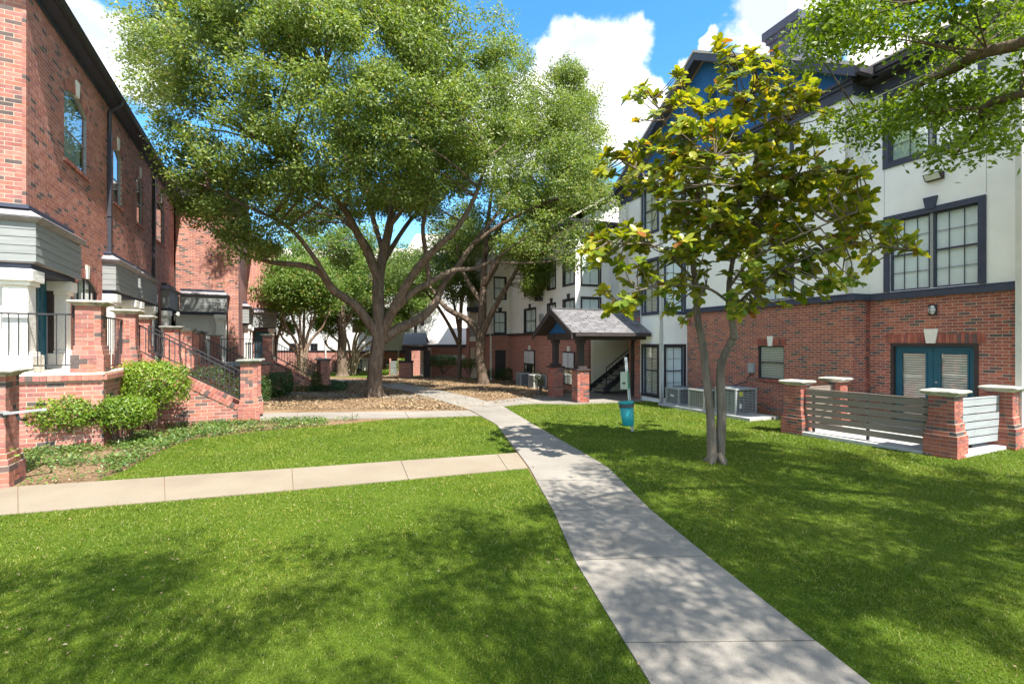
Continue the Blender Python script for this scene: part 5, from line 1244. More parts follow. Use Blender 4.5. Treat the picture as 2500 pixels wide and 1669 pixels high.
for z_, d_ in ((-.19, .15), (.19, .08)):
    for x, y in ((-.085, 0), (.085, 0), (.085, d_), (-.085, d_)): P8.append(ca + cs * x + cf * (y + .03) + ax * z_)
db.hexa(P8); dbo = db.build('dispenser', 'green_box', PS, bevel=.012)
ld = MB(); q = [P8[3], P8[2], P8[6], P8[7]]; off = cf * .006; ld.hexa([q[0] + off * .2, q[1] + off * .2, q[1] + off * 2, q[0] + off * 2, q[3] + off * .2, q[2] + off * .2, q[2] + off * 2, q[3] + off * 2]); ld.build('dispenser_front', 'green_pale', dbo)
piece('slot', 'grille_dark', dbo, ca + cf * .165 - ax * .06, cs * .07, cf * .02, ax * .05); piece('slot', 'grille_dark', dbo, ca + cf * .172 - ax * .14, cs * .05, cf * .02, ax * .03)
bc_ = pb + ax * .48 + cf * .20; bn = MB(); n = 24
def oval(c, rx, ry, z, tilt=0): return [c + cs * math.cos(t_) * rx + cf * math.sin(t_) * ry + ax * (z + tilt * math.sin(t_)) for t_ in [2 * math.pi * k / n for k in range(n)]]
rings = [oval(bc_ - cf * .01, .12, .10, -.30), oval(bc_ - cf * .01, .13, .11, -.28), oval(bc_, .165, .135, .20), oval(bc_, .15, .12, .20), oval(bc_, .12, .09, -.2)]
for r_ in rings: bn.v += [tuple(p) for p in r_]
for i in range(len(rings) - 1):
    for k in range(n): bn.f.append((i * n + k, i * n + (k + 1) % n, (i + 1) * n + (k + 1) % n, (i + 1) * n + k))
bn.f.append(tuple(reversed(range(n)))); bn.f.append(tuple(4 * n + k for k in range(n))); bno = bn.build('bin', 'teal_bin', PS, True)
rm = MB(); rr_ = [oval(bc_, .178, .148, .20, .0), oval(bc_, .18, .15, .235), oval(bc_, .135, .105, .24), oval(bc_, .13, .10, .20)]
for r_ in rr_: rm.v += [tuple(p) for p in r_]
for i in range(3):
    for k in range(n): rm.f.append((i * n + k, i * n + (k + 1) % n, (i + 1) * n + (k + 1) % n, (i + 1) * n + k))
for k in range(n): rm.f.append((3 * n + k, 3 * n + (k + 1) % n, (k + 1) % n, k))
rm.build('rim', 'teal_bin', bno, True)
ln = MB(); r0 = oval(bc_, .171, .141, .19); r1 = [p - ax * (.035 + .03 * random.random()) + (p - bc_).normalized() * .004 for p in oval(bc_, .172, .142, .17)]
ln.v += [tuple(p) for p in r0 + r1]
for k in range(n): ln.f.append((k, n + k, n + (k + 1) % n, (k + 1) % n))
ln.build('bag_liner', 'liner', bno)

# ================================================================== far buildings
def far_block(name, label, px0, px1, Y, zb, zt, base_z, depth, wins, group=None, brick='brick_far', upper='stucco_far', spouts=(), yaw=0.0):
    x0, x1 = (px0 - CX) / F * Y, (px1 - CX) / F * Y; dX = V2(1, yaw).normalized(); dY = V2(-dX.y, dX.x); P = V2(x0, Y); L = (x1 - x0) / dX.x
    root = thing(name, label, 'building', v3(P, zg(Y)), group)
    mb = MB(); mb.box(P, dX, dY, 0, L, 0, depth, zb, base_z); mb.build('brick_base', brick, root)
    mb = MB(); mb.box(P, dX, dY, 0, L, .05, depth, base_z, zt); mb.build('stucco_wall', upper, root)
    mb = MB(); mb.box(P, dX, dY, -.05, L + .05, -.06, .1, base_z - .03, base_z + .09); mb.build('ledge', 'trim_dark', root)
    e = [v3(P + dX * -.4 - dY * .5, zt), v3(P + dX * (L + .4) - dY * .5, zt), v3(P + dX * (L + .4) + dY * 5, zt + 3), v3(P - dX * .4 + dY * 5, zt + 3)]
    mb = MB(); mb.hexa(e + [p + ZU * .12 for p in e]); mb.build('roof', 'shingle_pale', root)
    for (a, b, y0, y1, kind) in wins:
        a, b = (a - px0) / (px1 - px0) * L, (b - px0) / (px1 - px0) * L; z1, z0 = zpx(y0, Y), zpx(y1, Y); off = -.012 if z1 < base_z else .038
        if kind == 'win':
            mb = MB(); mb.box(P, dX, dY, a, b, off - .03, off + .02, z0, z1); w = mb.build('window', 'trim_dark', root)
            for k in range(2):
                for q in range(2): xa = a + .06 + k * (b - a - .06) / 2; za = z0 + .06 + q * (z1 - z0 - .06) / 2; gm = MB(); gm.box(P, dX, dY, xa, xa + (b - a) / 2 - .09, off - .036, off - .031, za, za + (z1 - z0) / 2 - .09); gm.build('pane', 'glass_bright', w)
        elif kind == 'recess':
            mb = MB(); mb.box(P, dX, dY, a, b, off - .02, off + .02, z0, z1); w = mb.build('recess', 'stucco_cream', root)
            gm = MB(); gm.box(P, dX, dY, a + (b - a) * .05, a + (b - a) * .45, off - .03, off - .021, z0, z1 - .15); gm.build('door', 'grille_dark', w); gm = MB(); gm.box(P, dX, dY, a + (b - a) * .12, a + (b - a) * .38, off - .036, off - .031, z0 + .25, z1 - .4); gm.build('pane', 'lamp_glass', w)
        elif kind == 'balcony':
            mb = MB(); mb.box(P, dX, dY, a, b, -1.0, off, z0 - .15, z0); w = mb.build('balcony', 'trim_dark', root)
            for q in range(5): zz = z0 + .12 + q * (z1 - z0 - .1) / 5; pbox('rail_board', 'fence_grey', w, P, dX, dY, a, b, -1.0, -.96, zz, zz + (z1 - z0) / 5 * .7)
    for px in spouts:
        a = (px - px0) / (px1 - px0) * L; mb = MB(); mb.box(P, dX, dY, a - .06, a + .06, -.12, -.02, zb, zt - .2); mb.build('downspout', 'downspout_light', root)
    return root
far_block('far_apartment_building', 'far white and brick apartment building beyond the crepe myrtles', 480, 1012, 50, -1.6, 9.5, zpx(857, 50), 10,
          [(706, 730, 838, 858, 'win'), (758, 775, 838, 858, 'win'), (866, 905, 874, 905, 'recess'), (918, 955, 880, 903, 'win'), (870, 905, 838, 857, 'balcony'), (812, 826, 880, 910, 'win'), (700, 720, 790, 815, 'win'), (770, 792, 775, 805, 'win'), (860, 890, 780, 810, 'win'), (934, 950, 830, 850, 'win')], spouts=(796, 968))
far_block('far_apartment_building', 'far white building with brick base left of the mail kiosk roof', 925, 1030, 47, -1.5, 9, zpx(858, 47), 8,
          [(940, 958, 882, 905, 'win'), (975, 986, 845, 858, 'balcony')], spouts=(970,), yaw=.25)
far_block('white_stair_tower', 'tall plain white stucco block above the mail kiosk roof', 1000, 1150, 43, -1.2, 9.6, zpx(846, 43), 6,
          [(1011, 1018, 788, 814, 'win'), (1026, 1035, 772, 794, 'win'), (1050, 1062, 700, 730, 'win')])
# mail kiosk
MY = 37.0; MK = thing('mail_kiosk', 'mail kiosk with pale shed roof, brick wall and white letterboxes', 'kiosk', v3(V2((1055 - CX) / F * MY, MY), zg(MY)))
X = lambda px, Y=MY: (px - CX) / F * Y
ex, ey = V2(1, 0), V2(0, 1)
mb = MB(); mb.box(V2(0, MY), ex, ey, X(1053), X(1145), 0, 3, -1, zpx(845, MY)); mb.build('wall', 'brick_far', MK)
mb = MB(); q = [v3(V2(X(1035), MY - .4), zpx(843, MY)), v3(V2(X(1150), MY - .4), zpx(843, MY)), v3(V2(X(1150), MY + 4.0), zpx(760, MY)), v3(V2(X(1060), MY + 4.0), zpx(760, MY))]; mb.hexa(q + [p + ZU * .1 for p in q]); mb.build('roof', 'shingle_pale', MK)
mb = MB(); mb.box(V2(0, MY), ex, ey, X(1035), X(1150), -.45, -.41, zpx(848, MY), zpx(841, MY)); mb.build('fascia', 'trim_dark', MK)
zr_, ze_ = zpx(815, MY - 2), zpx(843, MY - 2); Ym = MY - 2
for sy in (1,):
    q = [v3(V2(X(993, Ym), Ym - 1.3), ze_), v3(V2(X(1050, Ym), Ym - 1.3), ze_), v3(V2(X(1036, Ym), Ym + .6), zr_), v3(V2(X(984, Ym), Ym + .6), zr_)]; mb = MB(); mb.hexa(q + [p + ZU * .1 for p in q]); mb.build('porch_roof', 'shingle_grey', MK)
    q = [v3(V2(X(976, Ym), Ym + 2.4), ze_), v3(V2(X(984, Ym), Ym + .6), zr_), v3(V2(X(1036, Ym), Ym + .6), zr_), v3(V2(X(1036, Ym), Ym + 2.4), ze_)]; mb = MB(); mb.hexa(q + [p + ZU * .1 for p in q]); mb.build('porch_roof', 'shingle_grey', MK)
mb = MB(); A3 = [v3(V2(X(992, Ym), Ym - 1.2), ze_ - .05), v3(V2(X(984, Ym), Ym + .6), zr_ - .03), v3(V2(X(977, Ym), Ym + 2.3), ze_ - .05)]; mb.poly(A3); mb.poly([p + Vector((.12, 0, 0)) for p in A3][::-1]); mb.build('porch_gable', 'trim_slate', MK)
mb = MB(); mb.box(V2(0, Ym - 1.15), ex, ey, X(990, Ym), X(1050, Ym), 0, .25, ze_ - .35, ze_ - .01); mb.build('beam', 'brown_timber', MK)
for px, pw in ((1003, 14), (1048, 7)):
    mb = MB(); mb.box(V2(X(px, Ym), Ym - 1.1), ex, ey, -.2, .2, 0, .4, -1, ze_ - .36); mb.build('post', 'brown_timber', MK)
mb = MB(); mb.box(V2(X(998, Ym), Ym - 1.2), ex, ey, -.42, .42, -.05, .7, -1, zpx(883, Ym)); mb.build('pier_base', 'brick_far', MK); mb = MB(); mb.box(V2(X(998, Ym), Ym - 1.2), ex, ey, -.46, .46, -.09, .74, zpx(883, Ym), zpx(879, Ym)); mb.build('pier_cap', 'trim_dark', MK)
mb = MB(); mb.box(V2(0, MY), ex, ey, X(1022), X(1053), .6, .8, -1, zpx(845, MY)); mb.build('back_wall', 'stucco_cream', MK)
mb = MB(); mb.box(V2(0, MY), ex, ey, X(1031), X(1045), .5, .59, -.9, zpx(856, MY)); dk = mb.build('door', 'trim_dark', MK); mb = MB(); mb.box(V2(0, MY), ex, ey, X(1034), X(1043), .48, .499, -.3, zpx(858, MY)); mb.build('pane', 'lamp_glass', dk)
for px0, px1 in ((1063, 1094), (1101, 1135)):
    mb = MB(); mb.box(V2(0, MY), ex, ey, X(px0), X(px1), -.16, -.003, zpx(877, MY), zpx(867, MY)); bx_ = mb.build('letterbox_bank', 'mail_metal', MK)
    for i in range(5): x = X(px0) + (X(px1) - X(px0)) * (i + .5) / 5; pbox('letterbox_door', 'metal_grey', bx_, V2(x, MY), ex, ey, -.07, .07, -.175, -.161, zpx(876, MY), zpx(871, MY))
# balcony tower at the end of the cream block
BT = thing('balcony_tower', 'brick and stucco balcony tower with grey rail boards beside the forked tree', 'building', v3(V2((1168 - CX) / F * 31, 31), zg(31)))
TY = 31.0; X = lambda px: (px - CX) / F * TY
for px0, px1, z1 in ((1138, 1146, zpx(800, TY)), (1184, 1200, zpx(800, TY))): mb = MB(); mb.box(V2(0, TY), ex, ey, X(px0), X(px1), 0, .6, -1, z1); mb.build('brick_column', 'brick_far', BT)
mb = MB(); mb.box(V2(0, TY), ex, ey, X(1138), X(1204), 1.4, 5, -1, 8.6); mb.build('wall', 'stucco_cream', BT)
mb = MB(); mb.box(V2(0, TY), ex, ey, X(1140), X(1146), .1, .5, zpx(800, TY), 8.4); mb.box(V2(0, TY), ex, ey, X(1186), X(1204), .05, 1.4, zpx(800, TY), 8.4); mb.build('post', 'stucco_white', BT)
mb = MB(); mb.box(V2(0, TY), ex, ey, X(1146), X(1184), .1, .4, zpx(848, TY), zpx(833, TY)); mb.build('lintel', 'brick_far', BT)
for z0 in (zpx(833, TY), zpx(760, TY)):
    mb = MB(); mb.box(V2(0, TY), ex, ey, X(1139), X(1200), .02, 1.4, z0, z0 + .28); fl_ = mb.build('balcony_floor', 'trim_slate' if z0 > 3 else 'stucco_white', BT)
    for i in range(6): pbox('rail_board', 'fence_grey', fl_, V2(0, TY), ex, ey, X(1146), X(1186), .05, .09, z0 + .36 + i * .145, z0 + .46 + i * .145)
    mb = MB(); mb.box(V2(0, TY), ex, ey, X(1162), X(1176), 1.33, 1.399, z0 + .28, z0 + 2.2); mb.build('door', 'grille_dark', BT)
mb = MB(); mb.box(V2(0, TY), ex, ey, X(1162), X(1172), 1.33, 1.399, -1, 1.3); mb.build('door', 'grille_dark', BT)
mb = MB(); mb.box(V2(0, TY), ex, ey, X(1134), X(1208), -.4, 5, 8.4, 8.7); mb.build('eave', 'trim_dark', BT)
# iron fence before the far building
fe = thing('iron_fence', 'thin dark iron fence between the lawn and the far brick building', 'fence', at(800, 910, 46))
for i in range(6): p = at(800 + i * 38, 908, 46); piece('post', 'iron', fe, (p.x, 46, -.35), (.08, 0, 0), (0, .08, 0), (0, 0, 1.5))
piece('rail', 'iron', fe, ((at(895, 0, 46)).x, 46.0, .3), (at(990, 0, 46).x - at(800, 0, 46).x, 0, 0), (0, .04, 0), (0, 0, .04)); piece('rail', 'iron', fe, ((at(895, 0, 46)).x, 46.0, -.75), (at(990, 0, 46).x - at(800, 0, 46).x, 0, 0), (0, .04, 0), (0, 0, .04))
bars = MB()
for i in range(58): x = at(800 + i * 3.3, 0, 46).x; bars.box(V2(x, 46), ex, ey, -.01, .01, -.01, .01, -.95, .36)
bo = bars.build('bars', 'iron', fe); bo['kind'] = 'stuff'
# low wooden screen and shrubs by the kiosk
sb = thing('slat_screen', 'low weathered slatted screen beside the mail kiosk pier', 'screen', at(960, 908, 41))
for i in range(6): piece('slat', 'plank_grey', sb, (at(962, 0, 41).x, 41, -.7 + i * .2), (.62, 0, 0), (0, .03, 0), (0, 0, .14))
for x in (952, 972): piece('post', 'brick_far', sb, (at(x, 0, 41).x, 41.1, -.2), (.12, 0, 0), (0, .12, 0), (0, 0, 1.6))
# ================================================================== trees and shrubs
def smooth_path(pts, rad, k=5):
    P = [Vector(p) for p in pts]; out, ro = [], []
    for i in range(len(P) - 1):
        p0, p1, p2, p3 = P[max(i - 1, 0)], P[i], P[i + 1], P[min(i + 2, len(P) - 1)]
        for j in range(k):
            t = j / k; out.append(.5 * ((2 * p1) + (p2 - p0) * t + (2 * p0 - 5 * p1 + 4 * p2 - p3) * t * t + (3 * p1 - p0 - 3 * p2 + p3) * t ** 3)); ro.append(rad[i] + (rad[i + 1] - rad[i]) * t)
    out.append(P[-1]); ro.append(rad[-1]); return out, ro
def limb(mb, pts, rad, n=9, k=5, wob=.0):
    p, r = smooth_path(pts, rad, k)
    if wob: r = [x * (1 + random.uniform(-wob, wob)) for x in r]
    mb.tube(p, r, n); return p, r
def clump_leaves(C, rad, nl, size, sprig=16, flat=.75, up=.35, droop=0, spread=.16, aspect=.5):
    """C (K,3) clump centres, rad (K,), nl leaves each -> diamonds"""
    out = []
    for c, r in zip(C, rad):
        ns = max(3, int(nl / sprig)); d = unit(rng.normal(size=(ns, 3))); rr_ = r * rng.uniform(.15, 1, ns) ** .45
        sp = c + d * rr_[:, None] * np.array([1, 1, flat])
        pos = np.repeat(sp, sprig, 0) + rng.normal(0, spread, (ns * sprig, 3)) * np.array([1, 1, .8])
        nr = unit(rng.normal(size=pos.shape) + np.array([.32, -.42, .85]) * up * 2 + np.repeat(d, sprig, 0) * .5)
        out.append(leaves(pos, nr, rng.uniform(size * .7, size * 1.3, len(pos)), aspect))
    return np.concatenate(out)
def link_twigs(mb, nodes, C, r0=.035, n=5, sag=.0):
    nodes = [Vector(p) for p in nodes]
    for c in C:
        c = Vector(c); b = min(nodes, key=lambda p: (p - c).length + max(0, p.z - c.z) * 1.5)
        m = b.lerp(c, .5) + Vector((random.uniform(-.2, .2), random.uniform(-.2, .2), random.uniform(-.1, .25))) * min(1, (c - b).length / 3)
        limb(mb, [b, m, c], [r0 * min(1.6, .5 + (c - b).length / 5), r0 * .6, r0 * .2], n, 4)
def d2(x, y): return (x * 1.0643, y * 1.0643)

# ---- the big tree in the middle
def big_tree():
    b = ground(913, 969); Y = b.y
    T = thing('shade_tree', 'large spreading shade tree with forked trunk in the leaf-strewn bed', 'tree', b, 'broadleaf shade trees'); mb = MB(); nodes = []
    q = lambda x, y, dy=0: at(x * 1.0643, y * 1.0643, Y + dy)
    trunk = [b + Vector((.0, 0, -.15)), b + Vector((.02, 0, .12)), q(860, 855), q(866, 800), q(874, 765)]
    p, r = limb(mb, trunk, [.45, .345, .275, .27, .29], 14, 5, .03)
    for a_ in range(6):
        t_ = a_ * 1.05 + .3; limb(mb, [b + Vector((math.cos(t_) * .22, math.sin(t_) * .22, .35)), b + Vector((math.cos(t_) * .36, math.sin(t_) * .36, .06)), b + Vector((math.cos(t_) * .6, math.sin(t_) * .6, -.08))], [.12, .09, .04], 7, 4)
    L = [([(872, 775, 0), (850, 745, -.2), (815, 700, -.5), (765, 665, -.9), (735, 625, -1.2), (690, 608, -1.5), (625, 602, -1.8), (560, 585, -2.0)], [.26, .23, .20, .18, .16, .13, .10, .05]),
         ([(874, 770, 0), (868, 700, 0), (868, 640, .1), (880, 580, .3), (893, 520, .5), (905, 450, .7), (915, 370, .9), (935, 280, 1.1), (950, 180, 1.3)], [.36, .29, .26, .23, .20, .17, .13, .10, .05]),
         ([(870, 650, .1), (848, 590, -.3), (825, 545, -.7), (790, 480, -1.1), (740, 420, -1.6), (690, 380, -2.0), (620, 330, -2.4)], [.22, .20, .18, .15, .12, .09, .04]),
         ([(790, 485, -1.1), (800, 420, -1.0), (790, 350, -.8), (770, 270, -.6), (740, 180, -.4)], [.11, .10, .08, .06, .03]),
         ([(878, 762, 0), (905, 705, -.3), (935, 650, -.6), (970, 600, -1.0), (1005, 565, -1.3), (1050, 520, -1.6), (1090, 450, -1.9), (1120, 360, -2.0)], [.25, .22, .19, .17, .15, .12, .09, .04]),
         ([(900, 715, -.3), (945, 672, -.2), (1000, 640, 0), (1040, 620, .3), (1090, 615, .6), (1135, 595, .9)], [.19, .17, .14, .12, .10, .07]),
         ([(878, 778, 0), (915, 752, .3), (955, 735, .6), (995, 700, .9), (1015, 655, 1.1), (1050, 610, 1.3), (1085, 560, 1.6), (1140, 490, 2.0), (1170, 440, 2.3)], [.26, .24, .22, .20, .17, .14, .12, .09, .05]),
         ([(985, 655, 0), (978, 590, -.2), (970, 520, -.4), (985, 450, -.5), (1000, 360, -.6), (990, 260, -.6)], [.13, .12, .10, .08, .06, .03]),
         ([(893, 520, .5), (930, 470, 0), (960, 400, -.4), (975, 320, -.8), (985, 220, -1)], [.12, .10, .08, .06, .03]),
         ([(868, 640, .1), (840, 560, 1), (780, 500, 1.8), (700, 450, 2.6), (640, 420, 3)], [.15, .13, .1, .07, .04]),
         ([(880, 580, .3), (850, 480, 1.6), (830, 380, 2.4), (800, 260, 3)], [.14, .11, .08, .04]),
         ([(880, 600, .3), (930, 520, 1.8), (1000, 430, 3), (1060, 330, 4)], [.14, .11, .08, .04]),
         ([(1085, 560, 1.6), (1150, 515, 1.4), (1230, 475, 1.0), (1310, 450, .6), (1370, 470, .4)], [.12, .1, .08, .06, .03]),
         ([(765, 665, -.9), (720, 590, -1.8), (660, 520, -2.6), (560, 470, -3.4), (480, 430, -3.8)], [.11, .1, .08, .06, .03])]
    for pts, rad in L:
        p, r = limb(mb, [q(*t) for t in pts], [x * .82 for x in rad], 9, 5, .04); nodes += p[len(p) // 3:]
    # crown: clumps in a flattened shell, dense in front and above
    C, Rr = [], []
    cx, cz, rx, rz, ry = (785 - CX) / F * Y, 10.6, 7.6, 5.9, 5.2
    tries = 0
    SU = V2(SUN.x, SUN.y) / SUN.z; sv, su = SU.dot(LV), SU.dot(LU)
    def shades_wall(x, y, z):                         # the brick end wall and the lower court wall stand in the sun
        d = V2(x, y) - LA; s_, t_ = d.dot(LV), d.dot(LU)
        k = (T2 - t_) / -su
        if k > 0 and -2.2 < s_ - sv * k < 2.4 and 2.0 < z - k < 9.3: return True
        k = (T3 - t_) / -su
        if k > 0 and 1.0 < s_ - sv * k < 3.5 and 3.5 < z - k < 9.3: return True
        k = (s_ - SW) / sv
        return k > 0 and .5 < t_ - su * k < 14 and 1.0 < z - k < 5.0
    while len(C) < 340 and tries < 30000:
        tries += 1
        v = rng.normal(size=3); v /= np.linalg.norm(v); rr_ = rng.uniform(.45, 1) ** .6
        pz = cz + v[2] * rz * rr_; px_ = cx + v[0] * rx * rr_; py_ = Y - .3 + v[1] * ry * rr_
        ix = CX + px_ / py_ * F; iy = CY - (pz - H) / py_ * F
        if pz < 9.4 and px_ < LP(SW + .9, 0).x + (py_ - LP(SW, 0).y) * LU.x / LU.y + 1.0: continue      # clear of the brick wall
        if ix < 345 or (ix < 420 and iy > 260): continue
        if shades_wall(px_, py_, pz) and rng.uniform() < .96: continue
        low_lim = 560 if ix < 560 else (610 if ix < 760 else (570 if ix < 1180 else 640))
        if iy > low_lim - rng.uniform(0, 60) and rng.uniform() < .93: continue
        if 560 < ix < 1180 and iy > 470 and v[1] < .2 and rng.uniform() < .72: continue      # open under-crown where the limbs show
        if iy < -260: continue
        C.append((px_, py_, pz)); Rr.append(rng.uniform(.5, 1.0))
    # hand-placed edge clumps that give the outline
    for (x, y, dy) in ((330, 60, -1), (345, 150, -1), (365, 220, -2), (390, 20, -1), (420, 300, -2), (430, 380, -2.4), (460, 440, -2.6), (520, 500, -2.6), (560, 560, -2.2), (620, 560, -2), (590, 610, -2), (680, 560, -2), (640, 600, -1.7), (360, 120, -2), (420, 180, -2.4), (480, 330, -2.8), (1200, 60, .5), (1230, 130, .5), (1250, 220, .3), (1210, 300, -.5), (1255, 320, -.5), (1190, 420, -1.2), (1240, 500, .5), (1130, 380, -1.8), (1090, 130, -1.2), (1150, 200, -1.5), (500, 210, -3), (560, 120, -3), (640, 200, -3.6), (700, 90, -3.6), (780, 180, -4), (860, 100, -4), (940, 190, -4), (1020, 110, -3.6), (720, 300, -4), (850, 300, -4.2), (960, 320, -4), (600, 380, -3.6), (740, 420, -3.6), (1060, 300, -3.2), (900, 430, -2.5), (1050, 450, -2), (480, 60, -2), (820, 30, -3.5), (560, 290, -3.4), (660, 330, -3.8), (790, 380, -4), (920, 390, -3.6), (1010, 390, -3), (540, 30, -3), (640, 90, -3.6), (900, 240, -4.4), (1010, 220, -4), (800, 250, -4.4), (560, 440, -3), (680, 470, -3), (1100, 240, -3), (1120, 60, -2), (960, 60, -3.6), (720, 200, -4.2), (430, 240, -3), (450, 130, -3), (520, 390, -3.2), (1150, 320, -2.4), (840, 440, -3.4), (980, 470, -2.4), (1300, 430, 1), (1345, 380, .8), (1385, 450, .6), (1425, 480, .5), (1445, 555, .5), (1400, 585, .5), (1350, 540, .8), (1440, 415, .6), (1468, 500, .4), (1350, 605, .8), (1412, 632, .5), (1300, 560, 1), (1285, 480, 1), (1390, 350, .8), (1330, 460, 1.4), (1470, 590, .4)):
        p = at(x, y, Y + dy - 1.0); C.append(tuple(p)); Rr.append(rng.uniform(.5, .9))
    C = np.array(C); Rr = np.array(Rr)
    link_twigs(mb, nodes, C[::2], .05)
    mb.build('trunk', 'bark_oak', T, True)
    V = clump_leaves(C, Rr, 720, .12, 18, .62, .6, spread=.135, aspect=.48)
    o = npmesh('crown', V, 4, 'leaf_oak', T); o['kind'] = 'stuff'
big_tree()

def plain_tree(label, base, limbs, blobs, leafmat_, bark, nl, size, group, trunk_n=10, name='shade_tree', seed=1, twig=.03, sprig=14, spread=.16):
    """base ground point; limbs [(points, radii)]; blobs [(centre, (rx, ry, rz), clumps, clump radius)]"""
    T = thing(name, label, 'tree', base, group); mb = MB(); nodes = []
    for pts, rad in limbs:
        p, r = limb(mb, pts, rad, trunk_n, 5, .04); nodes += p[len(p) // 2:]
    C, Rr = [], []
    for c, e, n, cr in blobs:
        v = unit(rng.normal(size=(n, 3))) * (rng.uniform(.25, 1, n) ** .5)[:, None] * np.array(e)
        C.append(np.array(c) + v); Rr.append(rng.uniform(cr * .7, cr * 1.2, n))
    C = np.concatenate(C); Rr = np.concatenate(Rr); link_twigs(mb, nodes, C[::2], twig)
    mb.build('trunk', bark, T, True)
    o = npmesh('crown', clump_leaves(C, Rr, nl, size, sprig, .75, .4, spread=spread), 4, leafmat_, T); o['kind'] = 'stuff'
    return T
def second_tree():
    b = ground(1180, 937); Y = b.y; q = lambda x, y, dy=0: at(x, y, Y + dy)
    limbs = [([b - ZU * .15, b + ZU * .15, q(1172, 880), q(1172, 830), q(1176, 800)], [.42, .32, .27, .26, .28]),
             ([q(1174, 808), q(1178, 760), q(1180, 700), q(1183, 640, .3), q(1190, 560, .6), q(1200, 470, 1), q(1215, 380, 1.2)], [.26, .22, .19, .16, .13, .09, .04]),
             ([q(1180, 810), q(1200, 765, -.4), q(1228, 715, -.8), q(1250, 680, -1.2), q(1285, 620, -1.6), q(1340, 560, -2)], [.19, .16, .14, .11, .08, .04]),
             ([q(1170, 815), q(1140, 780, .3), q(1105, 762, .6), q(1080, 742, .9), q(1050, 700, 1.2)], [.2, .17, .15, .12, .06]),
             ([q(1178, 740), q(1150, 700, .5), q(1130, 660, .9), q(1115, 600, 1.3)], [.16, .13, .1, .05]),
             ([q(1180, 700), q(1215, 640, -.5), q(1260, 560, -1), q(1330, 480, -1.3), q(1390, 420, -1.5)], [.18, .16, .13, .1, .05]),
             ([q(1185, 620), q(1240, 520, 1.5), q(1300, 420, 2), q(1330, 300, 2.2), q(1370, 200, 2.2)], [.15, .13, .1, .07, .03])]
    bl = [(tuple(q(1330, 400, -.5)), (2.9, 3.2, 3.6), 105, 1.0), (tuple(q(1400, 330, .5)), (1.5, 2, 3.6), 40, .8), (tuple(q(1400, 560, -.5)), (1.7, 2, 1.6), 40, .8), (tuple(q(1280, 600, -1)), (1.7, 1.8, 1.0), 22, .75), (tuple(q(1330, 660, -1.5)), (1.0, 1, .5), 9, .55), (tuple(q(1240, 240, 1)), (2, 2.5, 3), 34, .95), (tuple(q(1390, 180, .5)), (.8, 1, 1.2), 8, .6), (tuple(q(1150, 560, 1.5)), (2.2, 2, 1.4), 22, .85), (tuple(q(1440, 470, -1)), (1.1, 1.6, 1.8), 22, .75), (tuple(q(1440, 580, -1)), (1.0, 1.4, 1.2), 18, .7), (tuple(q(1390, 640, -1.4)), (1.1, 1.2, .7), 14, .65), (tuple(q(1300, 700, -1.5)), (.9, .9, .4), 7, .5)]
    plain_tree('upright shade tree with three-way fork standing before the balcony tower', b, limbs, bl, 'leaf_oak', 'bark_oak', 560, .125, 'broadleaf shade trees')
second_tree()
def third_tree():
    b = ground(1121, 926); Y = b.y; q = lambda x, y, dy=0: at(x, y, Y + dy)
    limbs = [([b - ZU * .1, b + ZU * .2, q(1122, 870), q(1122, 838)], [.22, .17, .14, .13]), ([q(1120, 842), q(1100, 800), q(1075, 758), q(1055, 730), q(1030, 700)], [.12, .11, .10, .08, .04]), ([q(1122, 838), q(1124, 780), q(1128, 720), q(1132, 650), q(1120, 590)], [.14, .12, .1, .08, .04]), ([q(1122, 815), q(1112, 760), q(1104, 720), q(1095, 660)], [.1, .09, .07, .04])]
    bl = [(tuple(q(1080, 690, 0)), (2.6, 2.2, 1.1), 30, .8), (tuple(q(1040, 660, 1)), (2.5, 2, 1.5), 30, .8), (tuple(q(1120, 600, 1)), (2.5, 2, 1.5), 24, .9)]
    plain_tree('slim shade tree with V-shaped fork in front of the letterboxes', b, limbs, bl, 'leaf_oak_far', 'bark_oak', 420, .14, 'broadleaf shade trees')
third_tree()
def fourth_tree():
    b = at(836, 917, 40); b.z = zg(40); Y = b.y; q = lambda x, y, dy=0: at(x, y, Y + dy)
    limbs = [([b - ZU * .2, b + ZU * .25, q(834, 870), q(836, 820), q(832, 780), q(838, 730)], [.85, .46, .35, .34, .31, .24]), ([q(836, 800), q(855, 770), q(870, 730), q(890, 690)], [.22, .18, .13, .06]), ([q(834, 770), q(825, 720), q(815, 660), q(800, 600)], [.25, .2, .15, .06])]
    bl = [(tuple(q(830, 690, 0)), (4.2, 3, 2.2), 36, 1.1), (tuple(q(790, 620, 2)), (5, 3, 2.6), 40, 1.2), (tuple(q(900, 640, 2)), (4.5, 3, 3), 40, 1.2), (tuple(q(960, 720, 3)), (3.6, 2.5, 2.6), 30, 1.1), (tuple(q(1010, 690, 4)), (3, 2.5, 2.5), 24, 1.1)]
    plain_tree('thick old tree with flared gnarled trunk on the far patch of lawn', b, limbs, bl, 'leaf_myrtle', 'bark_oak', 420, .2, 'broadleaf shade trees', spread=.25)
fourth_tree()
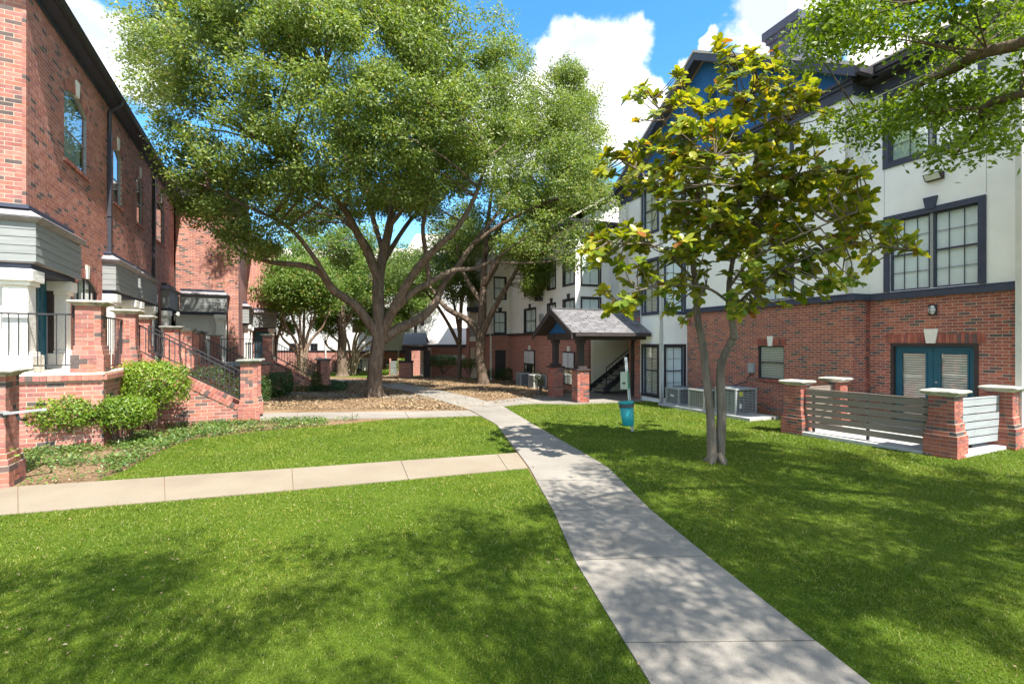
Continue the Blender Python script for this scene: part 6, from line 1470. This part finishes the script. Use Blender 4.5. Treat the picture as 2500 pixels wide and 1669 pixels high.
def myrtle(label, px, Y, stems, blobs, h0):
    b = Vector((at(px, 0, Y).x, Y, zg(Y))); limbs = []
    for x1, y1, dy in stems:
        t = at(x1, y1, Y + dy); m = b.lerp(t, .45) + Vector(((t.x - b.x) * -.18, 0, .2)); n = b.lerp(t, .75) + Vector(((t.x - b.x) * .05, 0, .1)); s = b + Vector(((t.x - b.x) * .06, random.uniform(-.1, .1), -.1)); limbs.append(([s, m, n, t], [.13, .1, .075, .03]))
        for k in range(2): e = n.lerp(t, .3 + .3 * k); limbs.append(([e, e + Vector((random.uniform(-.6, .6), random.uniform(-.3, .3), .7)), e + Vector((random.uniform(-1.2, 1.2), random.uniform(-.6, .6), 1.3))], [.055, .04, .015]))
    bl = [(tuple(at(x, y, Y + dy)), e, n, r) for x, y, dy, e, n, r in blobs]
    plain_tree(label, b, limbs, bl, 'leaf_myrtle', 'bark_myrtle', 300, .16, 'crepe myrtles', 7, 'crepe_myrtle', twig=.022, spread=.22)
myrtle('crepe myrtle with a fan of pale stems behind the far staircase', 738, 33, [(690, 760, 0), (705, 720, 1), (730, 740, -.5), (745, 700, .5), (775, 730, 0), (800, 760, -.6), (760, 770, .6), (680, 800, .3)], [(735, 700, 0, (2.4, 2, 1.5), 40, .8), (700, 730, 0, (1.2, 1.5, 1.2), 18, .7), (780, 720, 0, (1.4, 1.6, 1.2), 24, .75), (725, 660, .5, (1.8, 1.5, .8), 22, .75)], 0)
myrtle('crepe myrtle with spreading tan stems beside the thick gnarled trunk', 858, 42, [(800, 790, 0), (830, 770, 1), (880, 760, -.5), (905, 790, .5), (930, 800, 0), (945, 830, -.6), (790, 830, .3), (900, 750, 0)], [(860, 760, 0, (3.0, 2, 1.3), 40, .9), (925, 790, 0, (1.6, 1.5, 1.0), 18, .8), (800, 790, 0, (1.4, 1.5, .9), 16, .8)], 0)
myrtle('crepe myrtle partly hidden behind the end of the brick building', 672, 36, [(640, 760, 0), (665, 730, 1), (690, 750, -.5), (655, 800, .5)], [(670, 715, 0, (1.8, 2, 1.6), 30, .8), (690, 690, 1, (1.6, 1.6, 1.4), 22, .8), (690, 775, 0, (1.0, 1, 1.0), 12, .7)], 0)

# ---- magnolia with two grey trunks
def magnolia():
    b = ground(1748, 1128); Y = b.y; q = lambda x, y, dy=0: at(x * 1.0643, y * 1.0643, Y + dy)
    T = thing('magnolia_tree', 'young magnolia with two bare grey trunks and large glossy leaves on the lawn', 'tree', b); mb = MB(); tips = []
    L = [([b + Vector((-.06, 0, -.1)), b + Vector((-.06, 0, .1)), q(1630, 960), q(1622, 880), q(1612, 790), q(1600, 730), q(1597, 660, .1), q(1590, 600, .15), q(1600, 540, .2), q(1605, 480, .3), q(1595, 400, .4), q(1585, 330, .5)], [.13, .10, .078, .075, .07, .064, .058, .05, .042, .036, .028, .014]),
         ([b + Vector((.06, .02, -.1)), b + Vector((.06, .02, .1)), q(1655, 960), q(1653, 890, -.02), q(1654, 835, -.05), q(1670, 797, -.1), q(1683, 768, -.12), q(1677, 725, -.12), q(1672, 660, -.1), q(1680, 600, 0), q(1690, 520, .1), q(1695, 430, .2), q(1680, 330, .3), q(1690, 220, .35), q(1688, 130, .4)], [.13, .10, .085, .08, .07, .068, .07, .058, .05, .042, .036, .03, .022, .016, .008]),
         ([q(1676, 735, -.12), q(1700, 690, -.3), q(1760, 640, -.5), q(1850, 590, -.6), q(1960, 560, -.7), q(2060, 570, -.8), q(2105, 575, -.8)], [.034, .03, .026, .022, .018, .012, .006]),
         ([q(1672, 660, -.1), q(1720, 600, -.5), q(1790, 560, -.8), q(1880, 520, -1), q(1980, 480, -1.1)], [.03, .026, .02, .014, .007]),
         ([q(1668, 690, -.12), q(1620, 660, -.4), q(1540, 655, -.6), q(1450, 670, -.7), q(1400, 700, -.7)], [.028, .024, .018, .012, .006]),
         ([q(1597, 650, .1), q(1550, 600, -.2), q(1490, 560, -.4), q(1420, 560, -.5), q(1375, 540, -.5)], [.03, .024, .018, .012, .006]),
         ([q(1600, 540, .2), q(1550, 470, .1), q(1490, 410, 0), q(1430, 370, 0), q(1390, 350, 0)], [.028, .022, .016, .011, .006]),
         ([q(1605, 470, .3), q(1560, 380, .2), q(1530, 290, .1), q(1500, 230, .1), q(1475, 215, .1)], [.024, .019, .014, .010, .005]),
         ([q(1605, 490, .3), q(1590, 380, .6), q(1570, 280, .7), q(1565, 180, .7)], [.02, .016, .012, .006]),
         ([q(1695, 440, .2), q(1740, 360, 0), q(1800, 290, -.2), q(1860, 230, -.3)], [.024, .019, .013, .006]),
         ([q(1690, 520, .1), q(1760, 450, -.3), q(1830, 400, -.5), q(1900, 390, -.6), q(1970, 390, -.6)], [.024, .019, .014, .010, .005]),
         ([q(1690, 280, .3), q(1730, 200, .2), q(1780, 130, .2)], [.016, .012, .006]),
         ([q(1680, 600, 0), q(1640, 520, -.6), q(1620, 440, -.9), q(1640, 360, -1)], [.022, .018, .012, .006]),
         ([q(1690, 560, 0), q(1730, 500, 1), q(1790, 430, 1.4), q(1850, 330, 1.5)], [.022, .018, .012, .006]),
         ([q(1600, 560, .2), q(1560, 500, 1), q(1500, 430, 1.4)], [.02, .015, .006])]
    nodes = []
    for i, (pts, rad) in enumerate(L):
        p, r = limb(mb, pts, [x * .87 for x in rad], 9, 5, .05); nodes += p[int(len(p) * (.55 if i < 2 else .25)):]; tips.append((p[-1], (p[-1] - p[-3]).normalized()))
    for k in range(5): t_ = k * 1.3; limb(mb, [b + Vector((math.cos(t_) * .05, math.sin(t_) * .05, .16)), b + Vector((math.cos(t_) * .13, math.sin(t_) * .13, .03)), b + Vector((math.cos(t_) * .24, math.sin(t_) * .24, -.05))], [.07, .05, .02], 7, 3)
    kn = q(1684, 772, -.2); mb.lathe(kn, [(.02, kn.z - .05), (.055, kn.z - .03), (.055, kn.z + .03), (.02, kn.z + .05)], 8)
    # rosettes along the crown
    env = [(1470, 230, 45), (1560, 200, 40), (1680, 150, 70), (1760, 160, 60), (1600, 290, 80), (1850, 240, 60), (1740, 290, 90), (1480, 380, 75), (1580, 420, 90), (1700, 420, 100), (1820, 380, 90), (1930, 420, 70), (1420, 400, 55), (1990, 500, 70), (2060, 560, 50), (1430, 580, 70), (1520, 560, 80), (1620, 560, 80), (1740, 560, 90), (1850, 540, 85), (1940, 590, 60), (1400, 680, 40), (1470, 690, 45), (1560, 680, 55), (1820, 640, 60), (1900, 660, 45), (1700, 660, 60), (1370, 560, 35), (1640, 480, 90), (1780, 480, 90), (1880, 470, 80), (1560, 330, 60), (1660, 250, 60)]
    for x, y, r in env:
        n = int(5 + (r / 32) ** 2 * 4.4)
        for _ in range(n):
            a_ = random.uniform(0, 6.28); rr_ = r * math.sqrt(random.random()); dep = random.gauss(-.1, .55)
            tips.append((q(x + rr_ * math.cos(a_), y + rr_ * math.sin(a_), dep), None))
    nv = [Vector(p) for p in nodes]; leafs = []
    for t, dr in tips:
        t = Vector(t)
        bnode = min(nv, key=lambda p: (p - t).length + max(0, p.z - t.z) * .8)
        if (t - bnode).length > .85: continue
        if dr is None:
            m = bnode.lerp(t, .55) + Vector((random.uniform(-.05, .05), random.uniform(-.05, .05), -.06 * (t - bnode).length)); limb(mb, [bnode, m, t], [.013, .009, .005], 5, 3); dr = (t - m).normalized()
        dr = (dr * .6 + Vector((0, 0, .75)) + Vector((random.uniform(-.3, .3), random.uniform(-.3, .3), 0))).normalized()
        xx = dr.orthogonal().normalized(); yy = dr.cross(xx); n = random.randint(7, 11); ph = random.uniform(0, 6.28)
        for k in range(n):
            f = k / n; an = ph + k * 2.4; el = .35 + 1.15 * (1 - f) * random.uniform(.7, 1.15)
            out = (xx * math.cos(an) + yy * math.sin(an)); d_ = (out * math.sin(el + .25) + dr * math.cos(el + .25)).normalized()
            if random.random() < .22: d_ = (d_ + Vector((0, 0, -.7))).normalized()
            nrm_ = (dr - d_ * dr.dot(d_)); nrm_ = nrm_.normalized() if nrm_.length > .05 else out
            leafs.append((t - dr * .10 * f, d_, nrm_, random.uniform(.135, .21)))
    mb.build('trunk', 'bark_magnolia', T, True)
    # leaf shape: folded, pointed oval
    prof = [(0, 0), (.16, .13), (.40, .235), (.68, .265), (.89, .175), (1.0, 0)]
    def vert(L_): 
        base, d_, n_, s = L_; sd = d_.cross(n_).normalized(); V = []
        for (u, w) in prof: bend = n_ * (-.10 * u * u * s); V.append(base + d_ * (u * s) + bend)
        for (u, w) in prof[1:-1]: V.append(base + d_ * (u * s) + sd * (w * s) + n_ * (.05 * s - .10 * u * u * s))
        for (u, w) in prof[1:-1]: V.append(base + d_ * (u * s) - sd * (w * s) + n_ * (.05 * s - .10 * u * u * s))
        return V
    faces = [(0, 6, 1), (1, 6, 7, 2), (2, 7, 8, 3), (3, 8, 9, 4), (4, 9, 5), (0, 1, 10), (1, 2, 11, 10), (2, 3, 12, 11), (3, 4, 13, 12), (4, 5, 13)]
    faces = [tuple(reversed(f)) for f in faces]
    me = bpy.data.meshes.new('leaf'); me.from_pydata([tuple(v) for v in vert((Vector((0, 0, 0)), Vector((1, 0, 0)), Vector((0, 0, 1)), 1.0))], [], faces); me.materials.append(M('leaf_magnolia')); me.polygons.foreach_set('use_smooth', [True] * len(faces)); me.update()
    leafs.sort(key=lambda l: l[0].length - 3 * l[3]); o0 = ORG[T]
    crown = MB()
    for i, l in enumerate(leafs):
        if i < 300:
            o = bpy.data.objects.new('leaf', me); COL.objects.link(o); base, d_, n_, s = l; sd = n_.cross(d_).normalized(); m = Matrix.Identity(4)
            for j, e in enumerate((d_ * s, sd * s, n_ * s)): m[0][j], m[1][j], m[2][j] = e
            m[0][3], m[1][3], m[2][3] = base - o0; o.matrix_basis = m; o.parent = T
        else:
            n0 = len(crown.v); crown.v += [tuple(v) for v in vert(l)]; crown.f += [tuple(n0 + k for k in f) for f in faces]
    c = crown.build('crown', 'leaf_magnolia', T, True); c['kind'] = 'stuff'
magnolia()

# ---- trees beside and behind the camera: one reaches into the picture, both dapple the walk
def overhead(label, base, limbs, sprays, group, leafs, size, nl, cr, mat='leaf_elm'):
    T = thing('elm_tree', label, 'tree', base, group); mb = MB(); nodes = []
    for pts, rad in limbs: p, r = limb(mb, pts, rad, 9, 5, .04); nodes += p[len(p) // 3:]
    C = np.array(sprays); link_twigs(mb, nodes, C, .016, 5)
    mb.build('trunk', 'bark_twig', T, True)
    V = clump_leaves(C, rng.uniform(cr * .7, cr * 1.25, len(C)), nl, size, 12, .55, .5, spread=.10, aspect=.46); o = npmesh('crown', V, 4, mat, T); o['kind'] = 'stuff'
b = Vector((8.6, 2.6, 0)); q = lambda x, y, Y: at(x, y, Y)
limbs = [([b - ZU * .2, b + ZU * 1.5, b + Vector((-.1, .2, 3.4)), b + Vector((-.4, .6, 5.5)), b + Vector((-.5, 1, 7.5))], [.3, .24, .2, .15, .06]),
         ([b + Vector((-.1, .2, 3.6)), b + Vector((-.9, 1.4, 5.0)), q(2480, 110, 5.6), q(2330, 170, 6.3), q(2200, 230, 6.9), q(2060, 320, 7.4)], [.13, .1, .07, .05, .032, .012]),
         ([b + Vector((-.3, .5, 5.2)), b + Vector((-1.2, 1.6, 6.4)), q(2350, -40, 5.6), q(2200, 10, 6.3), q(2060, 60, 6.9), q(1980, 120, 7.2)], [.11, .08, .06, .045, .03, .012]),
         ([b + Vector((-.1, .2, 3.3)), b + Vector((-.6, 1.0, 4.4)), q(2490, 230, 5.8), q(2400, 310, 6.3), q(2330, 380, 6.7)], [.1, .08, .05, .035, .012]),
         ([b + Vector((-.4, .6, 5.4)), b + Vector((-2.2, .6, 6.8)), b + Vector((-4.0, .2, 7.4))], [.11, .07, .02]), ([b + Vector((-.3, .5, 5)), b + Vector((-1.8, -1.2, 6.6)), b + Vector((-3.2, -2.6, 7.2))], [.11, .07, .02]), ([b + Vector((-.3, .5, 5)), b + Vector((1.4, .6, 6.6)), b + Vector((2.6, .6, 7.4))], [.1, .06, .02])]
sp = []
def region(n, poly, Y0, Y1):
    xs = [p[0] for p in poly]; ys_ = [p[1] for p in poly]; k = 0
    while k < n:
        x, y = random.uniform(min(xs), max(xs)), random.uniform(min(ys_), max(ys_))
        if inside(poly, np.array([x]), np.array([y]))[0]: sp.append(tuple(at(x, y, random.uniform(Y0, Y1)))); k += 1
region(38, [(1990, -60), (2540, -60), (2540, 330), (2440, 330), (2330, 290), (2240, 230), (2140, 200), (2040, 110)], 5.4, 7.2)
region(12, [(2240, 230), (2540, 200), (2540, 345), (2470, 355), (2390, 385), (2330, 430), (2290, 350)], 5.6, 6.9)
region(9, [(2010, 300), (2120, 270), (2270, 230), (2300, 290), (2200, 340), (2120, 350), (2060, 375), (2020, 350)], 6.4, 7.4)
region(7, [(1960, 30), (2060, -10), (2100, 110), (2010, 150), (1950, 130)], 6.4, 7.2)
for _ in range(240):
    v = unit(rng.normal(size=(1, 3)))[0] * (rng.uniform(.2, 1) ** .5)
    p = np.array([7.2, 2.2, 7.4]) + v * np.array([3.9, 3.4, 1.9])
    if p[1] > .4 and abs(p[0] / p[1]) < 1.12 and (p[2] - H) / p[1] < .76: continue
    sp.append(tuple(p))
for _ in range(40):
    v = unit(rng.normal(size=(1, 3)))[0] * (rng.uniform(.1, 1) ** .45); p = np.array([4.0, .9, 7.2]) + v * np.array([2.1, 2.2, 1.1])
    if p[1] > .4 and (p[2] - H) / p[1] < .85: continue
    sp.append(tuple(p))
overhead('leafy elm whose drooping branches hang in front of the upper stucco windows', b, limbs, sp, 'overhanging elms', 0, .082, 225, .40)
b2 = Vector((1.9, -4.6, 0)); sp = []
limbs = [([b2 - ZU * .2, b2 + ZU * 1.5, b2 + Vector((.1, .2, 3.4)), b2 + Vector((.2, .6, 6)), b2 + Vector((.2, 1, 8.5))], [.32, .26, .22, .16, .06])]
for k in range(9): t_ = k * .7; limbs.append(([b2 + Vector((.1, .3, 3.2 + .25 * k)), b2 + Vector((math.cos(t_) * 1.6, math.sin(t_) * 1.6 + .4, 4.6 + .25 * k)), b2 + Vector((math.cos(t_) * 3.6, math.sin(t_) * 3.4 + .6, 5.4 + .25 * k))], [.11, .08, .02]))
for _ in range(165):
    v = unit(rng.normal(size=(1, 3)))[0] * (rng.uniform(.15, 1) ** .45); p = np.array([2.2, -1.6, 7.2]) + v * np.array([5.4, 3.6, 2.3])
    if p[1] > .2 and (p[2] - H) / p[1] < .82: continue
    sp.append(tuple(p))
overhead('elm standing behind the viewer that dapples the near lawn and walk', b2, limbs, sp, 'overhanging elms', 0, .07, 270, .42)

# ---- shrubs and hedges
def shrub(label, c, size, n, leafs, mat, stems=True, top=.55, group=None, flat=True, name='shrub', lift=.35):
    T = thing(name, label, 'shrub', (c.x, c.y, c.z), group); sx, sy, sz = size
    if stems:
        mb = MB()
        for k in range(11):
            a_ = random.uniform(0, 6.28); r_ = random.uniform(.1, .42); e = Vector((c.x + math.cos(a_) * sx * r_, c.y + math.sin(a_) * sy * r_, c.z + sz * random.uniform(.55, .75)))
            s = c + Vector((math.cos(a_) * .06, math.sin(a_) * .06, -.05)); m = s.lerp(e, .5) + Vector((random.uniform(-.05, .05), random.uniform(-.05, .05), -.02)); limb(mb, [s, m, e], [.022, .015, .006], 6, 3)
            for _ in range(2): limb(mb, [m, m.lerp(e, .6) + Vector((random.uniform(-.12, .12), random.uniform(-.12, .12), .04)), e + Vector((random.uniform(-.2, .2), random.uniform(-.2, .2), .05))], [.011, .008, .003], 5, 2)
        mb.build('stems', 'bark_twig', T, True)
    u = rng.uniform(-1, 1, (leafs, 3)); e = 3.2 if flat else 2.0
    k = (np.abs(u) ** e).sum(1); u = u[(k < 1) & (k > rng.uniform(.05, .75, leafs))]
    wob = 1 + .10 * np.sin(u[:, 0] * 7 + 1) * np.sin(u[:, 1] * 6) + .07 * np.sin(u[:, 0] * 15 + u[:, 2] * 9)
    pos = np.array([c.x, c.y, c.z + sz * (lift + (1 - lift) / 2)]) + u * wob[:, None] * np.array([sx / 2, sy / 2, sz * (1 - lift) / 2]) + rng.normal(0, .02, (len(u), 3))
    if stems: kp = (u[:, 2] > -.55) | (rng.uniform(size=len(u)) < .35); pos, u = pos[kp], u[kp]
    nr = unit(rng.normal(size=pos.shape) * .8 + u * np.array([1, 1, 1.3]) * .9 + np.array([0, -.1, .4]))
    o = npmesh('foliage', leaves(pos, nr, rng.uniform(.7, 1.3, len(pos)) * n, .55), 4, mat, T); o['kind'] = 'stuff'; return T
def sh(px, py, dy=0): p = ground(px, py); return Vector((p.x, p.y + dy, zg(p.y + dy)))
shrub('low flat-topped bright green shrub with bare stems, next to the tall flared pier', sh(148, 1093), (1.6, 1.0, 1.0), .052, 21000, 'leaf_shrub', group='shrubs along the porch')
shrub('middle flat-topped green shrub with bare stems against the porch corner', sh(298, 1086), (1.0, .85, .95), .052, 13000, 'leaf_shrub', group='shrubs along the porch')
shrub('taller clipped round green shrub beside the first staircase wall', sh(368, 1058), (1.4, 1.1, 1.6), .056, 22000, 'leaf_shrub', group='shrubs along the porch')
shrub('scrap of green shrub at the foot of the tall flared pier', sh(-32, 1190), (.5, .5, .6), .045, 3000, 'leaf_shrub', False, group='shrubs along the porch', lift=0)
shrub('dark clipped hedge beside the foot of the first staircase', sh(672, 968), (1.15, 1.3, .95), .07, 9000, 'leaf_hedge', False, lift=0, name='hedge')
shrub('small dark green shrub seen through the stair railing', LP(1.2, 5.4).to_3d() + Vector((0, 0, .0)), (1.2, 1.0, 1.25), .06, 5000, 'leaf_hedge', False, lift=0)
shrub('small rounded shrub between the first and second staircases', LP(2.3, 6.6).to_3d() + Vector((0, 0, -.05)), (1.1, .9, .95), .06, 5000, 'leaf_hedge', False, lift=0)
p = LP(4.2, 14.2); shrub('pale flowering shrub behind the far staircase', Vector((p.x, p.y, zg(p.y))), (1.6, 1.2, 1.35), .07, 5000, 'leaf_cover', False, lift=0)
p = LP(4.7, 11.7); shrub('thin climbing plant at the foot of the far staircase wall', Vector((p.x, p.y, zg(p.y))), (.45, .3, .9), .07, 1600, 'leaf_hedge', False, lift=0)
p = LP(3.6, 11.85); shrub('narrow upright plant against the far staircase wall', Vector((p.x, p.y, zg(p.y))), (.3, .25, 1.0), .07, 900, 'leaf_hedge', False, lift=0)
shrub('long low clipped hedge beside the upright forked tree', sh(1236, 929, .6), (2.5, 1.0, .75), .075, 12000, 'leaf_hedge', False, lift=0, name='hedge')
shrub('pale clipped shrub with bare legs under the left letterboxes', at(1082, 910, 34.5) * 1.0, (2.1, .9, 1.25), .11, 5000, 'leaf_cover', True, lift=.35)
shrub('small spreading green shrub before the mail kiosk', sh(1038, 913, 0), (1.1, .9, .85), .12, 1800, 'leaf_shrub', False, lift=0)
shrub('low reddish shrub between the slim and forked trees', at(1145, 912, 31), (1.3, .8, .95), .11, 2200, 'leaf_myrtle', True)
shrub('square clipped shrub beside the slatted screen', at(985, 910, 40), (1.1, .8, 1.2), .11, 2600, 'leaf_shrub', False, lift=0)
shrub('sparse young plant at the foot of the left brick porch base', sh(1316, 965), (.45, .4, .95), .075, 700, 'leaf_cover', True, flat=False)
shrub('leafy plant in shade behind the brick porch bases', sh(1378, 940), (.6, .5, 1.2), .09, 1600, 'leaf_hedge', True, flat=False)
shrub('low green edging plants along the far lawn by the screen', at(940, 912, 43), (1.6, .6, .35), .1, 1500, 'leaf_shrub', False, lift=0)
